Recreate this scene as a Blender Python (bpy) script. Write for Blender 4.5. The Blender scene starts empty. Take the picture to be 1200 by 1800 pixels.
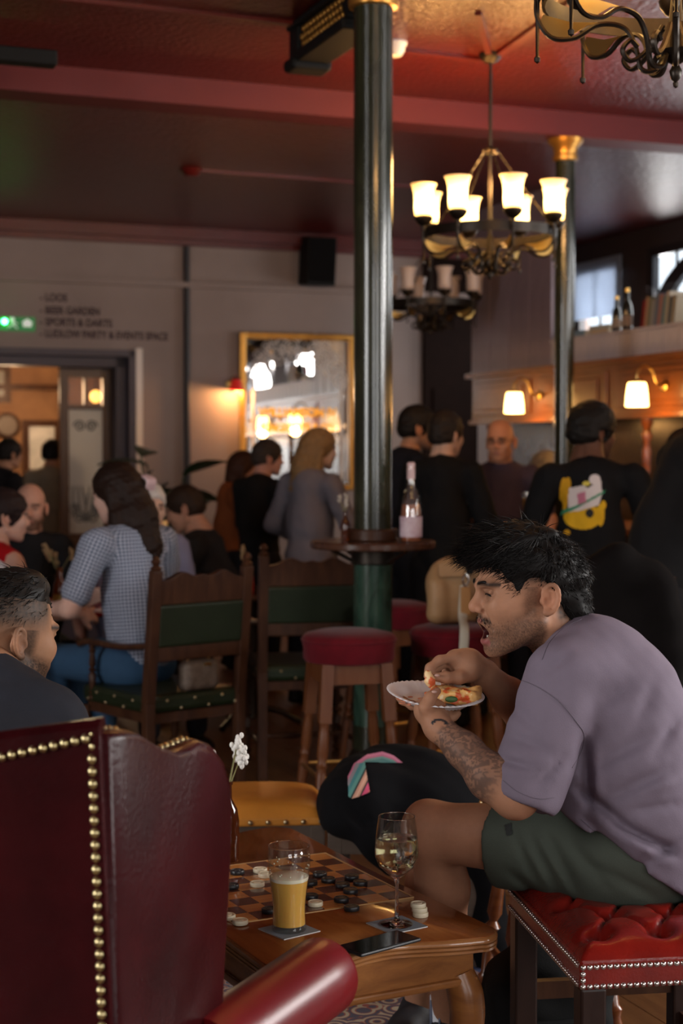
import bpy, math, random
import numpy as np
from mathutils import Vector, Matrix
from mathutils.bvhtree import BVHTree
random.seed(7); np.random.seed(7)
PI = math.pi
scene = bpy.context.scene
COL = scene.collection

# ------------------------------------------------------------------ camera
FPX, CY0, CAMZ = 2750.0, 800.0, 1.5
PITCH = math.atan(100.0 / FPX)
cam = bpy.data.cameras.new('camera'); camo = bpy.data.objects.new('camera', cam)
COL.objects.link(camo); scene.camera = camo
cam.sensor_fit = 'VERTICAL'; cam.sensor_height = 36.0; cam.sensor_width = 24.0
cam.lens = 36.0 * FPX / 1800.0
camo.location = (0, 0, CAMZ); camo.rotation_euler = (PI / 2 - PITCH, 0, 0)
cam.clip_start = 0.05; cam.clip_end = 200
cam.dof.use_dof = True; cam.dof.focus_distance = 3.35; cam.dof.aperture_fstop = 3.7

# ------------------------------------------------------------------ world, light, exposure
w = bpy.data.worlds.new('world'); scene.world = w; w.use_nodes = True
bg = w.node_tree.nodes['Background']
bg.inputs['Color'].default_value = (0.80, 0.90, 1.0, 1); bg.inputs['Strength'].default_value = 2.0
vs = scene.view_settings
vs.view_transform = 'Standard'; vs.look = 'None'; vs.gamma = 1.0; vs.use_curve_mapping = False
vs.exposure = 0.0
scene.cycles.max_bounces = 8; scene.cycles.diffuse_bounces = 3; scene.cycles.glossy_bounces = 4
scene.cycles.transmission_bounces = 8; scene.cycles.transparent_max_bounces = 12
scene.cycles.caustics_reflective = False; scene.cycles.caustics_refractive = False
scene.cycles.sample_clamp_indirect = 4.0
scene.cycles.use_denoising = True

# room frame: s along the back wall, t towards it (turned 21 degrees from the camera)
RA = math.radians(21.0)
UU = np.array([math.cos(RA), math.sin(RA), 0.0]); VV = np.array([-math.sin(RA), math.cos(RA), 0.0])
def R(s, t, z=0.0): return UU * s + VV * t + np.array([0, 0, z])
S_R, S_L, T_B, T_F, ZN, ZF, T_STEP = 7.0, -3.5, 12.65, -3.5, 3.50, 3.37, 8.1

def area(name, loc, direction, sx, sy, power, col=(1.0, 0.975, 0.95)):
    l = bpy.data.lights.new(name, 'AREA'); l.shape = 'RECTANGLE'; l.size = sx; l.size_y = sy
    l.energy = power; l.color = col
    o = bpy.data.objects.new(name, l); COL.objects.link(o); o.location = loc
    o.rotation_euler = Vector(direction).to_track_quat('-Z', 'Y').to_euler()
    return o
# daylight at the windows of the right wall and of the wall behind the camera
WIN_R = [(-1.2, 2.6, 1.6), (2.2, 2.6, 1.6), (6.0, 3.0, .95), (10.0, 2.4, .95)]       # centre t, width, sill
DAY = 1.0; V3z = np.array([0, 0, 1.0])
for i, (tc, wd, z0) in enumerate(WIN_R):
    area('daylight_window', R(S_R + 0.45, tc, (z0 + 3.2) / 2), -UU - V3z * .55, wd, 3.15 - z0, (600, 600, 120, 60)[i] * DAY)
area('daylight_window', R(S_R + 0.45, 12.0, 2.7), -UU, 0.8, 0.9, 60 * DAY)
for sc_ in (-0.6, 3.2):
    area('daylight_window', R(sc_, T_F - 0.45, 2.1), VV - V3z * .55, 2.4, 2.2, 135 * DAY)
for tc in (2.6,):                                              # and of the left wall
    area('daylight_window', R(S_L - 0.45, tc, 2.1), UU - V3z * .55, 2.4, 2.2, 290 * DAY)

# ------------------------------------------------------------------ pixel helpers (1200 x 1800 frame)
def ray(px, py):
    a = (px - 600.0) / FPX; b = -(py - 900.0) / FPX
    c, s = math.cos(PITCH), math.sin(PITCH)
    return np.array([a, c + b * s, -s + b * c])
CAM0 = np.array([0, 0, CAMZ])
def P(px, py, Y): d = ray(px, py); return CAM0 + d * (Y / d[1])
def PZ(px, py, z): d = ray(px, py); return CAM0 + d * ((z - CAMZ) / d[2])
def PT(px, py, t):
    d = ray(px, py); p = CAM0 + d * (t / d.dot(VV)); return p.dot(UU), p[2]
def PS(px, py, s):
    d = ray(px, py); p = CAM0 + d * (s / d.dot(UU)); return p.dot(VV), p[2]

# ------------------------------------------------------------------ materials
MATS = {}
def M(name, col=(.5, .5, .5), rough=.5, metal=0.0, var=0.0, scale=8.0, bump=0.0, bscale=80.0, coat=0.0,
      emis=None, es=0.0, trans=0.0, ior=1.45, wood=0.0, col2=None, sss=0.0, sheen=0.0, spec=None, attr=False,
      stretch=(1, 1, 1), detail=4.0, alpha=1.0):
    if name in MATS: return MATS[name]
    m = bpy.data.materials.new(name); m.use_nodes = True; MATS[name] = m
    nt = m.node_tree; N = nt.nodes; L = nt.links; b = N['Principled BSDF']
    c4 = (*col, 1)
    b.inputs['Base Color'].default_value = c4; b.inputs['Roughness'].default_value = rough
    b.inputs['Metallic'].default_value = metal; b.inputs['IOR'].default_value = ior
    b.inputs['Transmission Weight'].default_value = trans; b.inputs['Coat Weight'].default_value = coat
    b.inputs['Coat Roughness'].default_value = 0.08
    b.inputs['Sheen Weight'].default_value = sheen; b.inputs['Alpha'].default_value = alpha
    if spec is not None: b.inputs['Specular IOR Level'].default_value = spec
    if sss: 
        b.inputs['Subsurface Weight'].default_value = sss; b.inputs['Subsurface Radius'].default_value = (.012, .005, .003)
        b.inputs['Subsurface Scale'].default_value = 0.6
    if emis: b.inputs['Emission Color'].default_value = (*emis, 1); b.inputs['Emission Strength'].default_value = es
    src = None
    if var or wood or bump:
        tc = N.new('ShaderNodeTexCoord'); mp = N.new('ShaderNodeMapping'); L.new(tc.outputs['Object'], mp.inputs['Vector'])
        mp.inputs['Scale'].default_value = stretch
    if attr:
        at = N.new('ShaderNodeAttribute'); at.attribute_name = 'Col'; src = at.outputs['Color']
    if var or wood:
        nz = N.new('ShaderNodeTexNoise'); nz.inputs['Scale'].default_value = scale; nz.inputs['Detail'].default_value = detail
        nz.inputs['Roughness'].default_value = 0.6
        if wood: nz.inputs['Distortion'].default_value = wood
        L.new(mp.outputs['Vector'], nz.inputs['Vector'])
        rmp = N.new('ShaderNodeMapRange'); rmp.inputs['From Min'].default_value = .3; rmp.inputs['From Max'].default_value = .7
        L.new(nz.outputs['Fac'], rmp.inputs['Value'])
        mx = N.new('ShaderNodeMix'); mx.data_type = 'RGBA'; L.new(rmp.outputs['Result'], mx.inputs['Factor'])
        if attr:
            ml = N.new('ShaderNodeMix'); ml.data_type = 'RGBA'; ml.blend_type = 'MULTIPLY'; ml.inputs['Factor'].default_value = 1
            L.new(src, ml.inputs['A']); ml.inputs['B'].default_value = (1 - var, 1 - var, 1 - var, 1)
            L.new(src, mx.inputs['A']); L.new(ml.outputs['Result'], mx.inputs['B'])
        else:
            mx.inputs['A'].default_value = c4
            k2 = col2 if col2 else tuple(x * (1 - var) for x in col)
            mx.inputs['B'].default_value = (*k2, 1)
        src = mx.outputs['Result']
    if src is not None: L.new(src, b.inputs['Base Color'])
    if bump:
        nb = N.new('ShaderNodeTexNoise'); nb.inputs['Scale'].default_value = bscale; nb.inputs['Detail'].default_value = 3
        L.new(mp.outputs['Vector'], nb.inputs['Vector'])
        bp = N.new('ShaderNodeBump'); bp.inputs['Strength'].default_value = bump; bp.inputs['Distance'].default_value = 0.01
        L.new(nb.outputs['Fac'], bp.inputs['Height']); L.new(bp.outputs['Normal'], b.inputs['Normal'])
    return m

def translucent(name, col, k=.6):
    m = bpy.data.materials.new(name); m.use_nodes = True; MATS[name] = m; N = m.node_tree.nodes; L = m.node_tree.links; N.clear(); o = N.new('ShaderNodeOutputMaterial'); mx = N.new('ShaderNodeMixShader'); mx.inputs[0].default_value = k
    d = N.new('ShaderNodeBsdfDiffuse'); d.inputs[0].default_value = (*col, 1); t = N.new('ShaderNodeBsdfTranslucent'); t.inputs[0].default_value = (*col, 1)
    L.new(d.outputs[0], mx.inputs[1]); L.new(t.outputs[0], mx.inputs[2]); L.new(mx.outputs[0], o.inputs[0]); return m
def pane_mat(name, tint=(1, 1, 1), gloss=.12, rough=.02):
    if name in MATS: return MATS[name]
    m = bpy.data.materials.new(name); m.use_nodes = True; MATS[name] = m; N = m.node_tree.nodes; L = m.node_tree.links
    N.clear(); o = N.new('ShaderNodeOutputMaterial'); mx = N.new('ShaderNodeMixShader'); mx.inputs[0].default_value = gloss
    t = N.new('ShaderNodeBsdfTransparent'); t.inputs[0].default_value = (*tint, 1)
    g = N.new('ShaderNodeBsdfGlossy'); g.inputs['Roughness'].default_value = rough
    L.new(t.outputs[0], mx.inputs[1]); L.new(g.outputs[0], mx.inputs[2]); L.new(mx.outputs[0], o.inputs[0])
    return m

# ------------------------------------------------------------------ mesh helpers
def rotz(a): c, s = math.cos(a), math.sin(a); return np.array([[c, -s, 0], [s, c, 0], [0, 0, 1.0]])
def rotx(a): c, s = math.cos(a), math.sin(a); return np.array([[1.0, 0, 0], [0, c, -s], [0, s, c]])
def roty(a): c, s = math.cos(a), math.sin(a); return np.array([[c, 0, s], [0, 1.0, 0], [-s, 0, c]])
def V3(*a): return np.array(a, float)
def unit(v): v = np.asarray(v, float); return v / (np.linalg.norm(v) + 1e-12)
def frame(d, up=(0, 0, 1)):
    d = unit(d); up = np.asarray(up, float)
    if abs(d.dot(unit(up))) > .98: up = V3(1, 0, 0)
    x = unit(np.cross(up, d)); y = np.cross(d, x); return x, y, d
def spline(pts, n=8):
    """Catmull-Rom through points, n steps a span"""
    p = [np.asarray(q, float) for q in pts]; p = [2 * p[0] - p[1]] + p + [2 * p[-1] - p[-2]]; out = []
    for i in range(1, len(p) - 2):
        for k in range(n):
            t = k / n; a, b, c, d = p[i - 1], p[i], p[i + 1], p[i + 2]
            out.append(.5 * (2 * b + (c - a) * t + (2 * a - 5 * b + 4 * c - d) * t * t + (3 * b - a - 3 * c + d) * t ** 3))
    out.append(p[-2]); return out

class MB:
    def __init__(s): s.v = []; s.f = []
    def add(s, vs_, fs):
        o = len(s.v); s.v.extend([tuple(map(float, q)) for q in vs_]); s.f.extend([tuple(i + o for i in f) for f in fs]); return s
    def box(s, c, h, rot=None):
        c = np.asarray(c, float); q = []
        for z in (-1, 1):
            for x, y in ((-1, -1), (1, -1), (1, 1), (-1, 1)):
                d = V3(x * h[0], y * h[1], z * h[2]); q.append(c + (rot @ d if rot is not None else d))
        return s.add(q, [(3, 2, 1, 0), (4, 5, 6, 7), (0, 1, 5, 4), (1, 2, 6, 5), (2, 3, 7, 6), (3, 0, 4, 7)])
    def box2(s, lo, hi): lo = np.asarray(lo, float); hi = np.asarray(hi, float); return s.box((lo + hi) / 2, (hi - lo) / 2)
    def bar(s, a, b, wx, wy, up=(0, 0, 1)):
        a = np.asarray(a, float); b = np.asarray(b, float); x, y, d = frame(b - a, up)
        return s.box((a + b) / 2, (wx / 2, wy / 2, np.linalg.norm(b - a) / 2), np.stack([x, y, d], 1))
    def tube(s, pts, r, seg=8, cap=True, flat=1.0, up=(0, 0, 1)):
        pts = [np.asarray(p, float) for p in pts]; n = len(pts)
        rr = r if hasattr(r, '__len__') else [r] * n; o = []; px = None
        for i in range(n):
            d = pts[min(i + 1, n - 1)] - pts[max(i - 1, 0)]; x, y, d = frame(d, up)
            if px is not None:
                x2 = px - d * px.dot(d)
                if np.linalg.norm(x2) > 1e-6: x = unit(x2); y = np.cross(d, x)
            px = x
            for k in range(seg):
                a = 2 * PI * k / seg; o.append(pts[i] + (x * math.cos(a) + y * math.sin(a) * flat) * rr[i])
        f = [(i * seg + k, i * seg + (k + 1) % seg, (i + 1) * seg + (k + 1) % seg, (i + 1) * seg + k) for i in range(n - 1) for k in range(seg)]
        if cap: f += [tuple(range(seg))[::-1], tuple(range((n - 1) * seg, n * seg))]
        return s.add(o, f)
    def lathe(s, prof, c=(0, 0, 0), seg=24, rot=None):
        c = np.asarray(c, float); o = []; n = len(prof)
        for r, z in prof:
            for k in range(seg):
                a = 2 * PI * k / seg; d = V3(max(r, 1e-5) * math.cos(a), max(r, 1e-5) * math.sin(a), z); o.append(c + (rot @ d if rot is not None else d))
        f = [(i * seg + k, i * seg + (k + 1) % seg, (i + 1) * seg + (k + 1) % seg, (i + 1) * seg + k) for i in range(n - 1) for k in range(seg)]
        if prof[0][0] > 1e-4: f.append(tuple(range(seg))[::-1])
        if prof[-1][0] > 1e-4: f.append(tuple(range((n - 1) * seg, n * seg)))
        return s.add(o, f)
    def ell(s, c, r, seg=14, rings=9, rot=None):
        c = np.asarray(c, float); o = []
        for i in range(rings + 1):
            th = PI * i / rings
            for k in range(seg):
                a = 2 * PI * k / seg; d = V3(math.sin(th) * math.cos(a) * r[0], math.sin(th) * math.sin(a) * r[1], -math.cos(th) * r[2])
                o.append(c + (rot @ d if rot is not None else d))
        f = [(i * seg + k, i * seg + (k + 1) % seg, (i + 1) * seg + (k + 1) % seg, (i + 1) * seg + k) for i in range(rings) for k in range(seg)]
        return s.add(o, f)
    def prism(s, poly, z0, z1, xf=None):
        """poly: (x, y) outline, extruded z0..z1, optional map of the points"""
        n = len(poly); o = [V3(x, y, z0) for x, y in poly] + [V3(x, y, z1) for x, y in poly]
        if xf: o = [xf(q) for q in o]
        f = [tuple(range(n))[::-1], tuple(range(n, 2 * n))] + [(i, (i + 1) % n, n + (i + 1) % n, n + i) for i in range(n)]
        return s.add(o, f)
    def loops(s, rings, cap0=True, cap1=True):
        n = len(rings[0]); o = [q for r in rings for q in r]
        f = [(i * n + k, i * n + (k + 1) % n, (i + 1) * n + (k + 1) % n, (i + 1) * n + k) for i in range(len(rings) - 1) for k in range(n)]
        if cap0: f.append(tuple(range(n))[::-1])
        if cap1: f.append(tuple(range((len(rings) - 1) * n, len(rings) * n)))
        return s.add(o, f)
    def xf(s, rot=None, off=(0, 0, 0)):
        A = np.array(s.v); A = (A @ rot.T if rot is not None else A) + np.asarray(off, float); s.v = [tuple(q) for q in A]; return s

def to_mesh(name, mb, mat, smooth=40):
    me = bpy.data.meshes.new(name); me.from_pydata(mb.v, [], mb.f)
    if isinstance(mat, (list, tuple)):
        for q in mat: me.materials.append(q)
    else: me.materials.append(mat)
    if smooth:
        me.polygons.foreach_set('use_smooth', [True] * len(me.polygons))
        if smooth < 180: me.set_sharp_from_angle(angle=math.radians(smooth))
    me.update(); return me
def inv_local(A, parent):
    A = np.asarray(A, float)
    if parent is None: return A
    chain = []
    p = parent
    while p is not None: chain.append(p); p = p.parent
    for q in reversed(chain):
        A = A - np.array(q.location); A = A @ rotz(q.rotation_euler[2])     # inverse rotation
    return A
def obj(name, mb, mat, parent=None, smooth=40, world=False, bevel=0.0):
    """link ONE mesh object; world=True: the mesh is given in world space"""
    if world and parent is not None: mb.v = [tuple(q) for q in inv_local(np.array(mb.v), parent)]
    me = to_mesh(name, mb, mat, smooth); o = bpy.data.objects.new(name, me); COL.objects.link(o)
    if parent is not None: o.parent = parent
    if bevel:
        b = o.modifiers.new('bevel', 'BEVEL'); b.width = bevel; b.segments = 2; b.limit_method = 'ANGLE'
    return o
def tag(o, label, cat, group=None):
    o['label'] = label; o['category'] = cat
    if group: o['group'] = group
    return o
def thing(name, label, cat, loc=(0, 0, 0), rz=0.0, group=None):
    o = bpy.data.objects.new(name, None); COL.objects.link(o); o.empty_display_size = .1
    o.location = tuple(map(float, loc)); o.rotation_euler = (0, 0, rz); return tag(o, label, cat, group)
def struct(name, mb, mat, parent=None, smooth=40, bevel=0.0):
    o = obj(name, mb, mat, parent, smooth, bevel=bevel)
    if parent is None: o['kind'] = 'structure'
    return o
def dup(root, loc=None, rz=None, label=None, group=None):
    r = root.copy(); COL.objects.link(r)
    if loc is not None: r.location = tuple(map(float, loc))
    if rz is not None: r.rotation_euler = (0, 0, rz)
    if label: r['label'] = label
    if group: r['group'] = group
    for ch in list(root.children):
        c = ch.copy(); COL.objects.link(c); c.parent = r
        for g in list(ch.children):
            d = g.copy(); COL.objects.link(d); d.parent = c
    return r
def piece(name, mesh, parent, loc=(0, 0, 0), rot=None, scale=None):
    """a repeat of a shared mesh"""
    o = bpy.data.objects.new(name, mesh); COL.objects.link(o); o.parent = parent; o.location = tuple(map(float, loc))
    if rot is not None: o.rotation_euler = rot
    if scale is not None: o.scale = scale
    return o
def text_mesh(txt, size, ext=0.002, align='LEFT', spacing=1.0, bold=0.0):
    cu = bpy.data.curves.new('lettering', 'FONT'); cu.body = txt; cu.size = size; cu.extrude = ext; cu.align_x = align; cu.space_character = spacing; cu.offset = bold
    o = bpy.data.objects.new('lettering', cu); COL.objects.link(o)
    dg = bpy.context.evaluated_depsgraph_get(); me = bpy.data.meshes.new_from_object(o.evaluated_get(dg))
    bpy.data.objects.remove(o); return me

# ------------------------------------------------------------------ smooth solid modelling (signed distance field -> surface)
class Fld:
    def __init__(s, lo, hi, h):
        s.lo = np.asarray(lo, float) - 2 * h; s.h = h
        s.n = np.ceil((np.asarray(hi, float) + 2 * h - s.lo) / h).astype(int) + 1
        s.F = np.full(s.n, 1.0, np.float32)
        s.ax = [s.lo[i] + h * np.arange(s.n[i]) for i in range(3)]
    def sub(s, lo, hi):
        a = np.clip(np.floor((np.asarray(lo) - s.lo) / s.h).astype(int), 0, s.n - 1)
        b = np.clip(np.ceil((np.asarray(hi) - s.lo) / s.h).astype(int) + 1, 0, s.n)
        if np.any(b <= a): return None, None
        sl = tuple(slice(a[i], b[i]) for i in range(3))
        X, Y, Z = np.meshgrid(s.ax[0][sl[0]], s.ax[1][sl[1]], s.ax[2][sl[2]], indexing='ij')
        return sl, np.stack([X, Y, Z], -1)
    def comb(s, sl, d, k, op):
        A = s.F[sl]; d = d.astype(np.float32)
        if op == 'add':
            if k > 0: hh = np.clip(.5 + .5 * (A - d) / k, 0, 1); s.F[sl] = A * (1 - hh) + d * hh - k * hh * (1 - hh)
            else: s.F[sl] = np.minimum(A, d)
        elif op == 'sub':
            d = -d
            if k > 0: hh = np.clip(.5 - .5 * (A - d) / k, 0, 1); s.F[sl] = A * (1 - hh) + d * hh + k * hh * (1 - hh)
            else: s.F[sl] = np.maximum(A, d)
    def cap(s, a, b, ra, rb=None, k=.02, op='add', sq=None):
        rb = ra if rb is None else rb; a = np.asarray(a, float); b = np.asarray(b, float)
        m = max(ra, rb) + k + 3 * s.h
        sl, Q = s.sub(np.minimum(a, b) - m, np.maximum(a, b) + m)
        if sl is None: return s
        ab = b - a; t = np.clip(((Q - a) @ ab) / (ab @ ab + 1e-12), 0, 1)
        d = np.linalg.norm(Q - a - t[..., None] * ab, axis=-1) - (ra + (rb - ra) * t)
        s.comb(sl, d, k, op); return s
    def ell(s, c, r, rot=None, k=.02, op='add'):
        c = np.asarray(c, float); r = np.asarray(r, float); m = r.max() + k + 3 * s.h
        sl, Q = s.sub(c - m, c + m)
        if sl is None: return s
        q = Q - c
        if rot is not None: q = q @ rot
        k0 = np.linalg.norm(q / r, axis=-1); k1 = np.linalg.norm(q / (r * r), axis=-1)
        d = np.where(k1 > 1e-9, k0 * (k0 - 1) / np.maximum(k1, 1e-9), -r.min()); s.comb(sl, d, k, op); return s
    def box(s, c, hlf, rot=None, rd=.01, k=.02, op='add'):
        c = np.asarray(c, float); hlf = np.asarray(hlf, float); m = np.linalg.norm(hlf) + k + 3 * s.h
        sl, Q = s.sub(c - m, c + m)
        if sl is None: return s
        q = Q - c
        if rot is not None: q = q @ rot
        q = np.abs(q) - (hlf - rd)
        d = np.linalg.norm(np.maximum(q, 0), axis=-1) + np.minimum(q.max(-1), 0) - rd; s.comb(sl, d, k, op); return s
    def plane(s, p, n, k=.0):
        """cut away the side the normal points to"""
        n = unit(n); X, Y, Z = np.meshgrid(*s.ax, indexing='ij')
        d = -((X - p[0]) * n[0] + (Y - p[1]) * n[1] + (Z - p[2]) * n[2]); s.comb(tuple(slice(None) for _ in range(3)), d, k, 'sub'); return s
    def chain(s, pts, rs, k=.02, op='add'):
        for i in range(len(pts) - 1): s.cap(pts[i], pts[i + 1], rs[i], rs[i + 1], k, op)
        return s
    def crease(s, a, b, wd, depth, Ymax):
        """a soft fold on the side that faces the camera; a, b in the frame, wd in pixels, depth > 0 valley, < 0 ridge"""
        X, Y, Z = np.meshgrid(*s.ax, indexing='ij'); c, sn = math.cos(PITCH), math.sin(PITCH); dz = Z - CAMZ
        dep = Y * c - dz * sn; u = 600 + FPX * X / dep; v = 900 - FPX * (Y * sn + dz * c) / dep
        d = np.array(b, float) - np.array(a, float); t = np.clip(((u - a[0]) * d[0] + (v - a[1]) * d[1]) / (d @ d), 0, 1)
        q = np.hypot(u - a[0] - t * d[0], v - a[1] - t * d[1]); s.F += (depth * np.exp(-(q / wd) ** 2) * np.sin(PI * np.clip(.12 + .76 * t, 0, 1)) * (Y < Ymax)).astype(np.float32); return s
    def wob(s, fn):
        X, Y, Z = np.meshgrid(*s.ax, indexing='ij'); near = np.abs(s.F) < .05
        s.F[near] += fn(X[near], Y[near], Z[near]).astype(np.float32); return s
    def mesh(s):
        F = s.F; S = F < 0; n = s.n
        c = S[:-1, :-1, :-1].astype(np.int8)
        for dx in (0, 1):
            for dy in (0, 1):
                for dz in (0, 1):
                    if dx + dy + dz: c = c + S[dx:n[0] - 1 + dx, dy:n[1] - 1 + dy, dz:n[2] - 1 + dz]
        act = (c > 0) & (c < 8); I = np.argwhere(act); vid = np.full(act.shape, -1, np.int64); vid[act] = np.arange(len(I))
        cv = np.array([[x, y, z] for x in (0, 1) for y in (0, 1) for z in (0, 1)])
        G = np.stack([F[I[:, 0] + q[0], I[:, 1] + q[1], I[:, 2] + q[2]] for q in cv], 1)
        acc = np.zeros((len(I), 3)); cnt = np.zeros(len(I))
        for a in range(8):
            for b in range(a + 1, 8):
                if np.abs(cv[a] - cv[b]).sum() != 1: continue
                m = (G[:, a] < 0) != (G[:, b] < 0); t = G[m, a] / (G[m, a] - G[m, b])
                acc[m] += cv[a] + t[:, None] * (cv[b] - cv[a]); cnt[m] += 1
        Vt = s.lo + s.h * (I + acc / cnt[:, None]); fs = []
        for ax in range(3):
            sa = [slice(None)] * 3; sb = [slice(None)] * 3; sa[ax] = slice(0, -1); sb[ax] = slice(1, None)
            A = S[tuple(sa)]; B = S[tuple(sb)]; E = np.argwhere(A != B); u, v = (ax + 1) % 3, (ax + 2) % 3
            ok = (E[:, u] > 0) & (E[:, v] > 0) & (E[:, u] < n[u] - 1) & (E[:, v] < n[v] - 1); E = E[ok]
            flip = A[tuple(E.T)]
            q = []
            for du, dv in ((-1, -1), (0, -1), (0, 0), (-1, 0)):
                e = E.copy(); e[:, u] += du; e[:, v] += dv; q.append(vid[tuple(e.T)])
            q = np.stack(q, 1); q[~flip] = q[~flip][:, ::-1]; fs.append(q)
        return Vt, np.concatenate(fs)
def join(*ms):
    V, F, o = [], [], 0
    for v, f in ms:
        V.append(v); F.append(np.asarray(f) + o); o += len(v)
    return np.concatenate(V), np.concatenate(F)
def relax(v, f, it=1, lam=.5):
    e = np.concatenate([f[:, [0, 1]], f[:, [1, 2]], f[:, [2, 3]], f[:, [3, 0]]]); n = len(v)
    for _ in range(it):
        a = np.zeros((n, 3)); c = np.zeros(n)
        for i in (0, 1):
            for ax in range(3): a[:, ax] += np.bincount(e[:, i], v[e[:, 1 - i], ax], n)
            c += np.bincount(e[:, i], minlength=n)
        v = v + lam * (a / np.maximum(c, 1)[:, None] - v)
    return v, f
def qobj(name, vf, mat, parent=None, world=True, cols=None):
    """object from a quad mesh (v, f); cols: a colour a vertex"""
    v, f = vf; v = np.asarray(v, np.float64); f = np.asarray(f)
    if world and parent is not None: v = inv_local(v, parent)
    me = bpy.data.meshes.new(name); nf = len(f)
    me.vertices.add(len(v)); me.vertices.foreach_set('co', v.astype(np.float32).ravel())
    me.loops.add(nf * 4); me.loops.foreach_set('vertex_index', f.astype(np.int32).ravel())
    me.polygons.add(nf); me.polygons.foreach_set('loop_start', np.arange(0, nf * 4, 4, dtype=np.int32))
    me.polygons.foreach_set('use_smooth', np.ones(nf, bool))
    me.update(calc_edges=True); me.validate()
    if cols is not None:
        a = me.color_attributes.new('Col', 'FLOAT_COLOR', 'POINT')
        c = np.ones((len(v), 4), np.float32); c[:, :3] = cols; a.data.foreach_set('color', c.ravel())
    me.materials.append(mat); o = bpy.data.objects.new(name, me); COL.objects.link(o)
    if parent is not None: o.parent = parent
    return o
def vnoise(x, y, z, f=1.0, seed=0):
    """cheap smooth noise, about -1..1"""
    r = np.random.RandomState(seed); o = 0
    for _ in range(6):
        k = r.normal(size=3) * f; o = o + np.sin(k[0] * x + k[1] * y + k[2] * z + r.uniform(0, 6.28))
    return o / 3.5
# ================================================================== MATERIAL SET
m_plaster = M('plaster', (.31, .235, .21), .75, var=.12, scale=2.5, bump=.15, bscale=30)
m_ceil = M('red_lacquer', (.085, .0045, .0025), .30, var=.25, scale=3, bump=1.0, bscale=34, spec=.5)
m_redtrim = M('red_trim', (.10, .008, .006), .35, var=.2, scale=6)
m_purple = M('purple_paint', (.075, .058, .075), .5, var=.15, scale=4)
m_dark = M('dark_paint', (.018, .015, .018), .45)
m_plank = M('floor_plank', (.085, .034, .013), .38, wood=.6, col2=(.15, .065, .024), scale=3.5, stretch=(8, .8, 8), bump=.12, bscale=50)
m_mahog = M('mahogany', (.115, .030, .009), .26, wood=.8, col2=(.20, .062, .018), scale=3.0, stretch=(1, 9, 9), coat=.25)
m_barwood = M('bar_wood', (.15, .042, .008), .30, wood=.8, col2=(.22, .07, .015), scale=2.5, stretch=(7, 1, 2), coat=.2)
m_walnut = M('dark_walnut', (.030, .011, .006), .40, spec=.25, wood=.6, col2=(.065, .026, .012), scale=4, stretch=(6, 6, 1))
m_board = M('grey_boards', (.46, .43, .50), .42, var=.15, scale=5)
m_tall = M('purple_boards', (.24, .185, .235), .38, var=.2, scale=5)
m_gold = M('gilt', (.55, .27, .055), .32, metal=.75, var=.25, scale=14)
m_brass = M('brass', (.62, .40, .13), .28, metal=1.0)
m_iron = M('wrought_iron', (.032, .024, .018), .38, metal=.7, var=.3, scale=30)
m_black = M('matt_black', (.006, .006, .006), .6, spec=.2)
m_mirror = M('mirror_silver', (.70, .68, .66), .015, metal=1.0)
m_pane = pane_mat('window_pane')
m_white = M('white_paint', (.75, .75, .74), .5)

def RBX(mb, s0, s1, t0, t1, z0, z1):
    return mb.box(R((s0 + s1) / 2, (t0 + t1) / 2, (z0 + z1) / 2), (abs(s1 - s0) / 2, abs(t1 - t0) / 2, abs(z1 - z0) / 2), rotz(RA))

# ------------------------------------------------------------------ floor
T_END = 17.2
floor = struct('floor', RBX(MB(), S_L - .3, S_R + .3, T_F - .3, T_END, -.25, -.022), m_walnut)
pl = to_mesh('plank', MB().box((0, 0, -.011), (.0785, 2.745, .011)), m_plank, 0)
for i in range(66):
    for j in range(4):
        tt = T_F + 2.75 + j * 5.5 + (i % 3) * .9 - 1.8
        if tt - 2.75 > T_END - 1.2: continue
        q = R(S_L + .08 + i * .16, tt)
        piece('plank', pl, floor, q, (0, 0, RA))

# ------------------------------------------------------------------ back wall with doorway
sD, zD = PT(236, 617, T_B); sD0, _ = PT(-130, 600, T_B)
mb = MB(); RBX(mb, S_L - .3, sD0, T_B, T_B + .3, 0, ZF + .2); RBX(mb, sD, S_R + .3, T_B, T_B + .3, 0, ZF + .2); RBX(mb, sD0, sD, T_B, T_B + .3, zD, ZF + .2)
wall_back = struct('wall_back', mb, m_plaster, smooth=0)
# door lining, stepped, dark purple
mb = MB()
for k, (w0, t0, t1) in enumerate(((.05, T_B - .03, T_B + .12), (.13, T_B + .10, T_B + .26))):
    RBX(mb, sD - w0, sD + .005, t0, t1, 0, zD); RBX(mb, sD0, sD0 + w0, t0, t1, 0, zD); RBX(mb, sD0, sD, t0, t1, zD - w0, zD + .005)
struct('trim_1', mb, m_purple, smooth=0)
mb = MB(); RBX(mb, sD + .005, sD + .06, T_B - .035, T_B - .001, 0, zD + .02)
struct('trim_2', mb, M('pale_gloss_trim', (.70, .58, .50), .15), smooth=0)
# picture rail, cornice, dark conduit
mb = MB(); _, zr = PT(165, 495, T_B); RBX(mb, S_L, S_R, T_B - .055, T_B, zr - .022, zr + .022); struct('trim_3', mb, m_plaster, smooth=0)
mb = MB(); RBX(mb, S_L, S_R, T_B - .12, T_B, ZF - .09, ZF); RBX(mb, S_L, S_R, T_B - .06, T_B, ZF - .14, ZF - .09); struct('trim_4', mb, m_redtrim, smooth=0)
sp, _ = PT(327, 600, T_B)
mb = MB(); mb.tube([R(sp, T_B - .03, 0), R(sp, T_B - .03, ZF - .05)], .026, 10); pip = struct('trim_5', mb, m_dark)
mb = MB(); RBX(mb, S_L, S_R, T_B - .02, T_B, 0, .2); struct('baseboard_back', mb, m_purple, smooth=0)
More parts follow.
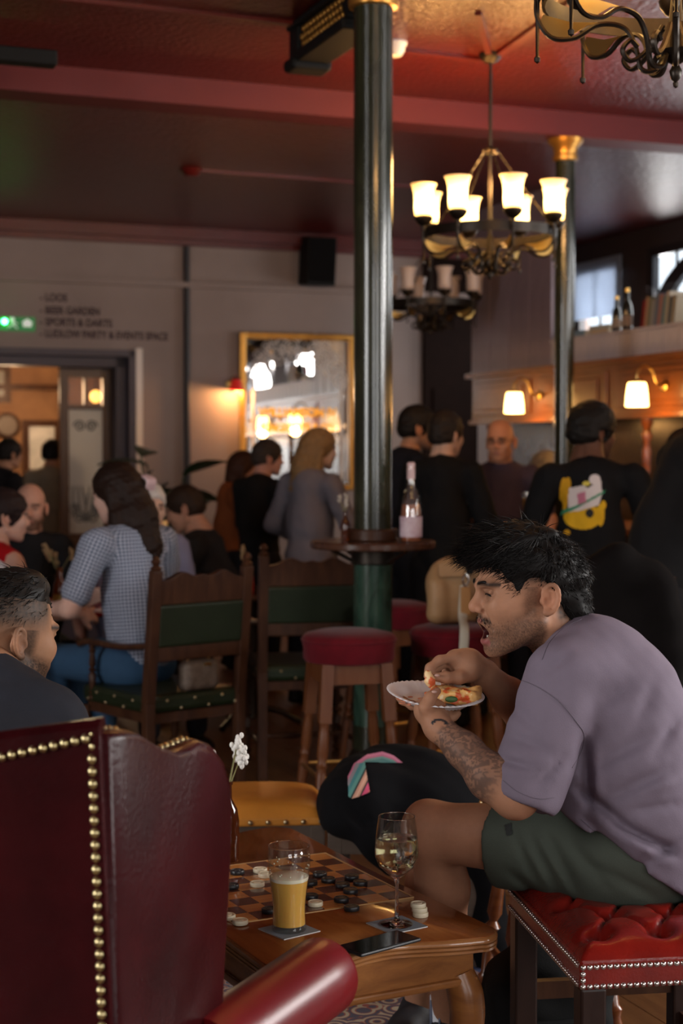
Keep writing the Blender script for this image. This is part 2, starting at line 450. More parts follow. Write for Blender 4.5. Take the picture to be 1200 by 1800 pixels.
# dark panelled recess right of the mirror
s0, _ = PT(742, 600, T_B); s1, zt = PT(836, 446, T_B)
mb = MB(); RBX(mb, s0, s1, T_B - .05, T_B, 0, zt); dk = struct('door_2', mb, M('dark_brown_door', (.016, .007, .005), .8, var=.3, spec=.1), smooth=0)
for zz in ((.2, 1.0), (1.2, 2.1)):
    mb = MB(); RBX(mb, s0 + .08, s1 - .08, T_B - .062, T_B - .045, *zz); obj('panel', mb, MATS['dark_brown_door'], dk, 0, world=False, bevel=.008)

# glazed screen in the doorway
t1 = T_B + .32
def scr(px, py): return PT(px, py, t1)
mb = MB(); a0, _ = scr(106, 800); a1, _ = scr(197, 800); g0, _ = scr(121, 800); g1, _ = scr(181, 800)
zz = {k: scr(150, y)[1] for k, y in (('top', 636), ('p1', 664), ('p2', 712), ('p3', 720), ('p4', 938))}
m_scr = M('screen_wood', (.13, .052, .016), .35, wood=.6, col2=(.075, .03, .012), scale=5, stretch=(6, 6, 1))
RBX(mb, a0, g0, t1, t1 + .06, 0, zz['top']); RBX(mb, g1, sD + .1, t1, t1 + .06, 0, zz['top']); RBX(mb, sD0, sD + .1, t1, t1 + .06, zz['top'] - .0, zD + .1)
RBX(mb, g0, g1, t1, t1 + .06, zz['p1'], zz['top']); RBX(mb, g0, g1, t1, t1 + .06, zz['p3'], zz['p2']); RBX(mb, g0, g1, t1, t1 + .06, 0, zz['p4'])
RBX(mb, (g0 + g1) / 2 - .012, (g0 + g1) / 2 + .012, t1, t1 + .06, zz['p2'], zz['p1'])
door1 = struct('door_1', mb, m_scr, smooth=0)
for (x0, x1, z0, z1, nm) in ((g0, (g0 + g1) / 2, zz['p2'], zz['p1'], 0), ((g0 + g1) / 2, g1, zz['p2'], zz['p1'], 0), (g0, g1, zz['p4'], zz['p3'], 1)):
    mb = MB(); RBX(mb, x0, x1, t1 + .02, t1 + .03, z0, z1)
    obj('pane', mb, pane_mat('clear_pane', (.9, .85, .8), .1) if nm == 0 else translucent('etched_glass', (.82, .83, .82), .5), door1, 0)
# etched motifs on the long pane
mb = MB()
zc = (zz['p4'] + zz['p3']) / 2; sc_ = (g0 + g1) / 2
for sx in (-1, 1):
    for (dx, dz, r) in ((.05, .38, .05), (.06, -.38, .06), (.09, -.30, .035)):
        pts = [R(sc_ + sx * (dx + r * (1 - k / 30) * math.cos(k * .42)), t1 + .015, zc + dz + r * (1 - k / 30) * math.sin(k * .42)) for k in range(26)]
        mb.tube(pts, .008, 5)
    for q in range(4):
        mb.tube(spline([R(sc_, t1 + .015, zc - .42), R(sc_ + sx * .05 * q, t1 + .015, zc - .3), R(sc_ + sx * .035 * (q + 1), t1 + .015, zc - .12)], 5), .007, 5)
obj('etched_pattern', mb, M('etch_grey', (.20, .21, .21), .6), door1)

# room beyond the doorway
mb = MB(); RBX(mb, S_L, S_R, T_END - .3, T_END, 0, 3.2); struct('wall_beyond', mb, M('ochre_wall', (.26, .13, .055), .7, var=.3, scale=2, col2=(.15, .066, .026)), smooth=0)
mb = MB(); RBX(mb, S_L - .3, S_L, T_B + .3, T_END, 0, 3.2); RBX(mb, sD + 1.2, sD + 1.5, T_B + .3, T_END - .3, 0, 3.2); struct('wall_beyond_side', mb, m_plaster, smooth=0)
mb = MB(); RBX(mb, S_L - .3, S_R, T_B + .3, T_END, 3.2, 3.35); struct('ceiling_beyond', mb, M('cream_ceiling', (.4, .32, .22), .7), smooth=0)
tb = T_END - .3
def bw(px, py): return PT(px, py, tb)
mb = MB(); x0, z0 = bw(-40, 685); x1, z1 = bw(112, 678); RBX(mb, x0, x1, tb - .12, tb, z0, z1); struct('trim_6', mb, m_walnut, smooth=0)
def framed(px0, py0, px1, py1, label, pic, name='framed_picture'):
    x0, z1 = bw(px0, py0); x1, z0 = bw(px1, py1); c = R((x0 + x1) / 2, tb, z0)
    t = thing(name, label, 'picture', c, RA); W, H = (x1 - x0) / 2, z1 - z0; mb = MB(); b = .07
    mb.box2((-W, -.05, 0), (-W + b, -.002, H)); mb.box2((W - b, -.05, 0), (W, -.002, H)); mb.box2((-W + b, -.05, 0), (W - b, -.002, b)); mb.box2((-W + b, -.05, H - b), (W - b, -.002, H))
    obj('frame', mb, m_walnut, t, 0); obj('print', MB().box2((-W + b, -.03, b), (W - b, -.004, H - b)), pic, t, 0)
framed(38, 738, 107, 836, 'dark framed pale print on the ochre wall beyond the doorway', M('pale_print', (.62, .60, .56), .25, var=.4, scale=3, col2=(.3, .3, .3)))
framed(-40, 640, 18, 708, 'dark framed picture high on the ochre wall at the left edge', M('dark_print', (.06, .05, .05), .3, var=.5, scale=6, col2=(.25, .22, .18)))
cx, cz = bw(12, 748); t = thing('wall_clock', 'round dark wall clock on the ochre wall beyond the doorway', 'clock', R(cx, tb, cz - .12), RA)
obj('case', MB().lathe([(.0, .06), (.12, .055), (.14, .03), (.14, 0.002)], (0, 0, .12), 28, rotx(PI / 2)), m_walnut, t)
obj('dial', MB().lathe([(.0, .066), (.1, .066), (.1, .057)], (0, 0, .12), 28, rotx(PI / 2)), M('dial', (.10, .07, .05), .5), t)
# warm lamp in the room beyond, seen through the upper panes
cx, cz = PT(168, 697, 15.0)
gl = thing('pendant_globe', 'glowing round pendant lamp seen through the glazed door panes', 'lamp', R(cx, 15.0, cz), 0)
obj('globe', MB().ell((0, 0, 0), (.055, .055, .06)), M('warm_globe', (1, .8, .5), .4, emis=(1, .50, .10), es=5), gl, 180)
obj('cord', MB().tube([(0, 0, .05), (0, 0, 3.2 - cz)], .008, 6), m_black, gl)
bl = bpy.data.lights.new('globe_light', 'POINT'); bl.energy = 95; bl.color = (1, .66, .38); bl.shadow_soft_size = .12
bo = bpy.data.objects.new('globe_light', bl); COL.objects.link(bo); bo.parent = gl; bo.location = (-.9, 0.3, .05)

# ------------------------------------------------------------------ lettering on the wall
m_let = M('wall_lettering', (.05, .026, .03), .7)
for txt, (px, py), wpx in (('- LOOS', (70, 528.5), 48), ('- BEER GARDEN', (70, 551), 105), ('- SPORTS & DARTS', (70, 571.5), 127), ('- LUDLOW PARTY & EVENTS SPACE', (70, 592), 225)):
    me = text_mesh(txt, .1, .0015, bold=.003); vx = np.array([v.co for v in me.vertices]); s0, z0 = PT(px, py, T_B); s1, _ = PT(px + wpx, py, T_B)
    k = (s1 - s0) / vx[:, 0].max(); me.materials.append(m_let)
    o = bpy.data.objects.new('wall_lettering', me); COL.objects.link(o); o.location = R(s0, T_B - .002, z0); o.rotation_euler = (PI / 2, 0, RA); o.scale = (k, .86, 1)
    o.parent = wall_back
# exit sign
s0, z1 = PT(-30, 556, T_B); s1, z0 = PT(60, 583, T_B)
ex = thing('exit_sign', 'green illuminated exit sign above the doorway', 'sign', R((s0 + s1) / 2, T_B, z0), RA); W, H = (s1 - s0) / 2, z1 - z0
obj('case', MB().box2((-W, -.05, 0), (W, -.001, H)), M('sign_green', (.0, .16, .04), .4, emis=(.01, .30, .06), es=.25), ex, 0)
mb = MB(); mb.box2((W * .52, -.056, H * .3), (W * .85, -.05, H * .62)); mb.prism([(W * .45, H * .60), (W * .92, H * .60), (W * .685, H * .88)], -.056, -.05, lambda q: V3(q[0], q[2], q[1]))
obj('arrow', mb, M('sign_white', (.8, .85, .8), .4, emis=(.8, .9, .8), es=.35), ex, 0)
mb = MB(); mb.ell((W * .1, -.056, H * .8), (.018, .004, .018)); mb.bar((W * .1, -.053, H * .7), (W * .14, -.053, H * .4), .03, .006); mb.bar((W * .14, -.053, H * .42), (W * .3, -.053, H * .15), .02, .006); mb.bar((W * .12, -.053, H * .42), (-W * .08, -.053, H * .2), .02, .006); mb.bar((W * .1, -.053, H * .62), (W * .3, -.053, H * .5), .016, .006)
obj('running_figure', mb, MATS['sign_white'], ex)
sl, zl = PT(6, 566, T_B)
obj('status_light', MB().ell((sl - (s0 + s1) / 2, -.06, zl - z0), (.02, .012, .02)), M('green_led', (.1, 1, .3), .3, emis=(.05, 1.0, .18), es=40), ex, 180)

# ------------------------------------------------------------------ ceiling
mb = MB(); RBX(mb, S_L - .3, S_R + .3, T_F - .3, T_STEP, ZN, ZN + .25); struct('ceiling', mb, m_ceil, smooth=0)
mb = MB(); RBX(mb, S_L - .3, S_R + .3, T_STEP + .24, T_B, ZF, ZN + .25); struct('ceiling_far', mb, m_ceil, smooth=0)
mb = MB(); RBX(mb, S_L - .3, S_R + .3, T_STEP, T_STEP + .24, ZF - .012, ZN + .25); struct('trim_beam', mb, M('beam_red', (.10, .007, .009), .6, var=.15, scale=4), smooth=0)
def strip(a, b, z, wd=.05, n=[7]):
    pa = PZ(*a, z); pb = PZ(*b, z); mb = MB(); mb.bar(pa - V3(0, 0, .008), pb - V3(0, 0, .008), wd, .02); n[0] += 1; struct('trim_%d' % n[0], mb, m_redtrim, smooth=0)
strip((560, 68), (862, 104), ZN); strip((862, 104), (1075, -50), ZN); strip((60, -10), (545, 42), ZN); strip((862, 104), (840, 20), ZN, .03)
strip((335, 297), (720, 326), ZF); 
rp = PZ(335, 297, ZF)
struct('trim_rose', MB().lathe([(.0, -.05), (.04, -.05), (.06, -.03), (.08, 0)], rp, 18), m_redtrim)
q = PZ(30, 118, ZF - .05); dr = thing('ceiling_fixture', 'flat black fixture on the red ceiling beam at the left edge', 'fixture', q, RA)
obj('body', MB().box((0, -.12, .02), (.16, .05, .035)), m_black, dr, 0, bevel=.008); obj('bracket', MB().box((0, -.04, .03), (.05, .05, .02)), m_black, dr, 0)
q = PZ(693, 82, ZN - .02); sd = thing('smoke_detector', 'small white detector on the red ceiling beside the column', 'detector', q)
obj('body', MB().lathe([(.0, -.045), (.035, -.045), (.05, -.02), (.055, .02)], (0, 0, 0), 20), m_white, sd); obj('base', MB().lathe([(.062, .008), (.062, .02)], (0, 0, 0), 20), m_white, sd)

# ------------------------------------------------------------------ right wall, left wall, wall behind the camera
def hole_wall(name, ax, pos, th, lo, hi, holes, mat, z0=.95, z1=3.2):
    """ax 's': wall along t at s=pos; ax 't': wall along s at t=pos"""
    mb = MB(); put = (lambda a, b, c, d: RBX(mb, pos, pos + th, a, b, c, d)) if ax == 's' else (lambda a, b, c, d: RBX(mb, a, b, pos, pos + th, c, d))
    cur = lo
    for c, wd, *zz in sorted(holes):
        h0, h1 = zz if zz else (z0, z1); a, b = c - wd / 2, c + wd / 2
        put(cur, a, 0, 3.75); put(a, b, 0, h0); put(a, b, h1, 3.75); cur = b
    put(cur, hi, 0, 3.75); return struct(name, mb, mat, smooth=0)
m_rwall = M('dark_side_wall', (.05, .034, .034), .55, var=.2, scale=3)
hole_wall('wall_right', 's', S_R, .08, T_F - .3, T_B + .3, [(a, b, c, 3.2) for a, b, c in WIN_R] + [(12.0, .8, 2.25, 3.15)], m_rwall)
hole_wall('wall_front', 't', T_F - .3, .3, S_L - .3, S_R + .3, [(-.6, 2.4), (3.2, 2.4)], m_plaster)
hole_wall('wall_left', 's', S_L - .08, .08, T_F - .3, T_B, [(2.6, 2.4)], m_plaster)
_wn = [0]
unit_pane = to_mesh('pane', MB().box((0, 0, 0), (.5, .5, .5)), m_pane, 0)
def window(ax, pos, c, wd, z0=.95, z1=3.2, arch=True, cols=8):
    _wn[0] += 1; mb = MB()
    def B(a0, a1, d0, d1, zz0, zz1):
        if ax == 's': RBX(mb, pos + d0 * .35, pos + d1 * .35, a0, a1, zz0, zz1)
        else: RBX(mb, a0, a1, pos - d1, pos - d0, zz0, zz1)
    a, b = c - wd / 2, c + wd / 2; f = .07
    B(a, a + f, .02, .2, z0, z1); B(b - f, b, .02, .2, z0, z1); B(a + f, b - f, .02, .2, z0, z0 + f); B(a + f, b - f, .02, .2, z1 - f, z1)
    fr = struct('window_%d' % _wn[0], mb, m_dark, smooth=0)
    def part(nm, a0, a1, d0, d1, q0, q1):
        nonlocal mb
        mb = MB(); B(a0, a1, d0, d1, q0, q1); obj(nm, mb, m_dark, fr, 0)
    zs = [z0 + f, max(z0 + .35, 1.7), 2.47, z1 - f] if arch else [z0 + f, z1 - f]; cw = (wd - 2 * f) / cols
    for k in range(1, cols): part('muntin', a + f + k * cw - .012, a + f + k * cw + .012, .06, .10, z0 + f, z1 - f)
    for z in zs[1:-1]: part('transom', a + f, b - f, .05, .11, z - .02, z + .02)
    for k in range(cols):
        for j in range(len(zs) - 1):
            cc = a + f + (k + .5) * cw; zc = (zs[j] + zs[j + 1]) / 2
            q = R(pos + .03, cc, zc) if ax == 's' else R(cc, pos - .08, zc)
            piece('pane', unit_pane, fr, q, (0, 0, RA), (.004, cw - .024, zs[j + 1] - zs[j] - .04) if ax == 's' else (cw - .024, .004, zs[j + 1] - zs[j] - .04))
    if arch:
        mb = MB(); n = 24; ro, ri = wd / 2 - .02, wd / 2 - .20; zsp = 2.50; sq = (z1 - zsp) / ro
        poly = [(c + ro * math.cos(PI * k / n), zsp + sq * ro * math.sin(PI * k / n)) for k in range(n + 1)] + [(c + ri * math.cos(PI * k / n), zsp + sq * ri * math.sin(PI * k / n)) for k in range(n, -1, -1)]
        mb.prism(poly, .01, .14, (lambda q: R(pos + q[2] * .4, q[0], q[1])) if ax == 's' else (lambda q: R(q[0], pos - q[2], q[1])))
        obj('arch', mb, m_dark, fr, 0)
    return fr
for tc, wd, z0 in WIN_R: window('s', S_R, tc, wd, z0, cols=8 if wd > 2.5 else 7)
wb = window('s', S_R, 12.0, .8, 2.25, 3.15, False, 2)
mb = MB(); RBX(mb, S_R - .03, S_R - .015, 11.58, 12.42, 2.70, 3.20); bd = tag(obj('roller_blind', mb, translucent('blind_cloth', (.45, .50, .58), .5), None, 0), 'pale grey roller blind half down over the small window', 'blind')
for sc_ in (-.6, 3.2): window('t', T_F, sc_, 2.4, cols=7)
for tc in (2.6,): window('s', S_L - .08, tc, 2.4, cols=7)

# ------------------------------------------------------------------ bar
S_G = 5.3; T_G0 = 3.6; T_X = 9.7; T_E = 10.98
bar = thing('bar_canopy', 'long varnished wooden bar canopy with panelled fascia and grey boarding above', 'bar canopy', R(S_G, 8.0), RA)
def rl(s, t, z): return (s - S_G, t - 8.0, z)
def bb(name, s0, s1, t0, t1, z0, z1, mat, parent=bar, bevel=0.0):
    return obj(name, MB().box2(rl(min(s0, s1), min(t0, t1), z0), rl(max(s0, s1), max(t0, t1), z1)), mat, parent, 0, bevel=bevel)
bb('fascia', S_G, S_G + .4, T_G0, T_E, 1.75, 2.09, m_barwood)
bb('cornice', S_G - .05, S_G + .42, T_G0 - .02, T_E + .03, 2.09, 2.125, m_barwood)
bb('lower_moulding', S_G - .03, S_G + .02, T_G0, T_E, 1.735, 1.765, m_barwood)
for k in range(7):
    a = T_G0 + .1 + k * 1.05
    bb('fascia_panel', S_G - .014, S_G, a, min(a + .92, T_E - .05), 1.80, 2.05, m_barwood, bevel=.008)
    bb('fascia_panel_inset', S_G - .026, S_G - .013, a + .1, min(a + .82, T_E - .1), 1.84, 2.01, m_barwood, bevel=.006)
bm = to_mesh('board', MB().box((0, 0, 0), (.012, .0435, .078)), m_board, 0)
k = 0; tt = T_G0
while tt < T_X - .02:
    piece('board', bm, bar, rl(S_G + (.002 if k % 2 else 0), tt + .045, 2.203)); tt += .09; k += 1
tm = to_mesh('tall_board', MB().box((0, 0, 0), (.012, .0785, (ZF - 2.125) / 2)), m_tall, 0)
tt = T_X
while tt < T_E - .08:
    piece('tall_board', tm, bar, rl(S_G + (.003 if k % 2 else 0), tt + .08, (ZF + 2.125) / 2)); tt += .16; k += 1
bb('tall_board_backing', S_G + .012, S_G + .05, T_X, T_E, 2.125, ZF, m_dark)
bb('board_backing', S_G + .012, S_G + .03, T_G0, T_X, 2.125, 2.28, m_dark)
bb('shelf', S_G - .03, S_G + .45, T_G0 - .02, T_X - .01, 2.281, 2.30, m_board)
for tp in (3.75, 6.1, 8.52, 10.7):
    mb = MB(); z = 1.12
    pr = [(.035, 0), (.04, .02), (.04, .06), (.022, .08), (.03, .12), (.036, .2), (.02, .24), (.028, .3), (.03, .40), (.022, .46), (.036, .5), (.022, .54), (.038, .58), (.04, .62)]
    mb.lathe([(r, z + h) for r, h in pr], rl(S_G + .03, tp, 0), 14); obj('post', mb, m_mahog, bar)
bb('back_panel', S_G + .36, S_G + .40, T_G0, 8.22, .0, 1.75, M('bar_back', (.06, .035, .02), .25, var=.4, scale=3))
bb('back_panel', S_G + .36, S_G + .40, 8.45, T_E, .0, 1.75, MATS['bar_back'])
bc = thing('bar_counter', 'dark wooden bar counter running behind the standing drinkers', 'counter', R(4.95, 8.0), RA)
obj('body', MB().box2((-.22, -4.2, 0), (.25, 2.95, 1.04)), m_walnut, bc, 0); obj('worktop', MB().box2((-.3, -4.25, 1.04), (.33, 3.0, 1.085)), m_mahog, bc, 0, bevel=.01)
for k in range(7): obj('front_panel', MB().box2((-.24, -4.1 + k * 1.0, .15), (-.22, -4.1 + k * 1.0 + .88, .95)), m_mahog, bc, 0, bevel=.01)

# bar sconces: glowing shade on a brass gooseneck
m_shade = M('lit_shade', (1, .9, .7), .5, emis=(1, .56, .17), es=11)
def bar_lamp(t, label, proto=None):
    if proto is not None: return dup(proto, R(S_G - .03, t, 1.92), RA, label)
    l = thing('bar_lamp', label, 'lamp', R(S_G - .03, t, 1.92), RA, 'lamps along the bar canopy')
    obj('backplate', MB().lathe([(.0, .0), (.035, .0), (.035, .012), (.02, .02), (0, .022)], (.0, 0, 0), 16, roty(-PI / 2)), m_brass, l)
    obj('arm', MB().tube(spline([(-.01, 0, 0), (-.06, 0, .02), (-.10, 0, .10), (-.16, 0, .12), (-.20, 0, .07), (-.20, 0, .02)], 6), .008, 8), m_brass, l)
    obj('shade', MB().lathe([(.052, .02), (.058, 0), (.066, -.06), (.070, -.125), (.064, -.125), (.05, .014)], (-.20, 0, 0), 20), m_shade, l)
    obj('cap', MB().lathe([(.0, .045), (.02, .04), (.05, .024), (.054, .016)], (-.20, 0, 0), 16), m_brass, l)
    bl = bpy.data.lights.new('lamp_light', 'POINT'); bl.energy = 6; bl.color = (1, .48, .14); bl.shadow_soft_size = .05
    bo = bpy.data.objects.new('lamp_light', bl); COL.objects.link(bo); bo.parent = l; bo.location = (-.20, 0, -.17)
    return l
lp = bar_lamp(9.83, 'glowing bar lamp on a brass arm above the bald man')
bar_lamp(8.22, 'glowing bar lamp on a brass arm right of the slim column', lp)
for k, tl in enumerate((6.6, 5.0, 3.75)): bar_lamp(tl, 'glowing bar lamp seen only in the wall mirror, %s of three' % ('rightmost', 'middle', 'leftmost')[k], lp)

# books and bottles on the bar shelf
BC = [(.22, .01, .012), (.42, .24, .16), (.18, .19, .12), (.30, .30, .29), (.14, .18, .24), (.38, .17, .15), (.12, .22, .25), (.42, .38, .30), (.08, .10, .12), (.30, .26, .19)]
BN = ['dark red', 'tan', 'olive', 'pale grey', 'blue grey', 'salmon', 'teal', 'cream', 'slate', 'buff']
tt = 8.66
for k in range(10):
    th = .028 + .016 * random.random(); hh = .17 + .05 * random.random(); tt -= th + .006
    b = thing('book', '%s book, leaning, %s in the row on the bar shelf' % (BN[k], ['first from the bottles', 'second from the bottles', 'third from the bottles', 'fourth from the bottles', 'fifth from the bottles', 'sixth from the bottles', 'seventh from the bottles', 'eighth from the bottles', 'ninth from the bottles', 'tenth from the bottles'][k]), 'book', R(S_G + .06, tt, 2.3), RA, 'leaning books on the bar shelf')
    sk = rotx(math.radians(9 + 3 * random.random())); c = M('book_%d' % k, BC[k], .6)
    mb = MB().box((0, th / 2, hh / 2), (.002, th / 2, hh / 2)).xf(sk); obj('spine', mb, c, b, 0)
    mb = MB(); mb.box((.07, .0015, hh / 2), (.07, .0015, hh / 2)); mb.box((.07, th - .0015, hh / 2), (.07, .0015, hh / 2)); mb.xf(sk); obj('cover', mb, c, b, 0)
    mb = MB().box((.068, th / 2, hh / 2), (.064, th / 2 - .003, hh / 2 - .005)).xf(sk); obj('pages', mb, M('paper', (.62, .57, .46), .8), b, 0)
def flat_book(t, z, th, col, label, rz=0.0):
    b = thing('book', label, 'book', R(S_G + .10, t, z), RA + rz, 'books lying on the bar shelf'); c = M('flat_' + label[:6], col, .6)
    mb = MB(); mb.box((0, 0, .002), (.07, .11, .002)); mb.box((0, 0, th - .002), (.07, .11, .002)); obj('cover', mb, c, b, 0)
    obj('spine', MB().box((-.069, 0, th / 2), (.002, .11, th / 2)), c, b, 0); obj('pages', MB().box((.002, 0, th / 2), (.066, .106, th / 2 - .004)), MATS['paper'], b, 0)
flat_book(9.12, 2.30, .035, (.60, .45, .28), 'cream book lying at the bottom of the flat stack')
flat_book(9.13, 2.335, .028, (.45, .46, .40), 'grey book lying on top of the flat stack', .1)
flat_book(9.42, 2.30, .045, (.16, .26, .34), 'blue book lying alone beside the slim column')
def bottle(name, label, loc, prof, mat, lab=None, cap=None, seg=20, group=None):
    b = thing(name, label, 'bottle', loc, 0, group); obj('glass', MB().lathe(prof, (0, 0, 0), seg), mat, b)
    if lab: obj('label', MB().lathe([(lab[0], lab[1]), (lab[0], lab[2])], (0, 0, 0), seg), lab[3], b)
    if cap: obj('cap', MB().lathe(cap[0], (0, 0, 0), seg), cap[1], b)
    return b
m_dkglass = M('dark_glass', (.012, .016, .014), .06, coat=.5)
bp = [(.0, .0), (.032, .0), (.035, .01), (.035, .13), (.028, .17), (.013, .20), (.012, .26), (.014, .262), (.014, .27), (0, .27)]
bottle('bottle', 'taller dark bottle next to the red book on the bar shelf', R(S_G + .05, 8.80, 2.3), bp, m_dkglass, (.0355, .03, .10, M('dull_label', (.3, .22, .16), .7)), ([(.015, .25), (.015, .275), (0, .275)], m_brass))
bottle('bottle', 'shorter dark bottle beside the flat book stack', R(S_G + .05, 8.93, 2.3), [(r * .9, z * .85) for r, z in bp], m_dkglass, (.032, .03, .08, MATS['dull_label']), ([(.014, .215), (.014, .235), (0, .235)], m_brass))

# ------------------------------------------------------------------ wall mirror with gilt frame
mx0, mz1 = PT(418, 584, T_B); mx1, _ = PT(618, 592, T_B); _, mz0 = PT(600, 862, T_B)
mir = thing('wall_mirror', 'large gilt framed pub mirror with etched scrolls and gold lettering', 'mirror', R((mx0 + mx1) / 2, T_B - .034, mz0), RA - math.radians(3.0))
W, H = (mx1 - mx0) / 2, mz1 - mz0; b = .055
for nm, lo, hi in (('frame_side', (-W, -.06, 0), (-W + b, -.002, H)), ('frame_side', (W - b, -.06, 0), (W, -.002, H)), ('frame_top', (-W + b, -.06, H - b), (W - b, -.002, H)), ('frame_bottom', (-W + b, -.06, 0), (W - b, -.002, b))):
    obj(nm, MB().box2(lo, hi), m_gold, mir, 0, bevel=.012)
obj('glass', MB().box2((-W + b, -.02, b), (W - b, -.005, H - b)), m_mirror, mir, 0)
m_etch = M('etched_white', (.80, .72, .66), .75)
mb = MB(); rs = random.Random(3)
def curl(cx, cz, r, sgn, turns=1.6, w=.008):
    pts = []
    for k in range(30):
        a = k / 29 * turns * 2 * PI; q = r * (1 - .85 * k / 29); pts.append(V3(cx + sgn * q * math.cos(a), -.024, cz + q * math.sin(a)))
    mb.tube(pts, [w * (1 - .4 * k / 29) for k in range(30)], 5, flat=.5)
for sx, n in ((-1, 11), (1, 9)):
    for k in range(n):
        a = k / (n - 1); cx = sx * (W - .14) * (1 - .95 * a); cz = H * (.72 + .16 * math.sin(a * PI * .55)) + (.05 if k % 2 else -.02)
        curl(cx, cz, .06 + .03 * rs.random(), sx * (1 if k % 2 else -1), 1.5 + rs.random(), .011)
        if k < 6: curl(cx + sx * .01, cz + .10, .045, -sx, 1.7, .009)
for sx in (-1, 1):
    mb.box2((sx * (W - .12) - .014, -.024, .08), (sx * (W - .12) + .014, -.02, H * .72)); mb.box2((sx * (W - .08) - .005, -.024, .08), (sx * (W - .08) + .005, -.02, H * .72))
mb.box2((-W * .55, -.024, H * .50), (W * .55, -.02, H * .515))
obj('etched_scrolls', mb, m_etch, mir)
m_gl = M('gold_lettering', (.95, .55, .08), .3, metal=1.0)
for txt, zf, wf in (('WILLIAMSON IV', .475, .68), ('KINGSCOTE & CO', .375, .62)):
    me = text_mesh(txt, .1, .002, 'CENTER', bold=.004); vx = np.array([v.co for v in me.vertices]); k = 2 * W * wf / (vx[:, 0].max() - vx[:, 0].min()); me.materials.append(m_gl)
    piece('lettering', me, mir, (0, -.024, H * zf), (PI / 2, 0, 0), (k, 1.0, 1))
# red wall sconce left of the mirror
s0, z0 = PT(406, 676, T_B)
wsn = thing('wall_sconce', 'small wall sconce with red shade left of the gilt mirror', 'lamp', R(s0, T_B, z0), RA)
obj('backplate', MB().lathe([(.0, 0), (.045, 0), (.045, .01), (.02, .02), (0, .022)], (0, -.001, 0), 16, rotx(PI / 2)), m_brass, wsn)
obj('arm', MB().tube(spline([(0, -.02, 0), (-.01, -.08, .05), (0, -.13, .06), (0, -.15, .03)], 6), .008, 8), m_iron, wsn)
obj('shade', MB().lathe([(.035, .035), (.06, -.06), (.056, -.06), (.032, .03)], (0, -.15, 0), 20), M('red_shade', (.45, .01, .01), .5, emis=(.6, .02, .01), es=.35), wsn)
obj('bulb', MB().ell((0, -.15, -.03), (.022, .022, .03)), M('bulb', (1, .8, .5), .4, emis=(1, .55, .18), es=18), wsn, 180)
bl = bpy.data.lights.new('sconce_light', 'POINT'); bl.energy = 20; bl.color = (1, .5, .18); bl.shadow_soft_size = .02
bo = bpy.data.objects.new('sconce_light', bl); COL.objects.link(bo); bo.parent = wsn; bo.location = (0, -.15, -.06)
# loudspeaker
s0, z1 = PT(521, 420, T_B); s1, z0 = PT(571, 506, T_B)
spk = thing('loudspeaker', 'black box loudspeaker high on the wall above the mirror', 'speaker', R((s0 + s1) / 2, T_B, z0), RA); W, H = (s1 - s0) / 2, z1 - z0
tl = rotx(math.radians(7))
obj('cabinet', MB().box((0, -.17, H / 2), (W, .11, H / 2), tl), m_black, spk, 0, bevel=.01)
obj('grille', MB().box((0, -.285, H / 2), (W * .9, .006, H * .46), tl), M('grille', (.006, .005, .005), .9, spec=.1, bump=.5, bscale=300), spk, 0)
obj('bracket', MB().bar((0, -.002, H * .55), (0, -.10, H * .5), .04, .04), m_iron, spk, 0)
# ================================================================== COLUMNS
m_marble = M('green_marble', (.007, .010, .006), .2, wood=1.6, col2=(.030, .032, .015), scale=3.0, stretch=(2.2, 2.2, .8), coat=.3, detail=8)
def column(label, px, py, Y, r, ztop, capital=True):
    c = P(px, py, Y); t = thing('column', label, 'column', (c[0], c[1], 0))
    obj('shaft', MB().lathe([(r * 1.05, .25), (r, .35), (r, ztop - .16), (r * 1.02, ztop - .14)], (0, 0, 0), 32), m_marble, t)
    obj('base', MB().lathe([(r * 1.9, 0), (r * 1.9, .06), (r * 1.7, .09), (r * 1.75, .13), (r * 1.35, .17), (r * 1.3, .22), (r * 1.05, .26)], (0, 0, 0), 32), m_iron, t)
    if capital:
        obj('capital', MB().lathe([(r * 1.02, ztop - .14), (r * 1.25, ztop - .135), (r * 1.3, ztop - .11), (r * 1.15, ztop - .10), (r * 1.25, ztop - .06), (r * 1.75, ztop - .03), (r * 1.85, ztop - .001)], (0, 0, 0), 32), m_gold, t)
    return t
col1 = column('thick green marbled column rising through the round bar table', 655, 950, 6.6, .0815, ZN)
column('slim green and gold column right of the lit chandelier', 990, 900, 9.3, .058, ZF)
# lattice girder bracket behind the column head
c1 = np.array(col1.location); gb = thing('ceiling_bracket', 'dark carved bracket with gold lattice at the column head', 'bracket', c1 + VV * .14 + V3(0, 0, ZN - .19), RA)
mb = MB(); mb.box2((-.055, 0, .05), (.055, .60, .189)); obj('core', mb, m_black, gb, 0)
mb = MB(); mb.box2((-.085, 0, .0), (.085, .60, .05)); obj('lower_moulding', mb, m_black, gb, 0, bevel=.012)
mb = MB(); mb.box2((-.10, .60, -.03), (.10, .74, .03)); obj('end_foot', mb, m_black, gb, 0, bevel=.02)
mb = MB(); mb.box2((-.075, .60, .03), (.075, .72, .189)); obj('end_block', mb, m_black, gb, 0, bevel=.01)
mb = MB(); mb.box2((-.09, 0, .16), (.09, .72, .189)); obj('upper_moulding', mb, m_black, gb, 0, bevel=.01)
lat = to_mesh('lattice_stud', MB().ell((0, 0, 0), (.008, .016, .016), 8, 6), m_gold, 180)
for i in range(12):
    for j in range(3): piece('lattice_stud', lat, gb, (-.06, .06 + i * .045 + (.022 if j % 2 else 0), .072 + j * .034))

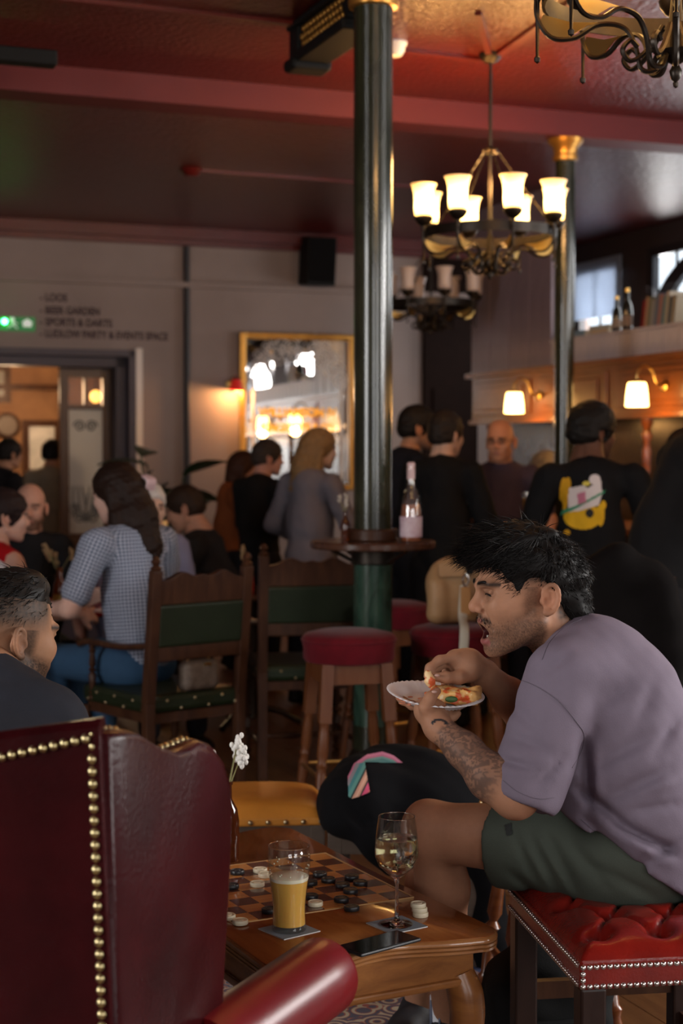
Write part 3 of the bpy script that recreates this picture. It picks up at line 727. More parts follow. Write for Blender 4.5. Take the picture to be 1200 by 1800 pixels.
# ================================================================== CHANDELIERS
def shade_mat():
    m = bpy.data.materials.new('lit_glass_shade'); m.use_nodes = True; N = m.node_tree.nodes; L = m.node_tree.links; b = N['Principled BSDF']
    b.inputs['Base Color'].default_value = (.9, .8, .6, 1); b.inputs['Roughness'].default_value = .4
    tc = N.new('ShaderNodeTexCoord'); sp_ = N.new('ShaderNodeSeparateXYZ'); L.new(tc.outputs['Object'], sp_.inputs[0])
    mr = N.new('ShaderNodeMapRange'); mr.inputs['From Min'].default_value = .10; mr.inputs['From Max'].default_value = .27; L.new(sp_.outputs['Z'], mr.inputs['Value'])
    cr = N.new('ShaderNodeValToRGB'); e = cr.color_ramp.elements
    e[0].position = 0; e[0].color = (.30, .15, .035, 1); e[1].position = 1; e[1].color = (.055, .020, .003, 1)
    q = e.new(.35); q.color = (1, .60, .17, 1); q = e.new(.72); q.color = (.34, .18, .045, 1); q = e.new(.92); q.color = (.085, .036, .006, 1)
    L.new(mr.outputs[0], cr.inputs[0]); L.new(cr.outputs[0], b.inputs['Emission Color']); b.inputs['Emission Strength'].default_value = 14.0
    return m
m_lit = shade_mat(); m_unlit = M('unlit_glass_shade', (.60, .48, .42), .35)
SHP = [(.034, .105), (.044, .112), (.047, .14), (.046, .18), (.049, .215), (.057, .245), (.066, .262), (.062, .262), (.053, .242), (.045, .21), (.043, .16), (.041, .12)]
sh_me = {True: to_mesh('shade', MB().lathe(SHP, (0, 0, 0), 24), m_lit, 60), False: to_mesh('shade', MB().lathe(SHP, (0, 0, 0), 24), m_unlit, 60)}
cup_me = to_mesh('lamp_cup', MB().lathe([(.0, .03), (.012, .03), (.012, .055), (.03, .065), (.045, .085), (.048, .10), (.036, .106), (0, .107)], (0, 0, 0), 16), m_iron)
drop_me = to_mesh('drop', MB().lathe([(.0, -.135), (.007, -.13), (.008, -.12), (.004, -.115), (.006, .02), (.010, .03), (.010, .05)], (0, 0, 0), 8), m_iron)
def flatarm(path): return MB().tube(spline(path, 7), .0085, 6, flat=.75)
arm_me = to_mesh('scroll_arm', flatarm([(.035, 0, -.06), (.06, 0, -.10), (.09, 0, -.135), (.12, 0, -.15), (.14, 0, -.125), (.12, 0, -.10), (.10, 0, -.115)]), m_iron)
arm2_me = to_mesh('long_arm', flatarm([(.03, 0, -.13), (.05, 0, -.165), (.085, 0, -.16), (.10, 0, -.10), (.13, 0, -.055), (.19, 0, -.045), (.25, 0, -.075), (.31, 0, -.07), (.345, 0, -.02), (.348, 0, .04)]), m_iron)
plate_me = to_mesh('arm_plate', MB().prism([(.18, -.040), (.22, -.045), (.27, -.075), (.32, -.068), (.340, -.03), (.33, -.012), (.26, -.035)], -.0015, .0015, lambda q: V3(q[0], q[2], q[1])), m_brass, 0)
def chandelier(label, c, zceil, lit, power=0, offs=32.0):
    t = thing('chandelier', label, 'chandelier', c, 0, 'wrought iron chandeliers'); up = zceil - c[2]
    n = 48; rings = [[V3(r * math.cos(2 * PI * k / n), r * math.sin(2 * PI * k / n), z) for k in range(n)] for r, z in ((.325, .0), (.333, .0), (.333, .05), (.325, .05), (.325, .0))]
    obj('ring', MB().loops(rings, False, False), m_iron, t)
    n = 32; rings = [[V3(r * math.cos(2 * PI * k / n), r * math.sin(2 * PI * k / n), z) for k in range(n)] for r, z in ((.05, up - .48), (.06, up - .48), (.06, up - .46), (.05, up - .46), (.05, up - .48))]
    mb = MB(); mb.tube([(0, 0, -.14), (0, 0, up - .02)], .009, 8); obj('rod', mb, m_iron, t)
    obj('canopy', MB().lathe([(.0, up - .05), (.03, up - .045), (.055, up - .02), (.06, up - .001)], (0, 0, 0), 24), m_iron, t)
    obj('hub', MB().lathe([(.0, -.20), (.012, -.19), (.016, -.17), (.008, -.155), (.03, -.14), (.042, -.12), (.03, -.09), (.018, -.04), (.012, .02)], (0, 0, 0), 20), m_iron, t)
    zc = min(.44, up - .1)
    obj('collar', MB().lathe([(.012, zc - .02), (.035, zc - .012), (.04, zc), (.035, zc + .012), (.012, zc + .02)], (0, 0, 0), 20), m_iron, t)
    for k in range(8):
        a = math.radians(offs + 45 * k); a = -a                       # camera side is -Y
        ca, sa = math.cos(a), math.sin(a)
        piece('long_arm', arm2_me, t, (0, 0, 0), (0, 0, a)); piece('scroll_arm', arm_me, t, (0, 0, 0), (0, 0, a + PI / 8)); piece('arm_plate', plate_me, t, (0, 0, 0), (0, 0, a))
        piece('lamp_cup', cup_me, t, (.345 * ca, .345 * sa, 0)); piece('drop', drop_me, t, (.345 * ca, .345 * sa, 0)); piece('shade', sh_me[lit], t, (.345 * ca, .345 * sa, 0))
        if k % 2 == 0:
            pa, pb = V3(.33 * ca, .33 * sa, .05), V3(.035 * ca, .035 * sa, zc); mb = MB(); L_ = int(np.linalg.norm(pb - pa) / .022)
            for i in range(L_): mb.bar(pa + (pb - pa) * i / L_, pa + (pb - pa) * (i + .85) / L_, .009 if i % 2 else .004, .004 if i % 2 else .009)
            obj('chain', mb, m_iron, t, 0)
    if power:
        for k in range(4):
            a = -math.radians(offs + 90 * k); bl = bpy.data.lights.new('chandelier_light', 'POINT'); bl.energy = power; bl.color = (1, .50, .16); bl.shadow_soft_size = .06
            bo = bpy.data.objects.new('chandelier_light', bl); COL.objects.link(bo); bo.parent = t; bo.location = (.345 * math.cos(a), .345 * math.sin(a), .30)
    return t
k = PZ(862, 94, ZN); chandelier('lit wrought iron chandelier hanging in full view right of the thick column', (k[0], k[1], 2.578), ZN, True, 16)
k = P(1188, 20, 3.95); chandelier('near wrought iron chandelier cut off by the top right corner', (k[0], k[1], 2.63), ZN, True, 14, 12.0)
k = P(757, 550, 11.55); chandelier('unlit distant chandelier with pale shades behind the thick column', (k[0], k[1], 2.58), ZF, False)

# ================================================================== BAR TABLE, BAR STOOLS
zt = P(655, 950, 6.6)[2]
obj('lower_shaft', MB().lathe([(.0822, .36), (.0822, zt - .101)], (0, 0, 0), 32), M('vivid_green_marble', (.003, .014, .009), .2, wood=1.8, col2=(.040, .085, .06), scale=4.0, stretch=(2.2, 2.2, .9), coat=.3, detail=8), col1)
tb_ = thing('bar_table', 'round dark bar table fitted around the green marbled column', 'table', (c1[0], c1[1], 0))
n = 40
def ring_lathe(rin, rout, z0, z1, bev=.006):
    rings = [[V3(r * math.cos(2 * PI * k / n), r * math.sin(2 * PI * k / n), z) for k in range(n)] for r, z in ((rin, z0), (rout - bev, z0), (rout, z0 + bev), (rout, z1 - bev), (rout - bev, z1), (rin, z1), (rin, z0))]
    return MB().loops(rings, False, False)
obj('tabletop', ring_lathe(.086, .265, zt - .032, zt), M('bar_table_wood', (.050, .020, .012), .22, wood=.5, col2=(.085, .036, .02), scale=4, stretch=(7, 1, 1)), tb_)
obj('collar', ring_lathe(.083, .105, zt, zt + .05), m_walnut, tb_); obj('lower_collar', ring_lathe(.083, .092, zt - .10, zt - .032), m_iron, tb_)
for a in (.6, 2.2, 3.8, 5.4): obj('bracket', MB().bar((.09 * math.cos(a), .09 * math.sin(a), zt - .09), (.21 * math.cos(a), .21 * math.sin(a), zt - .035), .02, .012), m_iron, tb_, 0)

m_velvet = M('red_velvet', (.12, .002, .008), .85, spec=.2, sheen=.08, var=.35, scale=12)
m_stoolwood = M('stool_wood', (.10, .028, .008), .36, spec=.3, wood=.6, col2=(.13, .045, .016), scale=5, stretch=(6, 6, 1))
def bar_stool():
    t = thing('bar_stool', 'red velvet bar stool in front of the column, nearest to the coffee table', 'bar stool', (0, 0, 0), 0, 'red velvet bar stools'); zs = .815
    obj('cushion', MB().lathe([(.0, zs - .11), (.17, zs - .11), (.178, zs - .10), (.178, zs - .06), (.184, zs - .03), (.182, zs - .018), (.17, zs - .006), (.12, zs + .006), (.05, zs + .011), (.0, zs + .012)], (0, 0, 0), 36), m_velvet, t, 50)
    obj('piping', MB().tube([(.1835 * math.cos(a), .1835 * math.sin(a), zs - .028) for a in np.linspace(0, 2 * PI, 37)], .004, 6), m_velvet, t, 180)
    z1 = zs - .11; cs = [(1, 1), (1, -1), (-1, -1), (-1, 1)]
    for sx, sy in cs:
        top = V3(sx * .115, sy * .115, z1); mid = V3(sx * .128, sy * .128, z1 - .22); bot = V3(sx * .172, sy * .172, 0)
        mb = MB(); mb.bar(top, mid, .045, .045); d = bot - mid
        pr = [(0, .021), (.03, .017), (.08, .020), (.25, .022), (.30, .016), (.33, .022), (.36, .016), (.40, .021), (.8, .017), (1.0, .015)]
        mb.tube([mid + d * q for q, _ in pr], [r for _, r in pr], 10); obj('leg', mb, m_stoolwood, t)
    for i in range(4):
        a, b = cs[i], cs[(i + 1) % 4]
        obj('apron', MB().bar((a[0] * .118, a[1] * .118, z1 - .04), (b[0] * .118, b[1] * .118, z1 - .04), .018, .075, (0, 0, 1)), m_stoolwood, t, 0)
        q = .154; obj('foot_rail', MB().tube([(a[0] * q, a[1] * q, .28), (b[0] * q, b[1] * q, .28)], .0085, 8), m_brass, t)
    return t
st = bar_stool(); q = P(613, 1100, 6.05); st.location = (q[0], q[1], 0); st.rotation_euler = (0, 0, math.radians(14))
q = P(688, 1075, 7.25); dup(st, (q[0], q[1], 0), .7, 'red velvet bar stool half hidden behind the column')
q = P(800, 1095, 6.25); stC = dup(st, (q[0], q[1], 0), .25, 'red velvet bar stool with the tan bag on it')

# ================================================================== CARVED CHAIRS (green leather)
m_green = M('green_leather', (.014, .021, .009), .42, spec=.3, var=.3, scale=6, bump=.15, bscale=120)
nail_me = to_mesh('nail', MB().lathe([(.0, .005), (.0035, .0045), (.006, .002), (.0065, 0)], (0, 0, 0), 10), M('aged_brass', (.42, .33, .20), .35, metal=1.0))
def turned(a, b, r, n=7):
    a = np.asarray(a, float); b = np.asarray(b, float); pr = [(0, 1), (.06, 1.05), (.08, .6), (.12, 1.1), (.16, .6), (.2, .8), (.45, 1.05), (.5, .55), (.54, 1.15), (.58, .55), (.63, .95), (.85, .7), (.88, 1.1), (.92, .65), (1, .9)]
    return MB().tube([a + (b - a) * q for q, _ in pr], [r * k for _, k in pr], 10)
def green_chair(label):
    t = thing('carved_chair', label, 'chair', (0, 0, 0), 0, 'carved chairs with green leather'); W, D, zs = .225, .24, .50
    for sx in (-1, 1):
        mb = MB(); mb.bar((sx * W, -D, 0), (sx * W, -D, zs), .04, .045, (1, 0, 0)); mb.bar((sx * W, -D, zs), (sx * W, -D - .06, 1.04), .04, .045, (1, 0, 0)); obj('back_leg', mb, m_walnut, t, 0, bevel=.004)
        obj('finial', MB().lathe([(.02, 0), (.024, .012), (.012, .02), (.02, .035), (.014, .05), (0, .058)], (sx * W, -D - .06, 1.04), 12), m_walnut, t)
        obj('front_leg', turned((sx * W, D, 0), (sx * W, D, zs - .06), .022), m_walnut, t)
        obj('arm_support', turned((sx * W, D - .05, zs - .03), (sx * W, D - .05, zs + .20), .016), m_walnut, t)
        mb = MB(); mb.tube(spline([(sx * W, -D - .02, zs + .235), (sx * (W + .01), -.05, zs + .215), (sx * (W + .015), D - .06, zs + .215), (sx * (W + .012), D + .02, zs + .20)], 5), [.02] * 15 + [.024], 8, flat=.7); obj('arm', mb, m_walnut, t)
        obj('side_stretcher', turned((sx * W, -D, .16), (sx * W, D, .16), .014), m_walnut, t)
    # crest rail with two humps
    n = 24; top = [(-W + 2 * W * i / n) for i in range(n + 1)]
    def crest(x): u = abs(x) / W; return .03 * math.exp(-((u - .45) / .22) ** 2) - .010 * u + .012 * math.exp(-(u / .12) ** 2)
    poly = [(x, 1.005 + crest(x)) for x in top] + [(x, .90) for x in reversed(top)]
    obj('crest_rail', MB().prism(poly, -.018, .018, lambda q: V3(q[0], -D - .045 + q[2] - (q[1] - .92) * .11, q[1])), m_walnut, t, 0, bevel=.004)
    mb = MB(); mb.bar((-W, -D - .022, .70), (W, -D - .022, .70), .03, .06, (0, 0, 1)); obj('lower_rail', mb, m_walnut, t, 0, bevel=.004)
    mb = MB().box((0, 0, 0), (W - .015, .022, .088), rotx(math.radians(6.5))).xf(None, (0, -D - .034, .815)); obj('back_panel', mb, m_green, t, 0, bevel=.012)
    obj('seat', MB().box2((-W - .01, -D - .005, zs - .045), (W + .01, D + .02, zs + .03)), m_green, t, 0, bevel=.022)
    obj('seat_rail', MB().box2((-W + .01, -D, zs - .085), (W - .01, D, zs - .045)), m_walnut, t, 0)
    for sx in (-1, 1):
        for k in range(7): piece('nail', nail_me, t, (sx * (W + .0105), -D + .03 + k * .07, zs - .03 + (.035 if k % 2 else 0)), (0, sx * PI / 2, 0))
    for k in range(7): piece('nail', nail_me, t, (-W + .02 + k * .068, -D - .0055, zs - .03 + (.035 if k % 2 else 0)), (PI / 2, 0, 0))
    obj('cross_stretcher', turned((-W, 0, .16), (W, 0, .16), .014), m_walnut, t)
    return t
chA = green_chair('carved chair with green leather back, holding the woman in gingham'); chA_r = math.radians(40)
bc_ = V3(-.578, 6.37, 0); fw = V3(-math.sin(chA_r), math.cos(chA_r), 0); chA.location = tuple(bc_ + fw * .28); chA.rotation_euler = (0, 0, chA_r)
q = P(528, 1100, 7.45); dup(chA, (q[0], q[1], 0), math.radians(12), 'empty carved chair with dark green back left of the column')

# ================================================================== COFFEE TABLE
TCx, TCy, TA, TZ = -.14, 3.598, math.radians(27.4), .5
ct = thing('coffee_table', 'polished wooden coffee table with inlaid draughts board', 'table', (TCx, TCy, 0), TA)
A_, B_ = .272, .548
def outline():
    pts = []; r = .07
    def edge_b(a): return B_ - .052 * math.exp(-(a / .13) ** 2) + .0
    def edge_a(b): return A_ - .012 * math.exp(-(b / .30) ** 2)
    q = []
    for a in np.linspace(-A_ + r, A_ - r, 40): q.append((a, -edge_b(a)))
    for k in range(1, 10): th = -PI / 2 + PI / 2 * k / 10; q.append((A_ - r + r * math.cos(th), -B_ + r + r * math.sin(th)))
    for b in np.linspace(-B_ + r, B_ - r, 30): q.append((edge_a(b), b))
    for k in range(1, 10): th = PI / 2 * k / 10; q.append((A_ - r + r * math.cos(th), B_ - r + r * math.sin(th)))
    for a in np.linspace(A_ - r, -A_ + r, 40): q.append((a, edge_b(a)))
    for k in range(1, 10): th = PI / 2 + PI / 2 * k / 10; q.append((-A_ + r + r * math.cos(th), B_ - r + r * math.sin(th)))
    for b in np.linspace(B_ - r, -B_ + r, 30): q.append((-edge_a(b), b))
    for k in range(1, 10): th = PI + PI / 2 * k / 10; q.append((-A_ + r + r * math.cos(th), -B_ + r + r * math.sin(th)))
    return np.array(q)
OL = outline(); tg = np.roll(OL, -1, 0) - np.roll(OL, 1, 0); tg /= np.linalg.norm(tg, axis=1)[:, None] + 1e-9; NR = np.stack([tg[:, 1], -tg[:, 0]], 1)
def orings(spec): return [[V3(*(OL[i] + NR[i] * o), z) for i in range(len(OL))] for o, z in spec]
m_ttop = M('table_mahogany', (.19, .050, .012), .16, wood=.6, col2=(.26, .080, .020), scale=3.5, stretch=(9, 1, 1), coat=.5)
m_tedge = M('table_edge', (.36, .155, .052), .22, wood=.6, col2=(.22, .085, .027), scale=4, stretch=(2, 2, 9), coat=.4)
obj('tabletop', MB().loops(orings([(-.006, TZ - .004), (-.0062, TZ - .001), (-.008, TZ)]), True, True), m_ttop, ct)
obj('moulded_edge', MB().loops(orings([(-.03, TZ - .034), (-.008, TZ - .034), (-.002, TZ - .031), (-.002, TZ - .026), (-.006, TZ - .0245), (-.001, TZ - .022), (-.001, TZ - .017), (-.005, TZ - .0155), (0, TZ - .013), (0, TZ - .008), (-.003, TZ - .0035), (-.0062, TZ - .002)]), True, True), m_tedge, ct, 35)
m_apron = M('apron_wood', (.33, .13, .036), .30, wood=.8, col2=(.19, .068, .02), scale=4, stretch=(2, 2, 8))
def seg_ring(spec, lo, hi): return None
ia = .045
for nm, (x0, y0, x1, y1) in (('end_apron', (-A_ + ia, -B_ + .075, A_ - ia, -B_ + .095)), ('end_apron', (-A_ + ia, B_ - .095, A_ - ia, B_ - .075)), ('side_apron', (-A_ + ia, -B_ + .095, -A_ + ia + .02, B_ - .095)), ('side_apron', (A_ - ia - .02, -B_ + .095, A_ - ia, B_ - .095))):
    obj(nm, MB().box2((x0, y0, TZ - .105), (x1, y1, TZ - .033)), m_apron, ct, 0)
for nm, (x0, y0, x1, y1) in (('apron_moulding', (-A_ + ia - .008, -B_ + .066, A_ - ia + .008, -B_ + .08)), ('apron_moulding', (-A_ + ia - .008, B_ - .08, A_ - ia + .008, B_ - .066)), ('apron_moulding', (-A_ + ia - .008, -B_ + .08, -A_ + ia, B_ - .08)), ('apron_moulding', (A_ - ia, -B_ + .08, A_ - ia + .008, B_ - .08))):
    obj(nm, MB().box2((x0, y0, TZ - .120), (x1, y1, TZ - .103)), m_apron, ct, 0, bevel=.005)
for sx in (-1, 1):
    for sy in (-1, 1):
        x, y = sx * (A_ - ia - .022), sy * (B_ - .1); path = [(0, 0, TZ - .10), (.012, .012, TZ - .15), (.014, .014, TZ - .20), (.004, .004, TZ - .28), (-.010, -.010, TZ - .37), (-.008, -.008, TZ - .44), (.01, .01, .03), (.02, .02, .0)]
        pp = spline([(x + sx * a, y + sy * b, z) for a, b, z in path], 4); rr = np.interp(np.linspace(0, 1, len(pp)), [0, .12, .3, .5, .72, .86, .95, 1], [.034, .040, .038, .028, .020, .020, .030, .026])
        obj('leg', MB().tube(pp, list(rr), 12), m_apron, ct)
# inlaid board: squares as pieces, a pale line round them
BH = .215; q = BH * 2 / 8
sq = [to_mesh('board_square', MB().box((0, 0, .0008), (q / 2 - .0002, q / 2 - .0002, .0008)), M('light_veneer', (.60, .25, .06), .2, wood=.5, col2=(.48, .18, .04), scale=12, stretch=(1, 8, 1), coat=.4), 0),
      to_mesh('board_square', MB().box((0, 0, .0008), (q / 2 - .0002, q / 2 - .0002, .0008)), M('dark_veneer', (.12, .028, .009), .2, wood=.5, col2=(.085, .02, .007), scale=12, stretch=(1, 8, 1), coat=.4), 0)]
BOX_, BOY_ = .005, .0
for i in range(8):
    for j in range(8): piece('board_square', sq[(i + j) % 2], ct, (BOX_ - BH + q * (i + .5), BOY_ - BH + q * (j + .5), TZ + .0002))
for a, b in (((-1, -1), (1, -1)), ((1, -1), (1, 1)), ((1, 1), (-1, 1)), ((-1, 1), (-1, -1))):
    k = BH + .006; obj('inlay_line', MB().bar((BOX_ + a[0] * k, BOY_ + a[1] * k, TZ + .0008), (BOX_ + b[0] * k, BOY_ + b[1] * k, TZ + .0008), .004, .0016), M('inlay', (.55, .33, .15), .25), ct, 0)

# draughtsmen
m_wd = M('cream_draught', (.72, .64, .46), .42, var=.08); m_bd = M('black_draught', (.012, .012, .014), .38)
pf = [(.0, 0), (.0160, 0), (.0170, .001), (.0170, .0085), (.0160, .0098), (.0135, .0098), (.0130, .0088), (.0085, .0088), (.008, .0098), (.0, .0098)]
dm = {'w': to_mesh('draughts_piece', MB().lathe(pf, (0, 0, 0), 26), m_wd, 45), 'b': to_mesh('draughts_piece', MB().lathe(pf, (0, 0, 0), 26), m_bd, 45)}
DR = [('b', 417, 1529, 'black draughtsman at the far left of the board by the brown bottle'), ('b', 407, 1554, 'black draughtsman near the board left side beside the armchair wing'),
      ('b', 562, 1533, 'black draughtsman farthest back right of the pint glass'), ('b', 577, 1543, 'black draughtsman touching the farthest back one right of the pint'),
      ('b', 618, 1538, 'black draughtsman at the back right edge of the board'), ('b', 633, 1548, 'rightmost black draughtsman on the board'),
      ('b', 602, 1552, 'black draughtsman in the middle of the right cluster, upper one'), ('b', 616, 1562, 'black draughtsman in the middle of the right cluster, lower one'),
      ('b', 600, 1577, 'black draughtsman below the right cluster'), ('b', 618, 1592, 'nearest black draughtsman on the board, right of the pint'),
      ('b', 546, 1572, 'black draughtsman half hidden behind the pint glass right side'), ('b', 545, 1548, 'black draughtsman behind the rim side of the beer'), ('b', 473, 1596, 'black draughtsman half hidden behind the pint glass left side'),
      ('w', 457, 1526, 'cream draughtsman farthest back left of the pint'), ('w', 466, 1534, 'cream draughtsman tucked against the far left of the pint'), ('w', 452, 1550, 'cream draughtsman alone left of the pint'),
      ('w', 382, 1563, 'cream draughtsman peeping out behind the armchair wing'), ('w', 386, 1593, 'cream draughtsman farthest of three at the board near left corner'), ('w', 400, 1607, 'cream draughtsman middle of three at the board near left corner'),
      ('w', 422, 1616, 'cream draughtsman nearest of three at the board near left corner'), ('w', 554, 1584, 'cream draughtsman alone right of the pint glass')]
for kd, px, py, lb in DR:
    p = PZ(px, py, TZ + .012); o = piece('draughts_piece', dm[kd], None, (p[0], p[1], TZ + .0022)); tag(o, lb, 'draughts piece', 'draughtsmen on the coffee table')
p = PZ(738, 1611, TZ)
for k, lb in enumerate(('bottom', 'middle', 'top')):
    o = piece('draughts_piece', dm['w'], None, (p[0] + (.001, -.001, -.004)[k], p[1] + .001 * k, TZ + .0005 + k * .0099)); tag(o, 'cream draughtsman, %s of the stack right of the wine glass' % lb, 'draughts piece', 'draughtsmen on the coffee table')

# coasters, glasses, phone
m_coast = M('grey_coaster', (.22, .25, .28), .8, var=.1)
def coaster(px, py, rz, label):
    p = PZ(px, py, TZ); t = thing('coaster', label, 'coaster', (p[0], p[1], TZ), rz, 'card coasters')
    obj('card', MB().box2((-.047, -.047, .0004), (.047, .047, .0022)), M('coaster_edge', (.6, .58, .54), .8), t, 0); obj('printed_face', MB().box2((-.047, -.047, .0022), (.047, .047, .0026)), m_coast, t, 0); return p
pc = coaster(508, 1636, math.radians(38), 'grey square coaster under the pint of beer'); wc = coaster(697, 1627, math.radians(34), 'grey square coaster under the wine glass')
m_glass = M('clear_glass', (1, 1, 1), .0, trans=1.0, ior=1.45)
def thin_glass():
    m = bpy.data.materials.new('thin_glass'); m.use_nodes = True; N = m.node_tree.nodes; L = m.node_tree.links; N.clear(); o = N.new('ShaderNodeOutputMaterial'); mx = N.new('ShaderNodeMixShader')
    lw = N.new('ShaderNodeLayerWeight'); lw.inputs['Blend'].default_value = .5; pw = N.new('ShaderNodeMath'); pw.operation = 'POWER'; pw.inputs[1].default_value = 3.5; L.new(lw.outputs['Facing'], pw.inputs[0]); fr = N.new('ShaderNodeMath'); fr.operation = 'MULTIPLY_ADD'; fr.inputs[1].default_value = .6; fr.inputs[2].default_value = .085; L.new(pw.outputs[0], fr.inputs[0]); t = N.new('ShaderNodeBsdfTransparent'); t.inputs[0].default_value = (.97, .98, .97, 1); g = N.new('ShaderNodeBsdfGlossy'); g.inputs['Roughness'].default_value = .01
    L.new(fr.outputs[0], mx.inputs[0]); L.new(t.outputs[0], mx.inputs[1]); L.new(g.outputs[0], mx.inputs[2]); L.new(mx.outputs[0], o.inputs[0]); return m
m_thin = thin_glass()
pg = thing('pint_glass', 'tall pint glass of hazy golden beer on the table', 'glass', (pc[0], pc[1], TZ + .003))
PO = [(r * 1.09, z) for r, z in [(.0325, 0), (.0335, .004), (.0322, .02), (.0320, .05), (.0345, .08), (.0385, .11), (.0408, .135), (.0408, .155), (.0398, .177)]]
outer = PO; inner = [(r - .0022, max(z, .013)) for r, z in PO if z >= .02]
obj('glass', MB().lathe([(0, 0)] + outer + [(.0425, .1778)] + inner[::-1] + [(.031, .012), (0, .011)], (0, 0, 0), 48), m_thin, pg, 60)
bi = [(0, .0125)] + [(np.interp(z, [a for _, a in PO], [r for r, _ in PO]) - .0019, z) for z in (.0125, .03, .05, .08, .095, .106)]
obj('beer', MB().lathe(bi + [(0, .106)], (0, 0, 0), 48), M('hazy_beer', (.74, .41, .085), .35, sss=.3), pg, 60)
obj('foam', MB().lathe([(0, .1062), (.0400, .1062), (.0410, .113), (.037, .1155), (0, .114)], (0, 0, 0), 48), M('beer_foam', (.88, .80, .62), .8, sss=.3), pg, 60)
mb = MB(); rs = random.Random(5)
for k in range(34):
    a = rs.uniform(0, 2 * PI); z = .118 + .045 * rs.random() ** 1.5; r = np.interp(z, [q_ for _, q_ in PO], [r for r, _ in PO]) - .0026; mb.ell((r * math.cos(a), r * math.sin(a), z), (.0006 + .0014 * rs.random(), .0006 + .0014 * rs.random(), .0006 + .0018 * rs.random()), 6, 4)
obj('rim', MB().tube([(.0428 * math.cos(a), .0428 * math.sin(a), .1778) for a in np.linspace(0, 2 * PI, 49)], .0011, 6, cap=False), m_glass, pg, 180)
lac = obj('foam_lacing', mb, MATS['beer_foam'], pg, 180); lac['kind'] = 'stuff'
wg = thing('wine_glass', 'stemmed glass of white wine on its coaster', 'glass', (wc[0], wc[1], TZ + .003))
WO = [(.0345, 0), (.0345, .0015), (.02, .004), (.008, .008), (.0045, .016), (.0038, .04), (.0038, .085), (.006, .098), (.016, .106), (.037, .124), (.0462, .145), (.0472, .16), (.0445, .19), (.039, .231)]
WI = [(.038, .231), (.0435, .19), (.0461, .16), (.0451, .1455), (.036, .126), (.015, .109), (0, .106)]
obj('bowl', MB().lathe(WO[8:] + WI, (0, 0, 0), 48), m_thin, wg, 60); obj('stem', MB().lathe([(0, 0)] + WO[:9] + [(0, .1055)], (0, 0, 0), 40), m_glass, wg, 60)
obj('rim', MB().tube([(.0386 * math.cos(a), .0386 * math.sin(a), .2312) for a in np.linspace(0, 2 * PI, 49)], .0008, 6, cap=False), m_glass, wg, 180)
obj('wine', MB().lathe([(0, .1065)] + [(r - .0004, z) for r, z in WI[::-1][1:] if z < .17] + [(.0440, .185), (0, .185)], (0, 0, 0), 48), M('white_wine', (.97, .92, .66), .0, trans=1.0, ior=1.34), wg, 60)
c4 = [PZ(*q_, TZ + .008) for q_ in ((594, 1660), (703, 1633), (736, 1650), (633, 1680))]
pcn = sum(c4) / 4; ex_ = unit((c4[1] - c4[0]) + (c4[2] - c4[3])); L_ = (np.linalg.norm(c4[1] - c4[0]) + np.linalg.norm(c4[2] - c4[3])) / 4
ph = thing('smartphone', 'black smartphone lying face up at the table edge', 'phone', (pcn[0], pcn[1], TZ + .0005), math.atan2(ex_[1], ex_[0])); wv = .037
obj('body', MB().box2((-L_, -wv, 0), (L_, wv, .0078)), M('phone_case', (.012, .013, .015), .45), ph, 0, bevel=.0035); obj('screen', MB().box2((-L_ + .004, -wv + .003, .0078), (L_ - .004, wv - .003, .0083)), M('phone_screen', (.004, .004, .005), .06, coat=.5), ph, 0)

# flower bottles
m_amber = M('amber_glass', (.10, .022, .006), .08, trans=.5, ior=1.45)
def flower_bottle(name, label, loc, k=1.0, fl=(.78, .74, .66), mat=None, fk=1.0, seed=1, lab=None):
    pr = [(0, 0), (.029, 0), (.031, .006), (.031, .10), (.026, .13), (.013, .155), (.012, .19), (.0145, .192), (.0145, .2), (.0115, .2), (.010, .155), (0, .15)]
    t = thing(name, label, 'vase', loc); obj('bottle', MB().lathe([(r * k, z * k) for r, z in pr], (0, 0, 0), 22), mat or m_amber, t, 50); rs = random.Random(seed)
    if lab: obj('label', MB().lathe([(.0313 * k, .03 * k), (.0313 * k, .08 * k)], (0, 0, 0), 22), lab, t)
    mf = M('flower_%d%d%d' % tuple(int(c * 100) for c in fl), fl, .8)
    for i in range(4):
        a = rs.uniform(0, 6.28); sp_ = .03 * k * fk; h = (.24 + .07 * rs.random()) * k; tip = V3(sp_ * math.cos(a) * 1.3, sp_ * math.sin(a) * 1.3, h)
        obj('stem', MB().tube(spline([(0, 0, .15 * k), (tip[0] * .3, tip[1] * .3, .2 * k), tip], 4), .0018, 5), M('dry_stem', (.22, .20, .08), .8), t)
        mb = MB()
        for _ in range(26):
            d = unit(V3(rs.gauss(0, 1), rs.gauss(0, 1), rs.gauss(0, 1))); mb.ell(tip + d * .014 * k * rs.random() + V3(0, 0, rs.uniform(-.03, .012)) * k, (.006 * k, .006 * k, .008 * k), 6, 4)
        obj('blossom', mb, mf, t, 180)
    return t
p = PZ(399, 1512, TZ); flower_bottle('flower_bottle', 'brown bottle with white blossoms at the left of the coffee table', (p[0], p[1], TZ + .0005), .98, (.85, .83, .78))
ztb = zt; p = P(607, 948, 6.55); flower_bottle('flower_bottle', 'small brown bottle with dried flower on the bar table', (p[0], p[1] + .02, ztb + .0008), .62, (.45, .40, .34), seed=4)
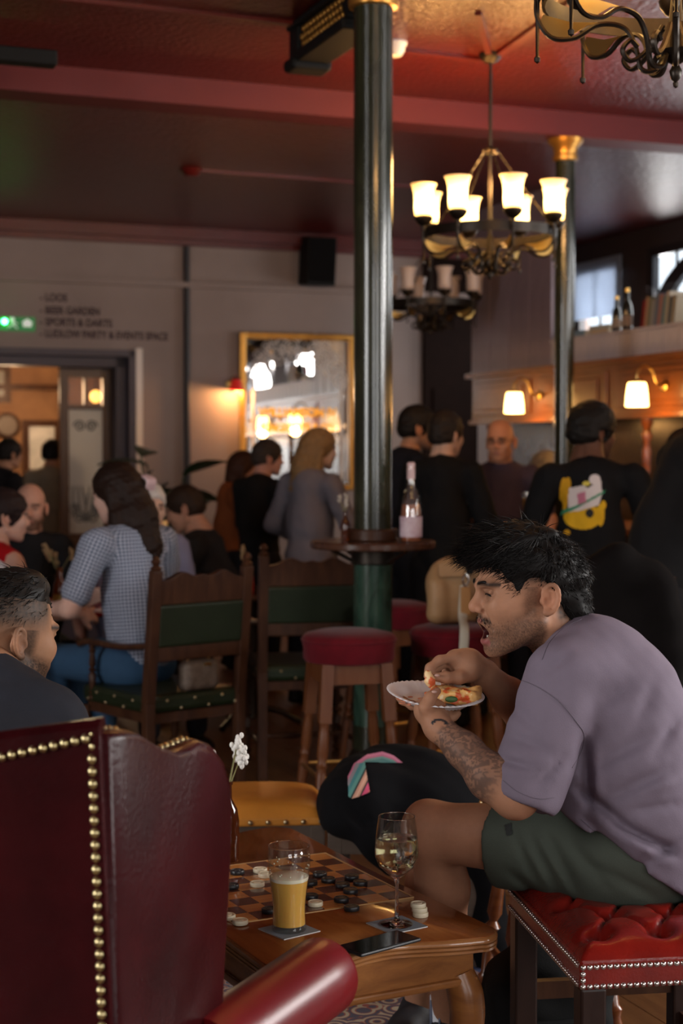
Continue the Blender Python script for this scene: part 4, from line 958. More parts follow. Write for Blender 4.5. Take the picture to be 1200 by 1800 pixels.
# rose wine bottle on the bar table
p = P(722, 948, 6.5); rp_ = [(0, 0), (.042, 0), (.045, .008), (.046, .07), (.044, .13), (.036, .18), (.020, .225), (.0155, .25), (.0155, .30), (.018, .302), (.018, .312), (.015, .314), (.015, .322), (0, .322)]
rb = bottle('wine_bottle', 'clear bottle of rose wine with white label on the bar table', (p[0], p[1], ztb + .0008), rp_, pane_mat('bottle_glass', (.93, .86, .80), .18, .05), (.0468, .02, .105, M('rose_label', (.62, .52, .56), .6, var=.4, scale=20, col2=(.45, .30, .36))), ([(.0165, .26), (.0168, .325), (.012, .33), (0, .33)], M('pink_foil', (.55, .38, .38), .4)), 28)
obj('wine', MB().lathe([(0, .004), (.040, .004), (.043, .07), (.041, .12), (.037, .155), (0, .155)], (0, 0, 0), 28), M('rose_wine', (.45, .16, .08), .1, trans=.3), rb, 50)

# ================================================================== RED TUFTED BENCH STOOL (under the seated man)
zN = .5; pa = PZ(1020, 1705, zN); pb_ = PZ(897, 1570, zN); ey = unit(pb_ - pa); ang = math.atan2(-ey[0], ey[1]); D = np.linalg.norm(pb_ - pa) + .015; W = .43
rs_ = thing('tufted_stool', 'red buttoned leather stool with studded edge under the eating man', 'stool', (pa[0], pa[1], 0), ang)
m_redl = M('red_leather', (.23, .012, .007), .24, var=.4, scale=9, bump=.10, bscale=160, coat=.2, col2=(.13, .006, .004))
nx, ny = 84, 100; xs = np.linspace(0, W, nx); ys = np.linspace(0, D, ny); X, Y = np.meshgrid(xs, ys, indexing='ij')
e = np.minimum(np.minimum(X, W - X), np.minimum(Y, D - Y)); Z = zN + .012 + .050 * (1 - np.exp(-e / .030))
btn = []
for j in range(5):
    for i in range(4):
        bx, by = .055 + i * .125 + (.0625 if j % 2 else 0), .07 + j * .105
        if bx < W - .03 and by < D - .03: btn.append((bx, by))
for bx, by in btn: Z -= .034 * np.exp(-((X - bx) ** 2 + (Y - by) ** 2) / (2 * .017 ** 2))
for i, (ax_, ay_) in enumerate(btn):
    for bx, by in btn[i + 1:]:
        if .08 < math.hypot(bx - ax_, by - ay_) < .135 and abs(by - ay_) > .05:
            d = V3(bx - ax_, by - ay_, 0)[:2]; L2 = d @ d; tt = np.clip(((X - ax_) * d[0] + (Y - ay_) * d[1]) / L2, 0, 1); dd = np.hypot(X - ax_ - tt * d[0], Y - ay_ - tt * d[1]); Z -= .011 * np.exp(-(dd / .006) ** 2)
Z -= .020 * np.exp(-((X - .22) ** 2 / .03 + (Y - .36) ** 2 / .02))                      # pressed down by the sitter
v = np.stack([X, Y, Z], -1).reshape(-1, 3); f = [(i * ny + j, (i + 1) * ny + j, (i + 1) * ny + j + 1, i * ny + j + 1) for i in range(nx - 1) for j in range(ny - 1)]
qobj('cushion', (v, np.array(f)), m_redl, rs_, world=False)
obj('side_band', MB().box2((0, 0, zN - .042), (W, D, zN + .018)), m_redl, rs_, 0, bevel=.006)
m_stdk = M('stool_dark_wood', (.016, .007, .005), .35, wood=.6, col2=(.028, .012, .008), scale=4, stretch=(6, 6, 1), spec=.35)
bt_me = to_mesh('button', MB().ell((0, 0, 0), (.008, .008, .004), 10, 6), m_redl, 180)
for bx, by in btn:
    i, j = int(bx / W * (nx - 1)), int(by / D * (ny - 1)); piece('button', bt_me, rs_, (bx, by, Z[i, j] + .002))
m_stud = M('steel_stud', (.62, .58, .55), .22, metal=1.0)
stud = to_mesh('stud', MB().lathe([(.0, .0048), (.003, .0042), (.0052, .0022), (.006, 0)], (0, 0, 0), 10), m_stud)
n = int(W / .0135)
for k in range(n + 1):
    x = .005 + k * (W - .01) / n
    for z in (zN + .004, zN - .034): piece('stud', stud, rs_, (x, -.0005, z), (PI / 2, 0, 0))
n = int(D / .0135)
for k in range(1, n + 1):
    y = .005 + k * (D - .01) / n
    for z in (zN + .004, zN - .034): piece('stud', stud, rs_, (-.0005, y, z), (0, -PI / 2, 0))
for z in (zN - .009, zN - .0215): piece('stud', stud, rs_, (.005, -.0005, z), (PI / 2, 0, 0))
for x in (.028, W - .028):
    for y in (.028, D - .028): obj('leg', MB().box2((x - .026, y - .026, 0), (x + .026, y + .026, zN - .04)), m_stdk, rs_, 0, bevel=.005)
obj('stretcher', MB().box2((.05, D - .040, .26), (W - .05, D - .016, .30)), m_walnut, rs_, 0); obj('stretcher', MB().box2((W - .040, .05, .18), (W - .016, D - .05, .22)), m_walnut, rs_, 0)

# ================================================================== TAN LEATHER STOOLS
m_tan = M('tan_leather', (.52, .205, .030), .34, var=.25, scale=7, bump=.12, bscale=120)
m_oakd = M('dark_oak', (.055, .038, .028), .45, wood=.6, col2=(.09, .065, .05), scale=4, stretch=(1, 8, 8))
def tan_stool(label, loc, rz, sx=.23, sy=.19, zs=.46):
    t = thing('tan_stool', label, 'stool', loc, rz, 'tan leather stools')
    n = 22; X, Y = np.meshgrid(np.linspace(-1, 1, n), np.linspace(-1, 1, n), indexing='ij'); Z = zs - .04 + .05 * (1 - X ** 6) ** .5 * (1 - Y ** 6) ** .5 * (1 - .12 * (X ** 2 + Y ** 2))
    v = np.stack([X * sx, Y * sy, Z], -1).reshape(-1, 3); qobj('cushion', (v, np.array([(i * n + j, (i + 1) * n + j, (i + 1) * n + j + 1, i * n + j + 1) for i in range(n - 1) for j in range(n - 1)])), m_tan, t, world=False)
    obj('leather_border', MB().box2((-sx, -sy, zs - .065), (sx, sy, zs - .036)), m_tan, t, 0, bevel=.008); obj('seat_rail', MB().box2((-sx + .008, -sy + .008, zs - .13), (sx - .008, sy - .008, zs - .065)), m_oakd, t, 0)
    for k in range(9): piece('nail', nail_me, t, (-sx + .02 + k * (2 * sx - .04) / 8, -sy - .0003, zs - .052), (PI / 2, 0, 0), (1.2, 1.2, 1.2))
    for k in range(7): piece('nail', nail_me, t, (sx + .0003, -sy + .02 + k * (2 * sy - .04) / 6, zs - .052), (0, PI / 2, 0), (1.2, 1.2, 1.2))
    for x in (-1, 1):
        for y in (-1, 1): obj('leg', MB().bar((x * (sx - .03), y * (sy - .03), zs - .066), (x * (sx - .03), y * (sy - .03), 0), .045, .045), m_oakd, t, 0, bevel=.004)
    return t
q = PZ(436, 1400, .45); tan_stool('tan leather stool with brass nails behind the coffee table', (q[0], q[1] + .02, 0), math.radians(5))
q = P(712, 1440, 4.72); tan_stool('tan leather stool mostly covered by the black coat', (q[0], q[1], 0), math.radians(-4)); coatc = (q[0], q[1])

# ================================================================== WING ARMCHAIR
WA = math.radians(-22.3); fwd = V3(.38, .925, 0); rgt = V3(.925, -.38, 0)
cor = P(178, 1290, 2.13); org = cor - rgt * .36; org[2] = 0
wc_ = thing('wing_armchair', 'oxblood leather wing armchair with brass nails in the foreground', 'armchair', org, WA)
m_ox = M('oxblood_leather', (.032, .003, .004), .26, var=.45, scale=5, bump=.08, bscale=140, spec=.12, col2=(.014, .0014, .002))
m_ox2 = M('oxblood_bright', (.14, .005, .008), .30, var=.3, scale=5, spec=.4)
hx = .36
def topz(x):
    u = abs(x) / hx; return 1.085 + .035 * max(0, (u - .45) / .55) ** 1.0 * (1 if u > .45 else 0) - (0.0) + .018 * math.cos(min(u / .45, 1) * PI) * (1 if u < .45 else -1) * .5
n = 40; xs = [-hx + 2 * hx * i / n for i in range(n + 1)]
def backring(y, dz=0.0, ins=0.0):
    r = [V3((x / hx) * (hx - ins), y + .06 * (1 - topz(x)), topz(x) + dz) for x in xs]; return r + [V3(hx - ins, y + .045, .30), V3(-hx + ins, y + .045, .30)]
obj('back', MB().loops([backring(0), backring(.012, .010, .003), backring(.05, .006, .02), backring(.11, -.04, .05)], True, True), m_ox, wc_, 30)
WP = [(0, 1.12), (.045, 1.116), (.088, 1.106), (.14, 1.08), (.197, 1.059), (.24, 1.058), (.287, 1.060), (.33, 1.045), (.365, 1.015), (.385, .975), (.388, .93), (.38, .86), (.366, .78), (.345, .68), (.333, .60), (.333, .35), (0, .35)]
for sx in (-1, 1):
    ou = [(hx - .002, 0), (hx + .012, .0), (hx - .01, 0)]
    def wr(x, ins): 
        c = np.mean(np.array(WP), 0); o = []
        for a, z in WP: o.append(V3(sx * x, a + .010 + .0634 * (1.12 - z) + (ins * (-1 if a > c[0] else 1)), z - (ins if z > c[1] else 0)))
        return o
    def wsm(ring): return ring
    obj('wing', MB().loops([wr(hx - .062, .016), wr(hx - .05, .004), wr(hx - .014, 0.0), wr(hx - .002, .006), wr(hx + .002, .016)], True, True) if sx > 0 else MB().loops([wr(hx - .062, .016), wr(hx - .05, .004), wr(hx - .014, 0.0), wr(hx + .002, .016)], True, True), m_ox, wc_, 50)
    ax0, ax1 = V3(sx * (hx + .0), .30, .555), V3(sx * (hx + .035), .69, .572)
    mb = MB(); d = unit(ax1 - ax0); pts = [ax0 + (ax1 - ax0) * q_ for q_ in np.linspace(0, 1, 8)] + [ax1 + d * q_ for q_ in (.012, .022, .028)]
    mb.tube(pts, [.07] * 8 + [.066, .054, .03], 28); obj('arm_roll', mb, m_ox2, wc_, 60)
    obj('arm_side', MB().box2((min(sx * (hx - .07), sx * (hx + .02)), .05, .14), (max(sx * (hx - .07), sx * (hx + .02)), .70, .53)), m_ox, wc_, 0, bevel=.02)
    for y in (.05, .66): obj('leg', MB().lathe([(.028, .14), (.03, .12), (.02, .1), (.026, .06), (.016, 0)], (sx * (hx - .06), y, 0), 12), m_walnut, wc_)
obj('seat_base', MB().box2((-hx + .06, .05, .14), (hx - .06, .70, .34)), m_ox, wc_, 0, bevel=.02); obj('seat_cushion', MB().box2((-hx + .075, .12, .34), (hx - .075, .72, .45)), m_ox, wc_, 0, bevel=.035)
wn = to_mesh('nail', MB().lathe([(.0, .0055), (.003, .005), (.0058, .0025), (.0068, 0)], (0, 0, 0), 12), M('bright_brass', (.50, .42, .22), .3, metal=1.0))
for k in range(44):
    z = 1.118 - k * .0172
    if z < .36: break
    x = hx - .012; piece('nail', wn, wc_, (x, -.0005 + .06 * (1 - z) if z < 1.1 else -.002, z), (PI / 2, 0, 0))
sgn = None
arc = []; xx = hx - .02
while xx > -hx: arc.append(xx); xx -= .0172
for x in arc: piece('nail', wn, wc_, (x, -.001 + .06 * (1 - topz(x)), topz(x) - .012 - .03 * (1 - abs(x) / hx)), (PI / 2, 0, 0))
for k in range(24):
    u = k / 23; L_ = u * .38; z = np.interp(L_, [a for a, _ in WP[:10]], [b for _, b in WP[:10]])
    piece('nail', wn, wc_, (hx - .03, L_ + .002, z + .001), (0, 0, 0))

# ================================================================== RUG
q = V3(.888, .46, 0); rg = thing('patterned_rug', 'red and blue patterned rug under the coffee table', 'rug', (TCx, TCy, .0), TA)
def rug_mat(name, a, b, c, sc):
    m = bpy.data.materials.new(name); m.use_nodes = True; N = m.node_tree.nodes; L = m.node_tree.links; bs = N['Principled BSDF']; bs.inputs['Roughness'].default_value = .95
    tc = N.new('ShaderNodeTexCoord'); vo = N.new('ShaderNodeTexVoronoi'); vo.inputs['Scale'].default_value = sc; L.new(tc.outputs['Object'], vo.inputs['Vector'])
    wv_ = N.new('ShaderNodeMath'); wv_.operation = 'SINE'; ml = N.new('ShaderNodeMath'); ml.operation = 'MULTIPLY'; ml.inputs[1].default_value = 22; L.new(vo.outputs['Distance'], ml.inputs[0]); L.new(ml.outputs[0], wv_.inputs[0])
    cr = N.new('ShaderNodeValToRGB'); cr.color_ramp.interpolation = 'CONSTANT'; e = cr.color_ramp.elements; e[0].color = (*a, 1); e[1].position = .75; e[1].color = (*c, 1); k = e.new(.4); k.color = (*b, 1)
    mr = N.new('ShaderNodeMapRange'); mr.inputs['From Min'].default_value = -1; L.new(wv_.outputs[0], mr.inputs['Value']); L.new(mr.outputs[0], cr.inputs[0]); L.new(cr.outputs[0], bs.inputs['Base Color']); return m
obj('field', MB().box2((-.78, -1.5, .0005), (.74, .75, .004)), rug_mat('rug_field', (.06, .05, .07), (.24, .06, .04), (.34, .28, .19), 16), rg, 0)
mb = MB(); mb.box2((.74, -1.6, .0005), (.88, .85, .0045)); mb.box2((-.92, -1.6, .0005), (-.78, .85, .0045)); mb.box2((-.78, .75, .0005), (.74, .85, .0045)); mb.box2((-.78, -1.6, .0005), (.74, -1.5, .0045))
obj('border', mb, rug_mat('rug_border', (.035, .04, .08), (.32, .26, .18), (.20, .05, .04), 26), rg, 0)
obj('edge_band', MB().box2((.88, -1.62, .0005), (.91, .87, .0045)), M('rug_edge', (.03, .04, .10), .95), rg, 0)
# ================================================================== PEOPLE
m_skin = M('skin', (.5, .3, .2), .50, attr=True, var=.10, scale=60, sss=.10, spec=.16, bump=.04, bscale=400)
m_hair = M('hair_strands', (.008, .0065, .006), .5, var=.3, scale=40, spec=.14)

def head_field(h, mouth=0.0, neck=((-.02, 0, -.06), (-.05, 0, -.16))):
    """canonical head, x forward, y to one side, z up; mouth: 0 shut .. 1 wide open"""
    F = Fld((-.14, -.105, -.20), (.155, .105, .14), h); jd = -.018 * mouth; squint = 1.0 if mouth else 0.0
    F.ell((.002, 0, .032), (.104, .077, .090), k=.01)
    F.ell((.052, 0, -.030), (.058, .062, .075), k=.035)
    F.ell((.050, 0, -.072 + jd * .6), (.050, .050, .045), k=.03)
    for s in (-1, 1):
        F.cap((.002, s * .055, -.066), (.072, s * .020, -.102 + jd), .017, .017, k=.022)
        F.ell((.078, s * .040, -.030), (.026, .022, .024), k=.022)                # cheekbone
        F.cap((.101, s * .042, .016), (.110, s * .012, .012), .009, .010, k=.014)   # brow ridge
    F.ell((.086, 0, -.108 + jd), (.017, .022, .018), k=.018)                        # chin
    F.ell((.092, 0, -.066), (.022, .030, .020), k=.014)                             # muzzle
    for s in (-1, 1): F.ell((.108, s * .031, -.006), (.020, .019, .012), k=.012, op='sub')
    for s in (-1, 1):
        F.ell((.0885 - .003 * squint, s * .031, -.006), (.0145, .0155, .0135), k=.003)              # eyeball
        F.cap((.100, s * .042, .0015 - .002 * squint), (.1035, s * .022, .0035 - .003 * squint), .0045, .0045, k=.004)   # upper lid
        F.cap((.097, s * .042, -.013 + .001 * squint), (.101, s * .022, -.012 + .001 * squint), .0040, .0040, k=.005)    # lower lid
    if squint:
        for s in (-1, 1): F.cap((.1015, s * .041, -.0078), (.1065, s * .022, -.0060), .0026, .0030, k=.002, op='sub')
    F.cap((.104, 0, .004), (.124, 0, -.030), .0075, .0115, k=.012)                  # nose
    F.ell((.122, 0, -.036), (.0125, .0115, .0105), k=.006)
    for s in (-1, 1):
        F.ell((.113, s * .0125, -.039), (.0105, .0078, .0085), k=.006)
        F.ell((.117, s * .0065, -.0465), (.005, .0032, .003), k=.003, op='sub')
    if mouth > 0:
        F.ell((.107, 0, -.074 + jd * .75), (.028, .021, .0055 + .013 * mouth), k=.005, op='sub')
        for s in (-1, 1): F.chain([(.1085, s * .0195, -.040), (.1035, s * .0285, -.056), (.0930, s * .0345, -.078)], [.0022, .0026, .0020], k=.007, op='sub')
        F.cap((.1065, -.016, -.0615), (.1065, .016, -.0615), .0062, .0062, k=.006)
        F.ell((.1085, 0, -.0605), (.0065, .012, .0065), k=.006)
        for s in (-1, 1): F.cap((.1005, s * .012, -.087 + jd * 1.25), (.092, s * .022, -.078 + jd), .006, .004, k=.006)
        F.ell((.102, 0, -.0885 + jd * 1.25), (.0080, .015, .0072), k=.006)
    else:
        F.ell((.1075, 0, -.0655), (.0065, .019, .0055), k=.006); F.ell((.1045, 0, -.0765), (.0068, .017, .0062), k=.006)
        F.cap((.1135, -.018, -.0705), (.1135, .018, -.0705), .0018, .0018, k=.003, op='sub')
    for s in (-1, 1):                                                                # ears
        F.ell((-.014, s * .078, -.016), (.018, .006, .029), rotz(s * .25) @ roty(.18), k=.006)
        def ep(an, q, yy): a_ = math.radians(an); xx = q * .0175 * math.cos(a_); zz = q * .030 * math.sin(a_); return V3(-.014 + xx - .18 * zz, s * (yy - .30 * xx), -.015 + zz + .10 * xx)
        rim = [ep(an, 1.0, .0855) for an in range(20, 268, 20)]; F.chain(rim, [.0026] + [.0042] * (len(rim) - 2) + [.005], k=.004)
        ant = [ep(an, .58, .083) for an in range(75, 260, 30)]; F.chain(ant, [.0030] * len(ant), k=.004)
        F.ell(ep(275, .95, .083), (.0085, .0050, .0085), k=.005); F.ell((.002, s * .081, -.019), (.0048, .0048, .0072), k=.004)
        F.ell((-.006, s * .088, -.020), (.0075, .0075, .0105), k=.003, op='sub')
    F.cap(neck[0], neck[1], .055, .060, k=.025)
    return F
def head_cols(v, base, beard=0.0, bcol=(.03, .022, .018), lip=(.30, .10, .085), brow=(.012, .009, .008), mouth=0.0, stub=0.0, fade=None, fadecol=(.02, .016, .014), soft=.022):
    b = np.asarray(base); c = np.tile(b, (len(v), 1)); x, y, z = v[:, 0], v[:, 1], v[:, 2]; ay = np.abs(y)
    def mix(m, col): m = np.clip(m, 0, 1)[:, None]; c[:] = c * (1 - m) + np.asarray(col) * m
    def g(d, w): return np.exp(-(d / w) ** 2)
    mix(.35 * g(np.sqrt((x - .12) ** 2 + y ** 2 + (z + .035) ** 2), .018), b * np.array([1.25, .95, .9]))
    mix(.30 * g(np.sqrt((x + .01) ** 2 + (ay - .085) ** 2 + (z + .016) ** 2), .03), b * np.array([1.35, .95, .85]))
    mix((.8 if mouth else .45) * (x > .07) * g(np.sqrt((ay - .031) ** 2 + (z + .006) ** 2), .018), b * (.42 if mouth else .62))                      # eye hollows: shade of the sockets painted into the skin colour
    zb = .0175 - .10 * np.maximum(0, ay - .035); mix(.95 * (x > .07) * (ay > .008) * (ay < .055) * g(z - zb, .0058), brow)
    mix(.9 * (x > .088) * (ay > .021) * (ay < .041) * g(z + .0055, .0038), (.05, .035, .03))
    jd = -.018 * mouth
    if beard or stub:
        jaw = np.clip((-.030 - z - .35 * np.maximum(0, x - .03)) / soft, 0, 1) * np.clip((x + .022) / .012, 0, 1) * np.clip((z + .145) / .02, 0, 1)
        tash = (x > .088) * (ay < .034) * g(z + .0530 + .55 * np.maximum(0, ay - .010), .0065)
        side = np.clip((x - .002) / .008, 0, 1) * np.clip((.045 - x) / .018, 0, 1) * (z < .01) * (z > -.07) * (ay > .05)
        n = np.random.RandomState(3).uniform(.62, 1.0, len(x))
        mix(np.maximum.reduce([jaw * (beard + stub * .8), tash * min(1, beard + stub * 1.5), side * (beard * .8 + stub * .6)]) * n, bcol)
    if mouth > 0:
        up = (x > .094) * (ay < .020) * g(z + .0625, .0042); lo = (x > .088) * (ay < .022) * g(z - (-.0875 + jd * 1.25), .0070)
        mix(np.maximum(up * .85, lo), lip)
        d = np.sqrt(((x - .100) / .030) ** 2 + (y / .021) ** 2 + ((z - (-.074 + jd * .75)) / (.0052 + .0125 * mouth)) ** 2); mix((d < 1.06) * 1.0, (.05, .009, .009))
    else: mix(.75 * (x > .094) * (ay < .021) * g(z + .0705, .0085), lip)
    if fade is not None: mix(fade(x, y, z), fadecol)
    return np.clip(c, 0, 1)
HEAD = relax(*head_field(.0042).mesh(), 1, .4)
def hair_field(style, h=.006):
    F = Fld((-.19, -.15, -.46), (.15, .15, .18), h)
    big = {'afro': .022, 'short': .013, 'crop': .008}.get(style, .016)
    F.ell((.000, 0, .036), (.104 + big, .077 + big, .090 + big), k=.0); F.ell((-.03, 0, -.01), (.078 + big, .068 + big, .075), k=.02)
    if style == 'long':
        F.chain([(-.07, 0, .0), (-.095, 0, -.12), (-.105, 0, -.26), (-.10, 0, -.38)], [.075, .082, .075, .035], k=.03)
        for s in (-1, 1): F.chain([(-.02, s * .075, .0), (-.045, s * .085, -.12), (-.06, s * .075, -.26)], [.03, .032, .018], k=.03)
    if style == 'bob':
        F.chain([(-.05, 0, .0), (-.07, 0, -.10)], [.085, .075], k=.03)
        for s in (-1, 1): F.chain([(-.01, s * .08, .0), (-.02, s * .085, -.11)], [.03, .022], k=.03)
    if style == 'bun': F.ell((-.10, 0, .07), (.045, .05, .045), k=.02)
    # keep the face and the neck clear
    zc = .052 if style in ('short', 'crop', 'afro') else .045
    F.ell((.125, 0, -.055), (.085, .11, .112), k=.01, op='sub')
    if style in ('short', 'crop', 'afro', 'bun'):
        for s in (-1, 1): F.ell((.0, s * .10, -.045), (.036, .045, .050), k=.01, op='sub')
        F.box((0, 0, -.20), (.2, .2, .135), k=.02, op='sub')
    elif style == 'grey': F.box((0, 0, -.20), (.2, .2, .14), k=.02, op='sub')
    F.wob(lambda x, y, z: .003 * vnoise(x, y, z, 90, 5) + .0015 * vnoise(x, y, z * .3, 320, 6)); return F
HAIRS = {}
def hair_mesh(style):
    if style not in HAIRS: HAIRS[style] = hair_field(style).mesh()
    return HAIRS[style]

def hand_mesh(curl=.5, h=.0042, spread=.10):
    """canonical right-ish hand: wrist at the origin, fingers along +x, palm facing -z, thumb on +y"""
    F = Fld((-.03, -.07, -.10), (.20, .09, .05), h)
    F.cap((-.02, 0, 0), (.02, 0, 0), .024, .026, k=.02); F.box((.052, 0, -.002), (.040, .038, .013), rd=.012, k=.02); F.ell((.03, .026, -.008), (.03, .018, .016), k=.015)
    for i, (y, L) in enumerate(((.029, .072), (.010, .080), (-.010, .074), (-.029, .058))):
        a = V3(.088, y, 0); ang = 0; d = V3(1, y * spread / .03, 0); pts = [a]
        for sgm, c in zip((.44, .32, .26), (.55, .7, .5)):
            ang += curl * c * 1.3; pts.append(pts[-1] + unit(V3(math.cos(ang), d[1] * math.cos(ang), -math.sin(ang))) * L * sgm)
        F.chain(pts, [.0100, .0092, .0085, .0074], k=.006)
    F.chain([(.022, .034, -.008), (.055, .058, -.016), (.082, .062, -.026 - .02 * curl), (.102, .056, -.036 - .025 * curl)], [.0145, .0125, .0108, .0088], k=.010)
    return F.mesh()
HAND = hand_mesh(.6)
def place_hand(wrist, direction, palm, side=1, sc=1.0, mesh=None):
    x = unit(direction); z = -unit(np.asarray(palm, float) - x * np.dot(palm, x)); y = np.cross(z, x); v, f = mesh or HAND
    if side < 0: v = v * np.array([1, -1, 1]); f = f[:, ::-1]
    return (v * sc) @ np.stack([x, y, z]) + np.asarray(wrist), f
def head_xf(v, pos, yaw, pitch=0.0, roll=0.0, sc=1.0):
    """canonical head -> space where forward is +y (yaw about z, pitch < 0 looks down)"""
    Rm = rotz(yaw + PI / 2) @ roty(-pitch) @ rotx(roll); return (v * sc) @ Rm.T + np.asarray(pos)

def person(label, loc, facing, H=1.72, seat=None, lean=0.0, side=0.0, skin=(.46, .27, .19), top=None, bottom=None, hair='short', hcol=(.02, .014, .01),
           sleeve='short', arms=None, beard=0.0, hyaw=0.0, hpitch=-.05, coat=0.0, wide=1.0, shoes=None, group='drinkers in the background', hs=1.0, weave=False):
    """facing: heading of the body (0 looks along +Y, positive turns left); loc: feet or seat centre"""
    t = thing('person', label, 'person', (loc[0], loc[1], 0), facing, group); k = H / 1.75
    if seat is None: pz = .93 * k; hip = V3(0, 0, pz)
    else: pz = seat + .10; hip = V3(0, 0, pz)
    tl = .50 * k; sh = hip + V3(side, tl * math.sin(lean), tl * math.cos(lean)); nk = sh + V3(0, .03 + .05 * math.sin(lean), .075 * k)
    hd = nk + V3(0, .045 + .05 * math.sin(lean), .145 * k * hs); sw = .175 * wide * k
    kn, an = [], []
    for s in (-1, 1):
        if seat is None: kn.append(V3(s * .10, .02, .50 * k)); an.append(V3(s * .11, -.01, .085))
        else: kn.append(V3(s * .13, .43 * k, seat + .06)); an.append(V3(s * .13, .40 * k, .085))
    A = arms or (((-.06, .02, -.27), (-.02, .20, -.30)), ((.06, .02, -.27), (.02, .20, -.30)))
    shs = [sh + V3(-sw, 0, 0), sh + V3(sw, 0, 0)]; el = [shs[i] + V3(*A[i][0]) * k for i in (0, 1)]; wr = [el[i] + unit(V3(*A[i][1])) * .25 * k for i in (0, 1)]
    allp = np.array([hip, sh, nk, hd, *kn, *an, *el, *wr, *shs]); lo, hi = allp.min(0) - .2, allp.max(0) + .2; lo[2] = max(lo[2], .0)
    sk = np.asarray(skin)
    B = Fld(lo, hi, .016)
    B.chain([hip, (hip + sh) / 2, sh - V3(0, 0, .03)], [.12 * k, .115 * k, .11 * k], k=.05); B.cap(shs[0], shs[1], .05, k=.05); B.chain([sh, nk, hd - V3(0, .03, .04)], [.07, .056, .05], k=.03)
    for i in (0, 1):
        B.chain([shs[i], el[i], wr[i]], [.05 * k, .042 * k, .027 * k], k=.03); B.chain([hip + V3((i * 2 - 1) * .085, 0, -.02), kn[i], an[i]], [.085 * k, .055 * k, .038 * k], k=.03)
    bm_ = B.mesh(); hv = head_xf(HEAD[0], hd, hyaw, hpitch, 0, k * hs)
    hm = [place_hand(wr[i], wr[i] - el[i], V3(-(i * 2 - 1), .2, -.4), -1 if i else 1, k) for i in (0, 1)]
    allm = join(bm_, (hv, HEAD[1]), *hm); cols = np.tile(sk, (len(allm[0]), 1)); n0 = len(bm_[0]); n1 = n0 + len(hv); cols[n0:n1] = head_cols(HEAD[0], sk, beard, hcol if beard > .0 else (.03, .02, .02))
    qobj('body', allm, m_skin, t, world=False, cols=cols)
    # top
    T = Fld(lo, hi, .013); tp = top
    T.chain([hip + V3(0, 0, .02 if not coat else -.05), (hip + sh) / 2 + V3(0, 0, 0), sh - V3(0, 0, .02)], [.145 * k * (1 + .15 * coat), .138 * k, .128 * k], k=.06)
    T.cap(shs[0] * .85 + sh * .15, shs[1] * .85 + sh * .15, .068 * k, k=.06); T.cap(sh + V3(0, 0, .02), nk + V3(0, 0, -.02), .08, .062, k=.03)
    if coat: T.chain([hip, hip - V3(0, 0, coat)], [.165 * k, .20 * k], k=.05)
    for i in (0, 1):
        if sleeve == 'long': T.chain([shs[i], el[i], wr[i]], [.068 * k, .058 * k, .042 * k], k=.03)
        elif sleeve == 'short': T.cap(shs[i], shs[i] + (el[i] - shs[i]) * .72, .070 * k, .066 * k, k=.03)
    T.wob(lambda x, y, z: .0055 * vnoise(x, y, z * .6, 26, 11) + .003 * vnoise(x, y, z, 60, 12))
    tm_ = T.mesh(); sho = qobj('top', tm_, tp, t, world=False)
    if weave:                                                           # thread coordinates that run round the trunk and the sleeves
        segs = [(hip, sh, .14)] + [(shs[i], el[i], .06) for i in (0, 1)]; tv_ = tm_[0]; best = np.full(len(tv_), 9.0); uvw = np.zeros((len(tv_), 3), np.float32)
        for a_, b_, r_ in segs:
            ax = unit(b_ - a_); rel = tv_ - a_; h_ = np.clip(rel @ ax, 0, np.linalg.norm(b_ - a_)); rad = rel - (rel @ ax)[:, None] * ax; dist = np.linalg.norm(tv_ - a_ - h_[:, None] * ax, axis=1) - r_
            x_, y_, _z = frame(ax, (0, 1, .3)); m_ = dist < best; best[m_] = dist[m_]; uvw[m_, 0] = (np.arctan2(rad @ y_, rad @ x_) * r_)[m_]; uvw[m_, 1] = (rel @ ax)[m_]
        at_ = sho.data.attributes.new('weave', 'FLOAT_VECTOR', 'POINT'); at_.data.foreach_set('vector', uvw.ravel())
    # trousers, shoes
    Q = Fld(lo, hi, .017); Q.ell(hip + V3(0, 0, -.02), (.16 * k, .135 * k, .13 * k), k=.04)
    for i in (0, 1): Q.chain([hip + V3((i * 2 - 1) * .085, 0, -.03), kn[i], an[i] + V3(0, 0, .03)], [.10 * k, .075 * k, .058 * k], k=.03)
    qobj('trousers', Q.mesh(), bottom, t, world=False)
    for i in (0, 1):
        mb = MB(); mb.ell(an[i] + V3(0, .06, -.045), (.045, .125, .038), 14, 8); mb.ell(an[i] + V3(0, .0, -.02), (.04, .05, .05), 12, 8); obj('shoe', mb, shoes or m_black, t, 180)
    if hair:
        hm_ = hair_mesh(hair); qobj('hair', (head_xf(hm_[0], hd, hyaw, hpitch, 0, k * hs), hm_[1]), M('hair_%d_%d' % (int(hcol[0] * 1000), int(hcol[2] * 1000)), hcol, .6, var=.35, scale=30, stretch=(3, 3, .5), spec=.2), t, world=False)
    return t, sho, hd, dict(sh=sh, el=el, wr=wr, hip=hip)

